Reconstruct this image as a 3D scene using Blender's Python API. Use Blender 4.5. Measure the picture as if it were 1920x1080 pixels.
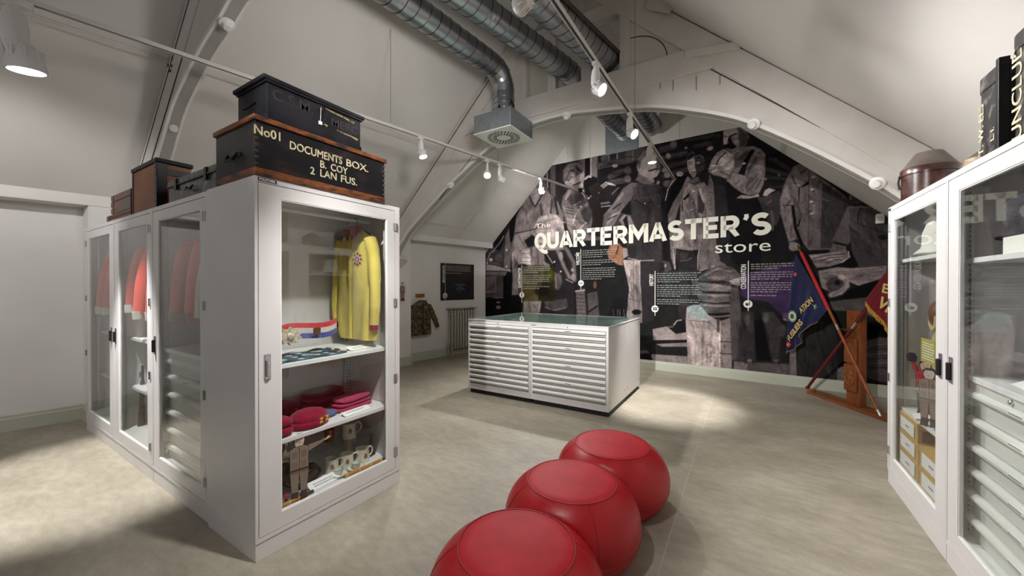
import bpy, bmesh, math, random
import numpy as np
from mathutils import Vector, Matrix

random.seed(7)
for _o in list(bpy.data.objects):
    bpy.data.objects.remove(_o, do_unlink=True)
scene = bpy.context.scene
COL = scene.collection
PI = math.pi

# ---------------------------------------------------------------- camera
F_PX, EYE, HORIZON = 709.0, 1.5, 537.0
YAW = math.atan((1400.0 - 960.0) / F_PX)
cam_d = bpy.data.cameras.new('camera')
cam_d.sensor_width = 36.0
cam_d.lens = 36.0 * F_PX / 1920.0
cam_d.clip_start = 0.05
cam = bpy.data.objects.new('camera', cam_d)
COL.objects.link(cam)
cam.location = (0, 0, EYE)
cam.rotation_euler = (PI / 2 - math.atan((540.0 - HORIZON) / F_PX), 0, YAW)
scene.camera = cam

# ---------------------------------------------------------------- world, exposure
world = bpy.data.worlds.new('world')
scene.world = world
world.use_nodes = True
world.node_tree.nodes['Background'].inputs[0].default_value = (0.75, 0.8, 0.9, 1)
world.node_tree.nodes['Background'].inputs[1].default_value = 0.15
vs = scene.view_settings
vs.view_transform = 'Standard'
vs.look = 'None'
vs.gamma = 1.0
vs.use_curve_mapping = False
vs.exposure = 0.12
cy = scene.cycles
cy.max_bounces = 7; cy.diffuse_bounces = 4; cy.glossy_bounces = 3
cy.transparent_max_bounces = 16; cy.caustics_reflective = False; cy.caustics_refractive = False
cy.adaptive_threshold = 0.03
cy.use_light_tree = False

# soft fill light from an added window behind the viewer
wl = bpy.data.lights.new('added_fill_glow', 'AREA')
wl.shape = 'RECTANGLE'; wl.size = 3.0; wl.size_y = 2.6
wl.energy = 10.0; wl.color = (0.97, 0.98, 1.0)
wlo = bpy.data.objects.new('added_fill_glow', wl); COL.objects.link(wlo)
wlo.location = (-2.4, -3.10, 2.6); wlo.rotation_euler = (PI/2, 0, 0)

# ---------------------------------------------------------------- helpers
def s2l(c):
    c = c / 255.0
    return c / 12.92 if c <= 0.04045 else ((c + 0.055) / 1.055) ** 2.4

def rgb(r, g, b):
    return (s2l(r), s2l(g), s2l(b), 1.0)

MATS = {}
def mat(name, c, rough=0.5, metal=0.0, spec=0.5, c2=None, scale=5.0, detail=4.0, lo=0.35, hi=0.65,
        bump=0.0, bscale=60.0, stretch=None, coat=0.0, emit=None, estr=0.0, rvar=0.0, sheen=0.0):
    """A procedural surface: two colours mixed by noise, optional fine relief."""
    if name in MATS:
        return MATS[name]
    m = bpy.data.materials.new(name)
    m.use_nodes = True
    nt = m.node_tree
    bs = nt.nodes['Principled BSDF']
    bs.inputs['Base Color'].default_value = c
    bs.inputs['Roughness'].default_value = rough
    bs.inputs['Metallic'].default_value = metal
    bs.inputs['Specular IOR Level'].default_value = spec
    if coat:
        bs.inputs['Coat Weight'].default_value = coat
        bs.inputs['Coat Roughness'].default_value = 0.15
    if sheen:
        bs.inputs['Sheen Weight'].default_value = sheen
    if emit:
        bs.inputs['Emission Color'].default_value = emit
        bs.inputs['Emission Strength'].default_value = estr
        m.cycles.emission_sampling = 'NONE'
    co = None
    def coords():
        nonlocal co
        if co is None:
            tc = nt.nodes.new('ShaderNodeTexCoord')
            mp = nt.nodes.new('ShaderNodeMapping')
            nt.links.new(tc.outputs['Object'], mp.inputs['Vector'])
            if stretch:
                mp.inputs['Scale'].default_value = stretch
            co = mp.outputs['Vector']
        return co
    if c2 is not None:
        nz = nt.nodes.new('ShaderNodeTexNoise')
        nz.inputs['Scale'].default_value = scale
        nz.inputs['Detail'].default_value = detail
        nt.links.new(coords(), nz.inputs['Vector'])
        rp = nt.nodes.new('ShaderNodeValToRGB')
        rp.color_ramp.elements[0].position = lo
        rp.color_ramp.elements[0].color = c
        rp.color_ramp.elements[1].position = hi
        rp.color_ramp.elements[1].color = c2
        nt.links.new(nz.outputs['Fac'], rp.inputs['Fac'])
        nt.links.new(rp.outputs['Color'], bs.inputs['Base Color'])
        if rvar:
            mr = nt.nodes.new('ShaderNodeMapRange')
            mr.inputs['To Min'].default_value = max(0, rough - rvar)
            mr.inputs['To Max'].default_value = min(1, rough + rvar)
            nt.links.new(nz.outputs['Fac'], mr.inputs['Value'])
            nt.links.new(mr.outputs['Result'], bs.inputs['Roughness'])
    if bump:
        nb = nt.nodes.new('ShaderNodeTexNoise')
        nb.inputs['Scale'].default_value = bscale
        nb.inputs['Detail'].default_value = 3.0
        nt.links.new(coords(), nb.inputs['Vector'])
        bp = nt.nodes.new('ShaderNodeBump')
        bp.inputs['Strength'].default_value = bump
        bp.inputs['Distance'].default_value = 0.01
        nt.links.new(nb.outputs['Fac'], bp.inputs['Height'])
        nt.links.new(bp.outputs['Normal'], bs.inputs['Normal'])
    MATS[name] = m
    return m

def glass_mat(name, tint, base=0.045):
    """Thin clear sheet: sees through, mirrors more at grazing angles."""
    m = bpy.data.materials.new(name)
    m.use_nodes = True
    nt = m.node_tree
    nt.nodes.remove(nt.nodes['Principled BSDF'])
    out = nt.nodes['Material Output']
    lw = nt.nodes.new('ShaderNodeLayerWeight'); lw.inputs['Blend'].default_value = 0.5
    pw = nt.nodes.new('ShaderNodeMath'); pw.operation = 'POWER'; pw.inputs[1].default_value = 5.0
    ml = nt.nodes.new('ShaderNodeMath'); ml.operation = 'MULTIPLY_ADD'
    ml.inputs[1].default_value = 1.0 - base; ml.inputs[2].default_value = base
    tr = nt.nodes.new('ShaderNodeBsdfTransparent'); tr.inputs['Color'].default_value = tint
    gl = nt.nodes.new('ShaderNodeBsdfGlossy'); gl.inputs['Roughness'].default_value = 0.0
    mx = nt.nodes.new('ShaderNodeMixShader')
    nt.links.new(lw.outputs['Facing'], pw.inputs[0])
    nt.links.new(pw.outputs[0], ml.inputs[0])
    nt.links.new(ml.outputs[0], mx.inputs['Fac'])
    nt.links.new(tr.outputs[0], mx.inputs[1])
    nt.links.new(gl.outputs[0], mx.inputs[2])
    nt.links.new(mx.outputs[0], out.inputs['Surface'])
    MATS[name] = m
    return m

class MB:
    """Collects shapes into one mesh."""
    def __init__(self):
        self.v, self.f = [], []
    def add(self, vs, fs):
        o = len(self.v)
        self.v += [tuple(p) for p in vs]
        self.f += [tuple(i + o for i in f) for f in fs]
        return self
    def box(self, x0, y0, z0, x1, y1, z1):
        v = [(x0,y0,z0),(x1,y0,z0),(x1,y1,z0),(x0,y1,z0),(x0,y0,z1),(x1,y0,z1),(x1,y1,z1),(x0,y1,z1)]
        return self.add(v, [(0,3,2,1),(4,5,6,7),(0,1,5,4),(1,2,6,5),(2,3,7,6),(3,0,4,7)])
    def obox(self, c, ax, ay, az):
        """Box by centre and three half-axis vectors."""
        c, ax, ay, az = Vector(c), Vector(ax), Vector(ay), Vector(az)
        v = [c+sx*ax+sy*ay+sz*az for sz in (-1,1) for sx, sy in ((-1,-1),(1,-1),(1,1),(-1,1))]
        return self.add(v, [(0,3,2,1),(4,5,6,7),(0,1,5,4),(1,2,6,5),(2,3,7,6),(3,0,4,7)])
    def prism(self, poly, a, b, axis='y'):
        """Extrude a 2-D outline between a and b along an axis (x: (y,z), y: (x,z), z: (x,y))."""
        n = len(poly)
        def P(u, w, t):
            return (t,u,w) if axis == 'x' else (u,t,w) if axis == 'y' else (u,w,t)
        v = [P(u,w,a) for u, w in poly] + [P(u,w,b) for u, w in poly]
        f = [tuple(range(n)), tuple(range(2*n-1, n-1, -1))]
        f += [(i, n+i, n+(i+1) % n, (i+1) % n) for i in range(n)]
        return self.add(v, f)
    def strip(self, lo, hi, a, b, axis='y'):
        """Solid between two polylines lo/hi of equal length, extruded a..b."""
        n = len(lo)
        def P(u, w, t):
            return (t,u,w) if axis == 'x' else (u,t,w) if axis == 'y' else (u,w,t)
        v = [P(*p, a) for p in lo] + [P(*p, a) for p in hi] + [P(*p, b) for p in lo] + [P(*p, b) for p in hi]
        f = []
        for i in range(n-1):
            f += [(i, i+1, n+i+1, n+i), (2*n+i+1, 2*n+i, 3*n+i, 3*n+i+1),
                  (i+1, i, 2*n+i, 2*n+i+1), (n+i, n+i+1, 3*n+i+1, 3*n+i)]
        f += [(0, n, 3*n, 2*n), (n-1, 3*n-1, 4*n-1, 2*n-1)]
        return self.add(v, f)
    def tube(self, path, r, n=10, caps=True, flat=1.0, closed=False):
        path = [Vector(p) for p in path]
        m = len(path)
        rs = r if isinstance(r, (list, tuple)) else [r]*m
        rings, up = [], None
        for i, p in enumerate(path):
            if closed:
                t = (path[(i+1) % m]-path[i-1]).normalized()
            else:
                t = (path[min(i+1, m-1)]-path[max(i-1, 0)]).normalized()
            if up is None:
                up = Vector((0,0,1)) if abs(t.z) < 0.9 else Vector((1,0,0))
            s = t.cross(up)
            if s.length < 1e-6:
                s = t.cross(Vector((0.3,1,0.2)))
            s.normalize(); up = s.cross(t).normalized()
            rings.append([p + rs[i]*(math.cos(2*PI*k/n)*s + flat*math.sin(2*PI*k/n)*up) for k in range(n)])
        v = [q for ring in rings for q in ring]
        f = []
        for i in range(m if closed else m-1):
            j = (i+1) % m
            f += [(i*n+k, i*n+(k+1) % n, j*n+(k+1) % n, j*n+k) for k in range(n)]
        if caps and not closed:
            f += [tuple(range(n-1, -1, -1)), tuple(range((m-1)*n, m*n))]
        return self.add(v, f)
    def lathe(self, prof, n=24, c=(0,0,0), M=None, caps=True):
        """Turn a (radius, height) profile about Z, then move by M or c."""
        v, f = [], []
        for r, z in prof:
            v += [Vector((r*math.cos(2*PI*k/n), r*math.sin(2*PI*k/n), z)) for k in range(n)]
        for i in range(len(prof)-1):
            f += [(i*n+k, i*n+(k+1) % n, (i+1)*n+(k+1) % n, (i+1)*n+k) for k in range(n)]
        if caps:
            f += [tuple(range(n-1, -1, -1)), tuple(range((len(prof)-1)*n, len(prof)*n))]
        v = [M @ p for p in v] if M is not None else [p + Vector(c) for p in v]
        return self.add(v, f)
    def ball(self, c, rx, ry, rz, n=14, m=8, M=None):
        v, f = [], []
        for i in range(m+1):
            a = -PI/2 + PI*i/m
            for k in range(n):
                b = 2*PI*k/n
                v.append(Vector((rx*math.cos(a)*math.cos(b), ry*math.cos(a)*math.sin(b), rz*math.sin(a))))
        for i in range(m):
            f += [(i*n+k, i*n+(k+1) % n, (i+1)*n+(k+1) % n, (i+1)*n+k) for k in range(n)]
        v = [(M @ p if M is not None else p) + Vector(c) for p in v]
        return self.add(v, f)
    def mesh(self, name, smooth=False):
        me = bpy.data.meshes.new(name)
        me.from_pydata([tuple(p) for p in self.v], [], self.f)
        me.update()
        bm = bmesh.new(); bm.from_mesh(me)
        bmesh.ops.remove_doubles(bm, verts=bm.verts, dist=1e-6)
        bmesh.ops.recalc_face_normals(bm, faces=bm.faces)
        bm.to_mesh(me); bm.free()
        if smooth:
            me.polygons.foreach_set('use_smooth', [True]*len(me.polygons))
            me.set_sharp_from_angle(angle=math.radians(40))
        return me
    def build(self, name, m, parent=None, bevel=0.0, smooth=False, seg=2, loc=None, rz=None):
        me = self.mesh(name, smooth)
        me.materials.append(m)
        return obj(name, me, parent, bevel, seg, loc, rz)

def obj(name, me, parent=None, bevel=0.0, seg=2, loc=None, rz=None):
    o = bpy.data.objects.new(name, me)
    COL.objects.link(o)
    o.parent = parent
    if loc is not None:
        o.location = loc
    if rz is not None:
        o.rotation_euler[2] = rz
    if bevel:
        b = o.modifiers.new('edge', 'BEVEL')
        b.width = bevel; b.segments = seg; b.limit_method = 'ANGLE'; b.angle_limit = math.radians(50)
    return o

def tag(o, label, cat=None, group=None, kind=None):
    o['label'] = label
    if cat: o['category'] = cat
    if group: o['group'] = group
    if kind: o['kind'] = kind
    return o

def struct(o, label, cat):
    return tag(o, label, cat, kind='structure')

def thing(name, label, cat, loc=(0,0,0), rz=0.0, group=None):
    o = bpy.data.objects.new(name, None)
    o.empty_display_size = 0.1
    COL.objects.link(o)
    o.location = loc
    o.rotation_euler[2] = rz
    return tag(o, label, cat, group)

def copy_tree(o, parent=None):
    c = o.copy(); COL.objects.link(c); c.parent = parent
    for ch in list(o.children):
        copy_tree(ch, c)
    return c

def share(o, loc=None, M=None, parent='same'):
    """Another object with the same mesh."""
    c = o.copy(); COL.objects.link(c)
    if parent != 'same': c.parent = parent
    if loc is not None: c.location = loc
    if M is not None: c.matrix_local = M
    return c

def lettering(name, s, size, m, parent=None, M=None, bold=0.0, depth=0.001, sx=1.0, align='LEFT', space=1.0):
    """Words as a flat mesh in the local XY plane, baseline on X."""
    cu = bpy.data.curves.new(name, 'FONT')
    cu.body = s; cu.size = size; cu.offset = bold; cu.extrude = depth
    cu.align_x = align; cu.space_character = space
    cu.resolution_u = 3
    t = bpy.data.objects.new(name + '_tmp', cu)
    COL.objects.link(t)
    bpy.context.view_layer.update()
    me = bpy.data.meshes.new_from_object(t.evaluated_get(bpy.context.evaluated_depsgraph_get()))
    bpy.data.objects.remove(t, do_unlink=True)
    if sx != 1.0:
        me.transform(Matrix.Diagonal((sx, 1, 1, 1)))
    me.materials.clear(); me.materials.append(m)
    me.name = name
    o = obj(name, me, parent)
    if M is not None:
        o.matrix_local = M
    return o

def frame(o, x, y):
    """Matrix with the given origin and in-plane x / y directions."""
    o, x, y = Vector(o), Vector(x).normalized(), Vector(y).normalized()
    z = x.cross(y).normalized(); y = z.cross(x)
    return Matrix(((x.x,y.x,z.x,o.x),(x.y,y.y,z.y,o.y),(x.z,y.z,z.z,o.z),(0,0,0,1)))

def lerp_curve(pts, n):
    """Resample a polyline smoothly (Catmull-Rom)."""
    pts = [Vector(p) for p in pts]
    out = []
    for i in range(len(pts)-1):
        p0, p1, p2, p3 = pts[max(i-1,0)], pts[i], pts[i+1], pts[min(i+2,len(pts)-1)]
        for k in range(n):
            t = k/n
            out.append(0.5*((2*p1)+(p2-p0)*t+(2*p0-5*p1+4*p2-p3)*t*t+(3*p1-p0-3*p2+p3)*t**3))
    out.append(pts[-1])
    return out

# ---------------------------------------------------------------- materials
WALL = mat('white wall paint', rgb(222,219,216), 0.75, c2=rgb(214,211,207), scale=1.5, bump=0.04, bscale=25)
CEIL = mat('off white ceiling plaster', rgb(218,214,210), 0.8, c2=rgb(208,204,199), scale=0.9, bump=0.05, bscale=18)
TIMBER = mat('white painted timber', rgb(214,209,203), 0.6, c2=rgb(203,197,190), scale=2.5, bump=0.08, bscale=14)
SKIRT = mat('pale sage skirting paint', rgb(186,188,172), 0.5, c2=rgb(178,180,163), scale=2)
CAB = mat('light grey enamelled steel', rgb(214,211,210), 0.42, c2=rgb(209,206,205), scale=3)
CABIN = mat('grey cabinet lining', rgb(190,189,187), 0.55)
SHELF = mat('white shelf steel', rgb(232,233,232), 0.4)
CHROME = mat('chrome', rgb(200,200,205), 0.18, metal=1.0)
DARKM = mat('black plastic', rgb(24,24,28), 0.35)
GALV = mat('galvanised spiral duct steel', rgb(178,180,184), 0.34, metal=1.0, c2=rgb(158,161,167), scale=5, stretch=(1,1,1), rvar=0.06)
GALVBOX = mat('galvanised sheet box', rgb(160,166,170), 0.45, metal=0.8, c2=rgb(146,152,157), scale=30)
WIRE = mat('hanging wire', rgb(70,68,66), 0.5)
TRACK = mat('white track aluminium', rgb(205,201,195), 0.45)
LAMPW = mat('white lamp housing', rgb(225,223,220), 0.4)
LAMPE = mat('lit lamp face', rgb(255,250,240), 0.5, emit=(1.0, 0.96, 0.9, 1), estr=30.0)
BLACK = mat('matt black', rgb(18,17,18), 0.6)
PAPER = mat('white card', rgb(240,240,238), 0.7)
INK = mat('printed grey ink', rgb(105,105,112), 0.8)
GLASS = glass_mat('cabinet glass', (0.965, 0.975, 0.97, 1), 0.036)
GLASSTOP = glass_mat('table top glass', (0.9, 0.95, 0.93, 1), 0.10)
GLASSEDGE = mat('green glass edge', rgb(120,150,145), 0.15)
# ---------------------------------------------------------------- room frame
T10 = math.tan(math.radians(10))
YB, YF = -3.2, 7.35
def XL(y): return -5.30 + (y-7.35)*T10            # recessed face of the skewed left wall
def XLf(y): return XL(y) + 0.25                   # lintel and pier face
XR = 1.62
def YM(x): return 7.048 - math.tan(math.radians(2.6))*(x-0.652)   # mural wall
def zL(x, y): return 2.558 + (0.693*(x+5.014) - 0.122*(y-7.276))/0.711
def zR(x): return 2.551 - 0.687/0.727*(x-1.489)
def ridge(y):
    a, b = -8.0, 3.0
    for _ in range(50):
        m = (a+b)/2
        if zL(m, y) < zR(m): a = m
        else: b = m
    return a, zR(a)

# floor: two vinyl sheets meeting in a fine welded joint
def floor_mat():
    m = bpy.data.materials.new('mottled grey brown vinyl floor')
    m.use_nodes = True
    nt = m.node_tree; bs = nt.nodes['Principled BSDF']
    tc = nt.nodes.new('ShaderNodeTexCoord')
    def noise(sc, det, stretch=None, dist=0.0):
        n = nt.nodes.new('ShaderNodeTexNoise')
        n.inputs['Scale'].default_value = sc; n.inputs['Detail'].default_value = det
        n.inputs['Distortion'].default_value = dist
        if stretch:
            mp = nt.nodes.new('ShaderNodeMapping'); mp.inputs['Scale'].default_value = stretch
            mp.inputs['Rotation'].default_value = (0,0,0.5)
            nt.links.new(tc.outputs['Object'], mp.inputs['Vector']); nt.links.new(mp.outputs['Vector'], n.inputs['Vector'])
        else:
            nt.links.new(tc.outputs['Object'], n.inputs['Vector'])
        return n
    a = noise(1.7, 8, (1,1.6,1), 0.4); b = noise(9, 6, (1,2.2,1)); c = noise(55, 3, (1,3,1))
    r1 = nt.nodes.new('ShaderNodeValToRGB')
    e = r1.color_ramp.elements
    e[0].position = 0.30; e[0].color = rgb(143,135,119)
    e[1].position = 0.70; e[1].color = rgb(166,158,142)
    nt.links.new(a.outputs['Fac'], r1.inputs['Fac'])
    r2 = nt.nodes.new('ShaderNodeValToRGB')
    e = r2.color_ramp.elements
    e[0].position = 0.3; e[0].color = (0.84,0.84,0.84,1); e[1].position = 0.68; e[1].color = (1.05,1.05,1.05,1)
    nt.links.new(b.outputs['Fac'], r2.inputs['Fac'])
    r3 = nt.nodes.new('ShaderNodeValToRGB')
    e = r3.color_ramp.elements
    e[0].position = 0.25; e[0].color = (0.86,0.86,0.86,1); e[1].position = 0.6; e[1].color = (1.03,1.03,1.03,1)
    nt.links.new(c.outputs['Fac'], r3.inputs['Fac'])
    x1 = nt.nodes.new('ShaderNodeMixRGB'); x1.blend_type = 'MULTIPLY'; x1.inputs[0].default_value = 1
    x2 = nt.nodes.new('ShaderNodeMixRGB'); x2.blend_type = 'MULTIPLY'; x2.inputs[0].default_value = 1
    nt.links.new(r1.outputs['Color'], x1.inputs[1]); nt.links.new(r2.outputs['Color'], x1.inputs[2])
    nt.links.new(x1.outputs[0], x2.inputs[1]); nt.links.new(r3.outputs['Color'], x2.inputs[2])
    nt.links.new(x2.outputs[0], bs.inputs['Base Color'])
    bs.inputs['Roughness'].default_value = 0.48
    bs.inputs['Specular IOR Level'].default_value = 0.4
    bp = nt.nodes.new('ShaderNodeBump'); bp.inputs['Strength'].default_value = 0.06; bp.inputs['Distance'].default_value = 0.01
    nt.links.new(c.outputs['Fac'], bp.inputs['Height']); nt.links.new(bp.outputs['Normal'], bs.inputs['Normal'])
    return m
FLOOR = floor_mat()
SEAMX = -0.39      # the joint runs straight away from the viewer
fl = MB().prism([(SEAMX+0.002,YB),(XR+0.1,YB),(XR+0.1,YM(XR)+0.1),(SEAMX+0.002,YM(SEAMX)+0.1)], -0.06, 0.0, 'z')
fl.prism([(XL(YB)-0.1,YB),(SEAMX-0.002,YB),(SEAMX-0.002,YM(SEAMX)+0.1),(XL(YF)-0.1,YM(-5.3)+0.1)], -0.06, 0.0, 'z')
floor = struct(fl.build('floor', FLOOR), 'mottled grey brown vinyl floor covering the whole gallery', 'floor')
SEAM = mat('pale weld line', rgb(172,165,150), 0.6)
MB().box(SEAMX-0.002,YB,-0.01,SEAMX+0.002,YM(SEAMX),0.0006).build('seam', SEAM, floor)

# walls
w = MB().prism([(XL(YB),YB),(XL(YF+0.1),YF+0.1),(XL(YF+0.1)-0.2,YF+0.1),(XL(YB)-0.2,YB)], 0, 2.75, 'z')
wall_left = struct(w.build('wall_left', WALL), 'white painted side wall with recessed bays behind the red coat cabinets', 'wall')
MB().prism([(XL(YB)-0.02,YB),(XL(YF)-0.02,YF),(XLf(YF),YF),(XLf(YB),YB)], 2.39, 2.60, 'z').build('lintel', WALL, wall_left, bevel=0.006)
for y0, y1 in ((1.08, 1.75), (4.42, 5.12), (-2.3, -1.6)):
    MB().prism([(XL(y0)-0.02,y0),(XL(y1)-0.02,y1),(XLf(y1)-0.004,y1),(XLf(y0)-0.004,y0)], 0, 2.39, 'z').build('pier', WALL, wall_left, bevel=0.006)
w = MB().box(XR, YB, 0, XR+0.2, YF, 2.5)
struct(w.build('wall_right', WALL), 'white side wall behind the run of glazed cabinets by the flags', 'wall')
w = MB().prism([(XL(YF)-0.3,YM(-5.6)),(XR+0.2,YM(XR+.2)),(XR+0.2,YM(XR)+0.3),(XL(YF)-0.3,YM(-5.6)+0.3)], 0, 6.2, 'z')
wall_far = struct(w.build('wall_far', mat('grey white boarded gable', rgb(196,193,188), 0.7, c2=rgb(188,184,178), scale=2)), 'boarded off white gable wall that carries the mural', 'wall')
w = MB().prism([(XL(YB)-0.3,YB),(XR+0.2,YB),(XR+0.2,YB-0.2),(XL(YB)-0.3,YB-0.2)], 0, 6.6, 'z')
struct(w.build('wall_back', WALL), 'plain white gable wall behind the viewer', 'wall')

wf = MB()  # window added out of view; its glowing panes go with the fill light
for x0, x1, z0, z1 in ((-3.98,-3.9,1.22,3.98),(-0.9,-0.82,1.22,3.98),(-3.9,-0.9,1.22,1.3),(-3.9,-0.9,3.9,3.98),(-2.43,-2.37,1.3,3.9),(-3.9,-0.9,2.57,2.63)):
    wf.box(x0, YB, z0, x1, YB+0.07, z1)
win = struct(wf.build('added_window_1', TIMBER), 'added white framed gable window giving fill light behind the viewer', 'window')
for x0, x1 in ((-3.9,-2.43),(-2.37,-0.9)):
    for z0, z1 in ((1.3,2.57),(2.63,3.9)):
        MB().box(x0, YB+0.02, z0, x1, YB+0.026, z1).build('pane', mat('added glowing pane', rgb(235,240,245), 0.3, emit=(0.9,0.95,1,1), estr=0.6), win)

# gable boards above the mural: shallow vertical joints
BOARD = mat('gable board paint', rgb(204,200,194), 0.65, c2=rgb(196,192,185), scale=2)
DV = Vector((1, -math.tan(math.radians(2.6)), 0)).normalized()      # along the mural wall
NV = Vector((DV.y, -DV.x, 0))                                       # out of the mural wall, into the room
def mural_pt(x, z, out=0.0):
    return Vector((x, YM(x), z)) + NV*out
xs = -4.9
k = 0
board_widths = [0.62,0.5,0.66,0.48,0.55,0.6,0.5,0.62,0.55,0.6,0.5,0.6]
while xs < 1.6:
    x0, x1 = xs, min(xs + board_widths[k % 12], 1.6); k += 1; xs = x1
    v = []
    for o in (-0.01, 0.016):
        for x, z in ((x0+0.002, 4.05), (x1-0.002, 4.05), (x1-0.002, 6.0), (x0+0.002, 6.0)):
            v.append(mural_pt(x, z, o))
    MB().add(v, [(0,1,2,3),(7,6,5,4),(0,4,5,1),(1,5,6,2),(2,6,7,3),(3,7,4,0)]).build('board', BOARD, wall_far)

# sloping ceilings
def slab(name, quad, thick, m, label):
    lo = [Vector(p) for p in quad]
    n = (lo[1]-lo[0]).cross(lo[3]-lo[0]).normalized()
    if n.z < 0: n = -n
    v = lo + [p + n*thick for p in lo]
    o = MB().add(v, [(0,1,2,3),(7,6,5,4),(0,4,5,1),(1,5,6,2),(2,6,7,3),(3,7,4,0)]).build(name, m)
    return struct(o, label, 'ceiling')
rb, rf = ridge(YB), ridge(YF)
def foot(y):   # where the slope passes behind the lintel face
    x = XLf(y) - 0.12
    return x, y, zL(x, y)
ceil_l = slab('ceiling_left', [foot(YB), foot(YF+0.05), (rf[0], YF+0.05, rf[1]), (rb[0], YB, rb[1])], 0.12, CEIL, 'sloping off white plaster ceiling above the red coat cabinets')
ceil_r = slab('ceiling_right', [(XR+0.05,YB,zR(XR+0.05)), (XR+0.05,YF,zR(XR+0.05)), (rf[0],YF,rf[1]), (rb[0],YB,rb[1])], 0.12, CEIL, 'smooth white sloping ceiling above the flags and hat tins')

# skirting
def skirting(name, pts, nrm, label, h=0.17, t=0.022):
    root = None
    mb = MB()
    n = Vector(nrm).normalized()
    prof = [(0,0),(t,0),(t,h*0.76),(t*0.62,h*0.80),(t*0.62,h*0.96),(t*0.3,h),(0,h)]
    for a, b in zip(pts[:-1], pts[1:]):
        a, b = Vector((*a,0)), Vector((*b,0))
        k = len(prof)
        v = [a + n*p + Vector((0,0,q)) for p, q in prof] + [b + n*p + Vector((0,0,q)) for p, q in prof]
        f = [tuple(range(k)), tuple(range(2*k-1,k-1,-1))] + [(i,(i+1)%k,k+(i+1)%k,k+i) for i in range(k)]
        mb.add(v, f)
    return struct(mb.build(name, SKIRT), label, 'baseboard')
LN = Vector((1, -T10, 0)).normalized()
skirting('baseboard_left', [(XL(YB),YB),(XL(YF),YF-0.03)], LN, 'pale sage skirting board along the side wall below the poster')
skirting('baseboard_far', [(XL(YF)+0.02,YM(XL(YF)+.02)),(XR,YM(XR))], NV, 'pale sage skirting board running under the mural')
mb = MB()
for y0, y1 in ((1.08, 1.75), (4.42, 5.12)):
    a, b = Vector((XLf(y0),y0,0)), Vector((XLf(y1),y1,0))
    mb.prism([(XLf(y0)-0.27,y0-0.02),(XLf(y0)+0.02,y0-0.02),(XLf(y1)+0.02,y1+0.02),(XLf(y1)-0.27,y1+0.02)], 0, 0.135, 'z')
    mb.prism([(XLf(y0)-0.26,y0-0.012),(XLf(y0)+0.012,y0-0.012),(XLf(y1)+0.012,y1+0.012),(XLf(y1)-0.26,y1+0.012)], 0.135, 0.17, 'z')
struct(mb.build('baseboard_pier', SKIRT), 'pale sage skirting wrapped around the projecting wall piers', 'baseboard')

# purlin mouldings planted on the slopes
def ceil_frame(x, y):
    n = Vector((0.693,-0.122,-0.711)).normalized()
    return Vector((x, y, zL(x, y))), n
def moulding(name, pts, label, w=0.03, d=0.018):
    mb = MB()
    for a, b in pts:
        pa, n = ceil_frame(*a); pb, _ = ceil_frame(*b)
        t = (pb-pa).normalized(); s = t.cross(n).normalized()
        mb.obox((pa+pb)/2, t*((pb-pa).length/2+w*0.3), s*w, n*d)
        mb.obox((pa+pb)/2+n*d, t*((pb-pa).length/2), s*w*0.45, n*d*0.5)
    return struct(mb.build(name, TIMBER), label, 'trim')
def xz(y, z):   # x on the left slope for a height
    return -5.014 + ((z-2.558)*0.711 + 0.122*(y-7.276))/0.693
moulding('trim_1', [((xz(-2,3.72),-2),(xz(1.38,3.72),1.38))], 'horizontal moulding on the plaster slope above the plain white wall')
moulding('trim_2', [((xz(1.55,3.74),1.55),(xz(4.58,3.74),4.58))], 'horizontal moulding on the slope behind the documents box')
a, b, c, d = (xz(5.2,2.72),5.2), (xz(6.2,2.72),6.2), (xz(6.2,3.75),6.2), (xz(5.2,3.75),5.2)
moulding('trim_3', [(a,b),(b,c),(c,d),(d,a)], 'raised rectangular panel moulding on the slope above the poster', w=0.022, d=0.012)
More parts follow.
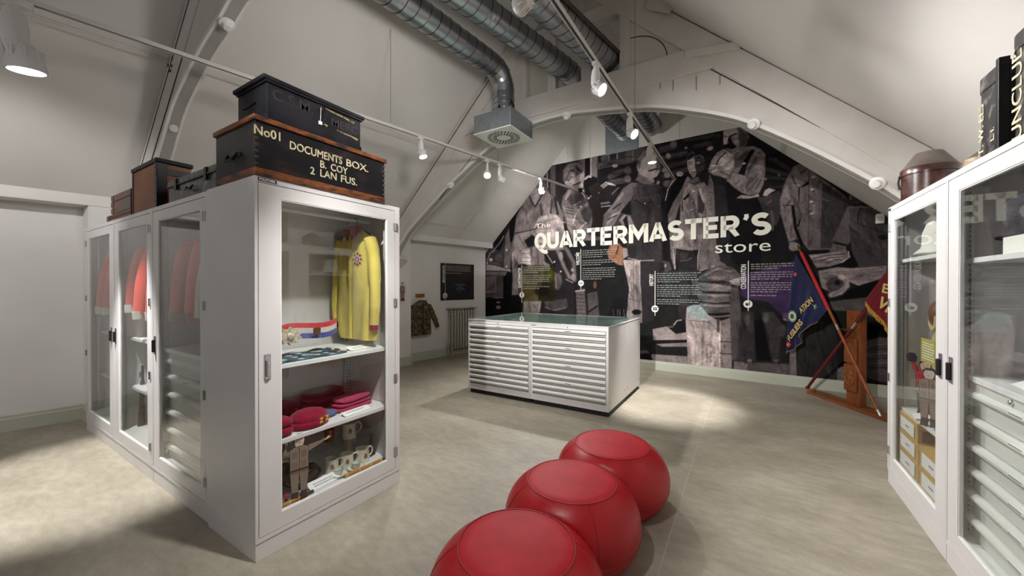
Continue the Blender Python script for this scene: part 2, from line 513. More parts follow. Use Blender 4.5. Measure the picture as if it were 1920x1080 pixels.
# ---------------------------------------------------------------- arched roof trusses
CRACK = mat('open joint shadow gap timber', rgb(58,52,48), 0.9)
def truss(label, y0, y1, arch, collar, n_sub=6):
    t = bpy.data.objects.new('roof_truss', None); COL.objects.link(t)
    struct(t, label, 'roof truss')
    ym = (y0+y1)/2
    curve = [(p.x, p.y) for p in lerp_curve([Vector((x,z,0)) for x, z in arch], n_sub)]
    rx, rz = ridge(y0)
    RD = 0.36                                         # vertical depth of the rafters
    def top(x): return min(zL(x, y1), zR(x))          # underside of the roof
    def inner(x): return top(x) - RD
    cz0, cz1 = collar
    # rafters, each a long timber under the roof slope
    xa, xb = curve[0][0]-0.35, curve[-1][0]+0.35
    def raf(xs):
        return [(x, inner(x)) for x in xs], [(x, top(x)-0.004) for x in xs]
    MB().strip(*raf([xa, rx]), y0, y1, 'y').build('rafter', TIMBER, t, bevel=0.005)
    MB().strip(*raf([rx, xb]), y0, y1, 'y').build('rafter', TIMBER, t, bevel=0.005)
    # boards filling between the arch and the rafters / collar
    lo, hi = [], []
    for x, z in curve:
        h = max(z+0.02, min(cz0+0.002, inner(x)-0.004))
        lo.append((x, z)); hi.append((x, h))
    MB().strip(lo, hi, y0+0.012, y1-0.012, 'y').build('arch_board', TIMBER, t)
    # soffit strip bent along the arch
    off = []
    for i, (x, z) in enumerate(curve):
        a = curve[max(i-1,0)]; b = curve[min(i+1,len(curve)-1)]
        d = Vector((b[0]-a[0], b[1]-a[1])).normalized()
        off.append((x - d.y*0.035, z + d.x*0.035))
    MB().strip(curve, off, y0-0.01, y1+0.01, 'y').build('arch_soffit', mat('white arch soffit paint', rgb(226,223,219), 0.55), t)
    # collar beam
    def xin_l(z):
        x = -6.0
        while inner(x) < z and x < rx: x += 0.01
        return x
    def xin_r(z):
        x = 2.0
        while inner(x) < z and x > rx: x -= 0.01
        return x
    MB().prism([(xin_l(cz0),cz0),(xin_r(cz0),cz0),(xin_r(cz1),cz1),(xin_l(cz1),cz1)], y0-0.012, y1+0.012, 'y').build('collar_beam', TIMBER, t, bevel=0.008)
    return t, inner, top, xin_l, xin_r

far_arch = [(-5.42,1.95),(-5.30,2.12),(-5.155,2.30),(-4.956,2.491),(-4.45,2.86),(-3.99,3.17),(-3.55,3.43),(-3.166,3.62),(-2.535,3.765),(-2.0,3.77),(-1.753,3.74),(-1.146,3.645),(-0.785,3.55),(-0.295,3.359),(0.047,3.172),(0.528,2.815),(0.987,2.429),(1.2,2.22),(1.4,2.0),(1.5,1.85)]
t2, inner2, top2, xl2, xr2 = truss('white painted arched roof truss in front of the mural', 4.65, 4.77, far_arch, (3.87, 4.16))
Z0, Z1 = 4.16, 4.87
for x0, x1 in ((-2.74,-2.66), (-2.32,-2.20), (-1.835,-1.70), (-1.335,-1.21)):
    MB().box(x0, 4.655, Z0-0.005, x1, 4.765, min(Z1+0.03, inner2(x0)+0.1)).build('post', TIMBER, t2, bevel=0.004)
MB().prism([(xl2(Z1)-0.02,Z1),(xr2(Z1)+0.02,Z1),(xr2(Z1+0.16)+0.02,Z1+0.16),(xl2(Z1+0.16)-0.02,Z1+0.16)], 4.645, 4.775, 'y').build('upper_collar', TIMBER, t2, bevel=0.005)
# boarded triangle beside the queen post, with a curved rib on it
MB().prism([(-1.21,Z0),(xr2(Z0),Z0),(xr2(Z1),Z1),(-1.21,Z1)], 4.685, 4.74, 'y').build('infill_panel', TIMBER, t2)
MB().prism([(xl2(Z0),Z0),(-2.74,Z0),(-2.74,inner2(-2.74))], 4.685, 4.74, 'y').build('infill_panel', TIMBER, t2)
rib = [(-1.21+0.42*math.sin(a), 4.685, Z0+0.36*math.cos(a)) for a in [PI/2*i/10 for i in range(11)]]
MB().tube(rib, 0.006, 6).build('curved_bead', CRACK, t2)
# tie plate with its emergency fitting
MB().obox((-0.33, 4.638, 4.065), (0.27,0,-0.035), (0,0.014,0), (0.006,0,0.04)).build('tie_plate', TIMBER, t2, bevel=0.004)
MB().obox((-0.86, 4.60, 4.72), (0.13,0,-0.075), (0,0.02,0), (0.02,0,0.045)).build('tie_plate', TIMBER, t2, bevel=0.004)
# open joints (shakes) in the painted boards, and the line between rafter and boards
def shake(parent, x0, z0, x1, z1, y, w=0.004):
    d = Vector((x1-x0, 0, z1-z0)); L = d.length/2; d.normalize()
    MB().obox(((x0+x1)/2, y, (z0+z1)/2), d*L, (0,0.004,0), Vector((-d.z,0,d.x))*w).build('open_joint', CRACK, parent)
shake(t2, -0.37, 3.90, 0.60, 3.03, 4.660, 0.005)
shake(t2, -0.60, 4.14, -0.50, 4.045, 4.637, 0.005)
for x, z, l in ((-0.86,3.84,0.07),(-0.72,3.80,0.12),(-0.48,3.76,0.16),(-0.25,3.74,0.12)):
    shake(t2, x, z-l/2, x, z+l/2, 4.659, 0.0022)
shake(t2, -4.30, 2.93, -3.98, 3.22, 4.661, 0.005)
shake(t2, -3.92, 3.26, -3.62, 3.52, 4.661, 0.0028)
for x0, x1 in ((-5.35,-3.05),):
    shake(t2, x0, top2(x0)-0.07, x1, top2(x1)-0.07, 4.648, 0.005)
# curved shoe and corbel where the arch meets the pier
MB().prism([(-5.62,1.98),(-5.30,1.98),(-5.30,2.05),(-5.62,2.05)], 4.56, 4.92, 'y').build('corbel', TIMBER, t2, bevel=0.02, seg=3)
MB().prism([(-5.60,1.86),(-5.40,1.86),(-5.33,1.98),(-5.60,1.98)], 4.60, 4.88, 'y').build('corbel', TIMBER, t2, bevel=0.02, seg=3)

near_arch = [(-5.95,1.95),(-5.75,2.25),(-5.45,2.56),(-5.12,2.87),(-4.78,3.23),(-4.436,3.44),(-4.211,3.545),(-4.0,3.63),(-3.73,3.715),(-3.516,3.80),(-3.0,3.93),(-2.4,4.0),(-1.8,3.98),(-1.1,3.84),(-0.4,3.52),(0.3,3.03),(0.9,2.52),(1.3,2.1),(1.45,1.9)]
t1, inner1, top1, xl1, xr1 = truss('white painted arched roof truss passing overhead beside the wooden boxes', 1.39, 1.50, near_arch, (4.08, 4.36))
for x0, z0, x1, z1, w in ((-4.99,3.93,-4.86,4.05,0.004),(-4.74,3.86,-4.64,3.95,0.003)):
    shake(t1, x0, z0, x1, z1, 1.386, w)
for k in range(9):
    a = 2*PI*k/9
    shake(t1, -4.80+0.055*math.cos(a), 3.70+0.11*math.sin(a), -4.79+0.055*math.cos(a), 3.725+0.11*math.sin(a), 1.386, 0.003)
for x0, x1 in ((-5.75,-3.6),):
    shake(t1, x0, top1(x0)-0.10, x1, top1(x1)-0.10, 1.388, 0.0016)
    shake(t1, x0+0.15, inner1(x0+0.15)+0.004, x1-0.9, inner1(x1-0.9)+0.004, 1.3985, 0.003)

# small round fittings fixed along the arches
FIT = mat('white moulded fitting', rgb(232,231,229), 0.4)
def fitting(p, n, label):
    t = thing('ceiling_fitting', label, 'light fitting', p, 0, 'small white fittings on the arches')
    n = Vector(n).normalized()
    M = n.to_track_quat('Z', 'Y').to_matrix().to_4x4()
    MB().lathe([(0.0,0),(0.058,0),(0.058,0.012),(0.05,0.018),(0.0,0.018)], 20, M=M, caps=False).build('base_ring', FIT, t, smooth=True)
    MB().lathe([(0.036,0.016),(0.036,0.04),(0.03,0.055),(0.0,0.058)], 16, M=M, caps=False).build('body', FIT, t, smooth=True)
    return t
fitting((-3.72,1.445,3.712), (0.4,0,-1), 'small white round fitting high on the nearer arch by its cracked joint')
fitting((-4.93,1.445,3.115), (0.75,0,-0.8), 'small white round fitting on the nearer arch above the tan wooden box')
fitting((0.06,4.63,3.175), (-0.4,-0.9,-0.6), 'small white fitting on the far arch above the moustached man')
fitting((1.0,4.63,2.43), (-0.5,-0.9,-0.4), 'small white fitting on the far arch beside the hat tins')
fitting((-2.03,4.64,3.77), (0,-0.5,-1), 'small white fitting at the crown of the far arch beside the air diffuser')
fitting((-4.04,4.64,3.13), (0.6,-0.5,-1), 'small white fitting low on the far arch above the white panel moulding')
# ---------------------------------------------------------------- spiral ducts
SEAMD = mat('duct seam', rgb(70,73,78), 0.4, metal=1.0)
def duct(label, path, r, pitch=0.135, name='air_duct', seams=True):
    t = thing(name, label, 'air duct', path[0])
    o = Vector(path[0])
    P = [Vector(p)-o for p in path]
    MB().tube(P, r, 28).build('pipe', GALV, t, smooth=True)
    return t, P
def spiral(t, a, b, r, pitch=0.135):
    a, b = Vector(a), Vector(b)
    d = (b-a); L = d.length; d.normalize()
    u = d.cross(Vector((0,0,1))).normalized(); w = u.cross(d)
    n = int(L/pitch); pts = []
    for i in range(n*20+1):
        ang = 2*PI*i/20; s = L*i/(n*20)
        pts.append(a + d*s + (u*math.cos(ang) + w*math.sin(ang))*(r+0.0005))
    MB().tube(pts, 0.005, 5).build('spiral_seam', SEAMD, t)
th = math.radians(10)
UD = Vector((math.sin(th), math.cos(th), 0))
def along(x465, z, y, k=T10):
    return Vector((x465 + (y-4.65)*k, y, z))
# first duct: along the roof, elbow, down into the diffuser box
z1, r1 = 4.37, 0.14
c = Vector((-2.78, 4.27))
K1 = 0.105
UD = Vector((K1, 1, 0)).normalized()
e0 = along(-2.74, z1, 4.27, K1)
start = along(-2.74, z1, -2.8, K1)
t, _ = duct('spiral duct that elbows down into the square ceiling diffuser', [start, e0 - UD*0.26], r1)
spiral(t, (0,0,0), e0-UD*0.26-start, r1)
# segmented elbow
el = []
for i in range(5):
    a = PI/2*i/4
    q = e0 - UD*0.26 + UD*0.26*math.sin(a) + Vector((0,0,-0.26*(1-math.cos(a))))
    el.append(q-start)
for i in range(4):
    MB().tube([el[i], el[i+1]], r1+0.003*(i % 2), 28).build('elbow_segment', GALV, t, smooth=True)
    MB().tube([el[i+1]-(el[i+1]-el[i])*0.06, el[i+1]+(el[i+1]-el[i])*0.06], r1+0.006, 28).build('joint_ring', GALV, t, smooth=True)
low = el[-1]
MB().tube([low, low+Vector((0,0,-0.40))], r1-0.003, 28).build('drop_pipe', GALV, t, smooth=True)
for dz in (-0.10, -0.17, -0.24, -0.33):
    MB().tube([low+Vector((0,0,dz)), low+Vector((0,0,dz-0.012))], r1+0.004, 28).build('joint_ring', GALV, t, smooth=True)
MB().ball(low+Vector((0.02,-r1,-0.25)), 0.02, 0.012, 0.022).build('grommet', BLACK, t)
MB().tube([low+Vector((r1-0.01,-0.02,-0.15)), low+Vector((r1+0.03,-0.03,-0.22)), low+Vector((r1+0.03,-0.03,-0.30))], 0.014, 8).build('damper_lever', BLACK, t)
MB().lathe([(0.0,0),(0.035,0),(0.035,0.02),(0,0.02)], 14, M=Matrix.Translation(low+Vector((r1+0.02,-0.03,-0.30)))@Matrix.Rotation(PI/2,4,'Y')).build('damper_knob', BLACK, t)
for yy in (0.6, 2.35):   # riveted slip joints
    q = along(-2.74, z1, yy, K1)-start
    MB().tube([q-UD*0.04, q+UD*0.04], r1+0.004, 28).build('joint_ring', GALV, t, smooth=True)

# diffuser box
bt = thing('air_diffuser', 'galvanised box diffuser with a slotted white swirl plate', 'air diffuser', (e0.x, e0.y, 3.50))
H = 0.285
MB().box(-H,-H,0.006,H,H,0.245).build('plenum_box', GALVBOX, bt, bevel=0.006)
MB().box(-H-0.004,-H-0.004,-0.002,H+0.004,H+0.004,0.010).build('face_plate', mat('white diffuser plate', rgb(222,222,214), 0.45), bt, bevel=0.003)
slot_me = None
for ring, (ra, rb_, n) in enumerate(((0.095,0.15,20),(0.165,0.222,28))):
    for k in range(n):
        a = 2*PI*(k+0.5*ring*0)/n
        L = (rb_-ra)/2*(1.0 if ring or k % 1 == 0 else 0.7)
        if slot_me is None:
            so = MB().box(-0.027,-0.0075,-0.0025,0.027,0.0075,0.001).build('slot', BLACK, bt)
            slot_me = so
        else:
            so = share(slot_me)
        rm = (ra+rb_)/2
        so.matrix_local = Matrix.Translation((rm*math.cos(a), rm*math.sin(a), -0.002)) @ Matrix.Rotation(a, 4, 'Z')

# second and third duct run through the far truss and on towards the gable
for lab, xs, z, r, endp, kd in (('middle spiral duct running through the far truss opening', -2.06, 4.39, 0.14, (-1.93, 7.0, 4.33), 0.205),
                            ('spiral duct nearest the ridge with a pale wire strapped along it', -1.515, 4.35, 0.155, (-1.42, 6.98, 4.31), 0.19)):
    bnd = along(xs, z, 1.6, kd); s = bnd - Vector((0.105*4.4, 4.4, 0)); m = along(xs, z, 4.72, kd); e = Vector(endp); UD = Vector((kd, 1, 0)).normalized()
    t, P = duct(lab, [s, bnd, m, e], r)
    spiral(t, P[0], P[1], r); spiral(t, P[1], P[2], r); spiral(t, P[2], P[3], r)
    P = [P[1], P[2], P[3]]
    MB().tube([P[2]-Vector((0,0.06,0)), P[2]+Vector((0,0.0,0))], r+0.006, 28).build('joint_ring', GALV, t, smooth=True)
    for yy in (3.3,):
        q = along(xs, z, yy, kd)-s
        MB().tube([q-UD*0.03, q+UD*0.03], r+0.004, 28).build('joint_ring', GALV, t, smooth=True)
    if r > 0.15:
        w = Vector((math.cos(th), -math.sin(th), 0))
        MB().tube([P[0]+w*(r+0.012)+Vector((0,0,0.03)), P[1]+w*(r+0.012)+Vector((0,0,0.03))], 0.022, 8).build('conduit', mat('dark brown conduit', rgb(60,45,42), 0.5), t)
# blanking plate on the gable behind the middle duct
pl = MB().add([mural_pt(x, z, o) for o in (0.0,0.03) for x, z in ((-2.32,4.03),(-1.70,4.03),(-1.70,4.75),(-2.32,4.75))],
              [(0,1,2,3),(7,6,5,4),(0,4,5,1),(1,5,6,2),(2,6,7,3),(3,7,4,0)]).build('wall_plate', GALVBOX)
tag(pl, 'grey metal blanking plate on the gable behind the middle duct', 'metal plate')

# ---------------------------------------------------------------- lighting tracks
def track(label, a, b, drops):
    a, b = Vector(a), Vector(b)
    t = thing('lighting_track', label, 'lighting track', a)
    d = b-a; L = d.length; d.normalize()
    s = d.cross(Vector((0,0,1))).normalized()
    M = frame((0,0,0), d, Vector((0,0,1)))      # local x along, y up, z = d x up
    me = MB()
    me.box(0, 0.012, -0.018, L, 0.034, 0.018)
    me.box(0, 0.0, -0.018, L, 0.012, -0.0115)
    me.box(0, 0.0, 0.0115, L, 0.012, 0.018)
    o = me.build('profile', TRACK, t, bevel=0.002); o.matrix_local = M
    g = MB().box(0.01, 0.0095, -0.0115, L-0.01, 0.0125, 0.0115).build('conductor_slot', mat('track slot', rgb(58,52,48), 0.6), t); g.matrix_local = M
    for k in drops:
        p = d*k
        q = a + p
        ztop = min(zL(q.x, q.y), zR(q.x))
        MB().tube([p+Vector((0,0,0.034)), p+Vector((0,0,ztop-a.z))], 0.0022, 6).build('suspension_wire', WIRE, t)
        MB().box(p.x-0.012,p.y-0.012,0.030,p.x+0.012,p.y+0.012,0.048).build('wire_clip', TRACK, t)
    return t, d
TLa, TLb = Vector((-4.62,-2.1,3.415)), Vector((-2.90,7.16,3.415))
tl, dl = track('white lighting track hung below the slope over the red coat cabinets', TLa, TLb, (1.2, 5.30, 7.15))
TRa, TRb = Vector((-1.08,-2.1,3.365)), Vector((-1.08,7.10,3.365))
tr, dr = track('white lighting track running over the red poufs to the mural', TRa, TRb, (1.0, 4.87, 6.47))

# ---------------------------------------------------------------- track spotlights
def spotlight(pos, aim, label, power, angle=70, blend=0.7, group='track spotlights', size=1.0, col=(1.0,0.985,0.965), soft=0.045):
    """Lamp on a track: adaptor, flat oval arm, tilting head. aim = point in the room."""
    t = thing('track_spotlight', label, 'spotlight', pos, 0, group)
    P = Vector(pos); A = Vector(aim)
    MB().box(-0.02,-0.045,-0.022,0.02,0.045,0.006).build('adaptor', LAMPW, t, bevel=0.004)
    # leaf shaped arm
    prof = [(0.014,-0.02),(0.034,-0.05),(0.043,-0.10),(0.042,-0.15),(0.030,-0.195),(0.008,-0.215)]
    d = (A - (P+Vector((0,0,-0.24))))
    flat = Vector((d.x, d.y, 0)).normalized() if Vector((d.x,d.y,0)).length > 0.05 else Vector((1,0,0))
    side = Vector((-flat.y, flat.x, 0))
    arm = MB()
    vs_, fs_ = [], []
    n = 12
    for r, z in prof:
        for k in range(n):
            a = 2*PI*k/n
            vs_.append(flat*r*math.cos(a) + side*r*0.5*math.sin(a) + Vector((0,0,z)))
    for i in range(len(prof)-1):
        fs_ += [(i*n+k, i*n+(k+1) % n, (i+1)*n+(k+1) % n, (i+1)*n+k) for k in range(n)]
    fs_ += [tuple(range(n-1,-1,-1)), tuple(range((len(prof)-1)*n, len(prof)*n))]
    arm.add(vs_, fs_).build('arm', LAMPW, t, smooth=True)
    hc = flat*0.03 + Vector((0,0,-0.215))
    d = (A - (P+hc)).normalized()
    M = Matrix.Translation(hc) @ d.to_track_quat('Z','Y').to_matrix().to_4x4()
    MB().lathe([(0.0,-0.055),(0.03,-0.055),(0.042,-0.04),(0.05,-0.005),(0.056,0.03),(0.056,0.04),(0.050,0.04),(0.047,0.032)], 24, M=M, caps=False).build('head', LAMPW, t, smooth=True)
    for k in range(10):
        a = 2*PI*k/10
        MB().obox(M @ Vector((0.046*math.cos(a),0.046*math.sin(a),-0.022)), M.to_3x3() @ Vector((math.cos(a),math.sin(a),0))*0.008, M.to_3x3() @ Vector((-math.sin(a),math.cos(a),0))*0.002, M.to_3x3() @ Vector((0,0,0.018))).build('cooling_fin', LAMPW, t)
    MB().lathe([(0.0,0.030),(0.047,0.030),(0.047,0.034),(0.0,0.036)], 24, M=M, caps=False).build('lamp_face', LAMPE, t)
    L = bpy.data.lights.new('spot_beam', 'SPOT')
    L.energy = power; L.spot_size = math.radians(angle); L.spot_blend = blend
    L.shadow_soft_size = soft; L.color = col
    lo = bpy.data.objects.new('spot_beam', L); COL.objects.link(lo)
    lo.parent = t
    t.scale = (size, size, size)
    lo.matrix_local = Matrix.Translation(hc + d*0.06) @ (-d).to_track_quat('Z','Y').to_matrix().to_4x4()
    return t
def on_left(y): 
    k = (y-TLa.y)/(TLb.y-TLa.y); return TLa + (TLb-TLa)*k
def on_right(y): return Vector((-1.08, y, 3.365))
K = 1.0
G0 = 'track spotlights'
spotlight(on_left(0.40), (-4.40,0.80,0), 'large close white spotlight at the near end of the track over the plain wall', 640*K, 46, 0.6, size=1.75)
spotlight(on_left(3.525), (-2.6,3.7,0.2), 'white spotlight hanging above the documents box', 150*K, 90, 1.0)
spotlight(on_left(4.70), (-1.9,2.5,0), 'white spotlight of the close pair, the one nearer the documents box', 90*K, 75)
spotlight(on_left(4.97), (-2.6,7.2,2.5), 'brighter white spotlight of the close pair beside the air diffuser', 155*K, 145, 1.0)
spotlight(on_left(5.993), (-2.3,5.45,1.0), 'white spotlight in front of the mural at the end of the track', 330*K, 112, 1.0)
spotlight(on_right(3.07), (1.0,2.8,1.6), 'white spotlight under the ducts tilted toward the flags', 200*K, 88)
spotlight(on_right(4.156), (1.0,3.4,1.6), 'white spotlight crossing the crown of the far arch', 160*K, 88)
spotlight(on_right(5.15), (-0.95,5.15,0), 'white spotlight covering the face of a soldier in the mural', 800*K, 38, 0.8)
# unseen fittings added as fill light, on the tracks behind and above the viewer
spotlight(on_right(1.3), (-2.45,1.5,0.6), 'unseen white spotlight above the viewer aimed at the glazed end cabinet', 270*K, 46, 1.0)
spotlight(on_right(0.5), (-0.6,2.2,0), 'added white spotlight behind the viewer aimed at the floor by the poufs', 90*K, 95, 1.0)
spotlight(on_right(-0.8), (-0.1,7,1.4), 'added white spotlight behind the viewer aimed at the mural beside the flags', 800*K, 44, 1.0)
spotlight(on_right(-1.3), (-2.6,7,1.4), 'added white spotlight behind the viewer aimed at the mural beside the poster', 1350*K, 42, 1.0)
spotlight(on_left(-0.9), (-5.9,0.6,1.9), 'added white spotlight behind the viewer aimed at the plain white wall', 120*K, 80)
spotlight(on_left(2.2), (1.1,2.0,2.9), 'added white spotlight hidden by the stacked boxes, throwing light across to the far slope', 230*K, 95, 1.0, soft=0.2)  # added to bounce light off the opposite ceiling slope
spotlight(on_right(1.9), (-4.3,3.3,3.4), 'added white spotlight above the viewer throwing light across to the opposite slope', 140*K, 115, 1.0, soft=0.2)  # added to bounce light off the slope over the coat run
# ---------------------------------------------------------------- glazed cabinets
HOLE = mat('slot hole', rgb(60,60,60), 0.8)
BADGE = mat('navy maker badge', rgb(28,34,62), 0.4)
UPR = None
def cabinet(label, loc, rz, mirror=False, shelves=(), rail=True, badge=False):
    """1 m x 0.61 m x 2.1 m steel cabinet. Local x runs along the front, -y is the front. Mirrored: hinges on the x=0 side."""
    global UPR
    t = thing('display_cabinet', label, 'cabinet', loc, rz, 'glazed steel display cabinets')
    D = 0.605
    X = (lambda a: 1-a) if mirror else (lambda a: a)
    def bx(mb, x0, y0, z0, x1, y1, z1):
        a, b = sorted((X(x0), X(x1)))
        return mb.box(a, y0, z0, b, y1, z1)
    b = MB()
    bx(b, 0,0,0.10,0.016,D,2.10); bx(b, 0.960,0,0.10,1.0,D,2.10)
    bx(b, 0.016,0,2.070,0.960,D,2.10); bx(b, 0.016,0,0.10,0.960,D,0.122)
    bx(b, 0.016,D-0.012,0.122,0.960,D,2.07)
    b.build('carcass', CAB, t)
    l = MB()
    bx(l, 0.017,0.024,0.19,0.959,D-0.012,0.198)
    l.build('base_shelf', SHELF, t)
    MB().box(0.002,0.004,0,0.998,D,0.0985).build('plinth', CAB, t, bevel=0.002)
    # door frame with its pane
    d = MB()
    bx(d, 0.020,0.001,0.126,0.135,0.022,2.066); bx(d, 0.885,0.001,0.126,0.956,0.022,2.066)
    bx(d, 0.135,0.001,1.995,0.885,0.022,2.066); bx(d, 0.135,0.001,0.126,0.885,0.022,0.212)
    door = d.build('door', CAB, t)
    s = MB()
    for x0, x1, z0, z1 in ((0.135,0.141,0.212,1.995),(0.879,0.885,0.212,1.995),(0.141,0.879,1.989,1.995),(0.141,0.879,0.212,0.218)):
        bx(s, x0,0.004,z0,x1,0.018,z1)
    s.build('glazing_bead', SHELF, door)
    g = MB(); bx(g, 0.137,0.009,0.214,0.883,0.014,1.993); g.build('glass_pane', GLASS, door)
    # recessed paddle handle
    hx = X(0.062)
    MB().box(hx-0.017,-0.006,0.985,hx+0.017,0.004,1.125).build('handle_plate', CHROME, door, bevel=0.004)
    MB().box(hx-0.011,-0.020,1.0,hx+0.011,-0.004,1.095).build('handle_lever', CHROME if badge else DARKM, door, bevel=0.005)
    MB().lathe([(0,0),(0.009,0),(0.009,0.006),(0,0.006)], 12, M=Matrix.Translation((hx,-0.006,1.01))@Matrix.Rotation(PI/2,4,'X')).build('lock', DARKM, door)
    for z in (1.945, 1.377, 0.81, 0.255):
        q = X(0.958)
        h = MB().box(q-0.016,-0.006,z-0.03,q+0.016,0.003,z+0.03)
        for k in (-0.02,0.0,0.02):
            h.tube([(q,-0.006,z+k-0.009),(q,-0.006,z+k+0.009)], 0.006, 8)
        h.build('hinge', CHROME, door)
    # perforated shelf uprights in the corners
    if UPR is None:
        UPR = (MB().box(-0.015,-0.006,0.2,0.015,0.006,2.06).mesh('shelf_upright'), None)
        hm = MB()
        for k in range(72):
            z = 0.225+k*0.0252
            hm.box(-0.006,-0.0068,z-0.005,0.006,0.0068,z+0.005)
        UPR[0].materials.append(CABIN)
        hme = hm.mesh('slots'); hme.materials.append(HOLE)
        UPR = (UPR[0], hme)
    for x in (0.05, 0.93):
        for y in (0.075, D-0.05):
            u = obj('shelf_upright', UPR[0], t, loc=(X(x), y, 0))
            hh = obj('slots', UPR[1], u); hh['kind'] = 'stuff'
    for z, y0, y1 in shelves:
        sh = MB(); bx(sh, 0.022,y0,z-0.026,0.954,y1,z)
        sh.build('shelf', SHELF, t, bevel=0.002)
    if rail:
        MB().tube([(0.02,0.30,2.0),(0.955,0.30,2.0)], 0.0125, 12).build('hanging_rail', SHELF, t, smooth=True)
    if badge:
        bo = MB().box(0.017,-0.003,2.076,0.112,0.001,2.094).build('maker_badge', BADGE, t)
        lettering('badge_lettering', 'POLSTORE', 0.016, PAPER, bo, frame((0.022,-0.0036,2.0795),(1,0,0),(0,0,1)), 0.0004, 0.0004, sx=1.05)
    return t
D_ = 0.605
R90 = PI/2
cab_end = cabinet('glazed cabinet with the yellow shirt, end-on to the run under the documents box', (-2.252,1.0,0), R90, False, ((1.045,0.045,0.56),(0.605,0.045,0.56)), True, True)
cab_a = cabinet('glazed cabinet farthest along the coat run, next to the plain wall', (-5.885,1.01,0), 0, True, ((1.03,0.10,0.56),(0.58,0.10,0.56)))
cab_b = cabinet('middle glazed cabinet of the coat run, with bright red tunics', (-4.883,1.01,0), 0, False, ((1.03,0.10,0.56),(0.58,0.10,0.56)))
cab_c = cabinet('glazed cabinet of the coat run with a drawer stack, joining the end cabinet', (-3.880,1.01,0), 0, False, ())
cab_r1 = cabinet('glazed cabinet beside the flags, holding brown archive boxes', (0.925,4.0,0), -R90, True, ((1.70,0.05,0.56),(0.61,0.05,0.56)), False)
cab_r2 = cabinet('glazed cabinet with a drawer stack, cut by the frame beside the archive boxes', (0.925,2.998,0), -R90, False, ((1.645,0.05,0.56),), False)
bo = MB().box(0.925-0.003,3.94,2.076,0.925+0.001,3.985,2.09).build('maker_badge', BADGE)
bo.parent = cab_r1; bo.matrix_parent_inverse = (Matrix.Translation((0.925,4.0,0))@Matrix.Rotation(-R90,4,'Z')).inverted()

# ---------------------------------------------------------------- drawer stacks inside cabinets
DRW = mat('pale grey drawer steel', rgb(206,207,204), 0.42)
DRH = mat('pale drawer handle bar', rgb(226,226,222), 0.33)
def inner_drawers(label, loc, rz, w, d, h, zs, lock_x=None):
    t = thing('drawer_stack', label, 'drawer unit', loc, rz)
    b = MB()
    b.box(0,0.03,0,0.015,d,h-0.03); b.box(w-0.015,0.03,0,w,d,h-0.03); b.box(0.015,d-0.01,0,w-0.015,d,h-0.03); b.box(0.015,0.05,0,w-0.015,d-0.01,0.012)
    b.build('case', DRW, t)
    MB().box(-0.005,-0.012,h-0.03,w+0.005,d,h).build('top_slab', SHELF, t, bevel=0.003)
    f = MB().box(0.0,0.0,h-0.075,w,0.03,h-0.031); fo = f.build('lock_rail', DRW, t)
    if lock_x:
        MB().lathe([(0,0),(0.012,0),(0.012,0.008),(0.009,0.011),(0,0.011)], 16, M=Matrix.Translation((lock_x,0,h-0.053))@Matrix.Rotation(PI/2,4,'X'), caps=False).build('lock', CHROME, fo)
    me = None
    for i in range(len(zs)-1):
        zt, zb = zs[i], zs[i+1]
        if me is None or abs((zt-zb)-me[2]) > 1e-4:
            hh = zt-zb
            fm = MB().box(0.018,0.016,-hh+0.004,w-0.018,0.03,0).mesh('drawer'); fm.materials.append(DRW)
            pts = [(0.0,0.0),(0.0,-0.034),(-0.006,-0.042),(-0.018,-0.042),(-0.028,-0.032),(-0.030,-0.018),(-0.024,-0.006),(-0.012,0.0)]
            hb = MB().prism([(y+0.016, z) for y, z in pts], 0.006, w-0.006, 'x').mesh('handle'); hb.materials.append(DRH)
            me = (fm, hb, hh)
        o = obj('drawer', me[0], t, loc=(0,0,zt))
        obj('handle', me[1], o)
        lb = MB().box(w*0.46,-0.0165,-0.026,w*0.60,-0.013,-0.012).build('label_strip', PAPER, o)
        tx = MB()
        for k in range(9):
            tx.box(w*0.47+k*w*0.013,-0.0175,-0.0215,w*0.47+k*w*0.013+w*0.009,-0.0163,-0.017)
        tx.build('label_print', INK, lb)
    return t
inner_drawers('pale drawer stack standing inside the coat run cabinet below brown boots', (-3.810,1.065,0.2), 0, 0.835, 0.50, 0.83, [0.755,0.635,0.50,0.365,0.232,0.10,0.0])
inner_drawers('pale drawer stack with a round lock inside the cabinet cut by the frame', (0.985,2.928,0.2), -R90, 0.84, 0.52, 0.845, [0.77,0.635,0.50,0.375,0.25,0.125,0.0], 0.38)

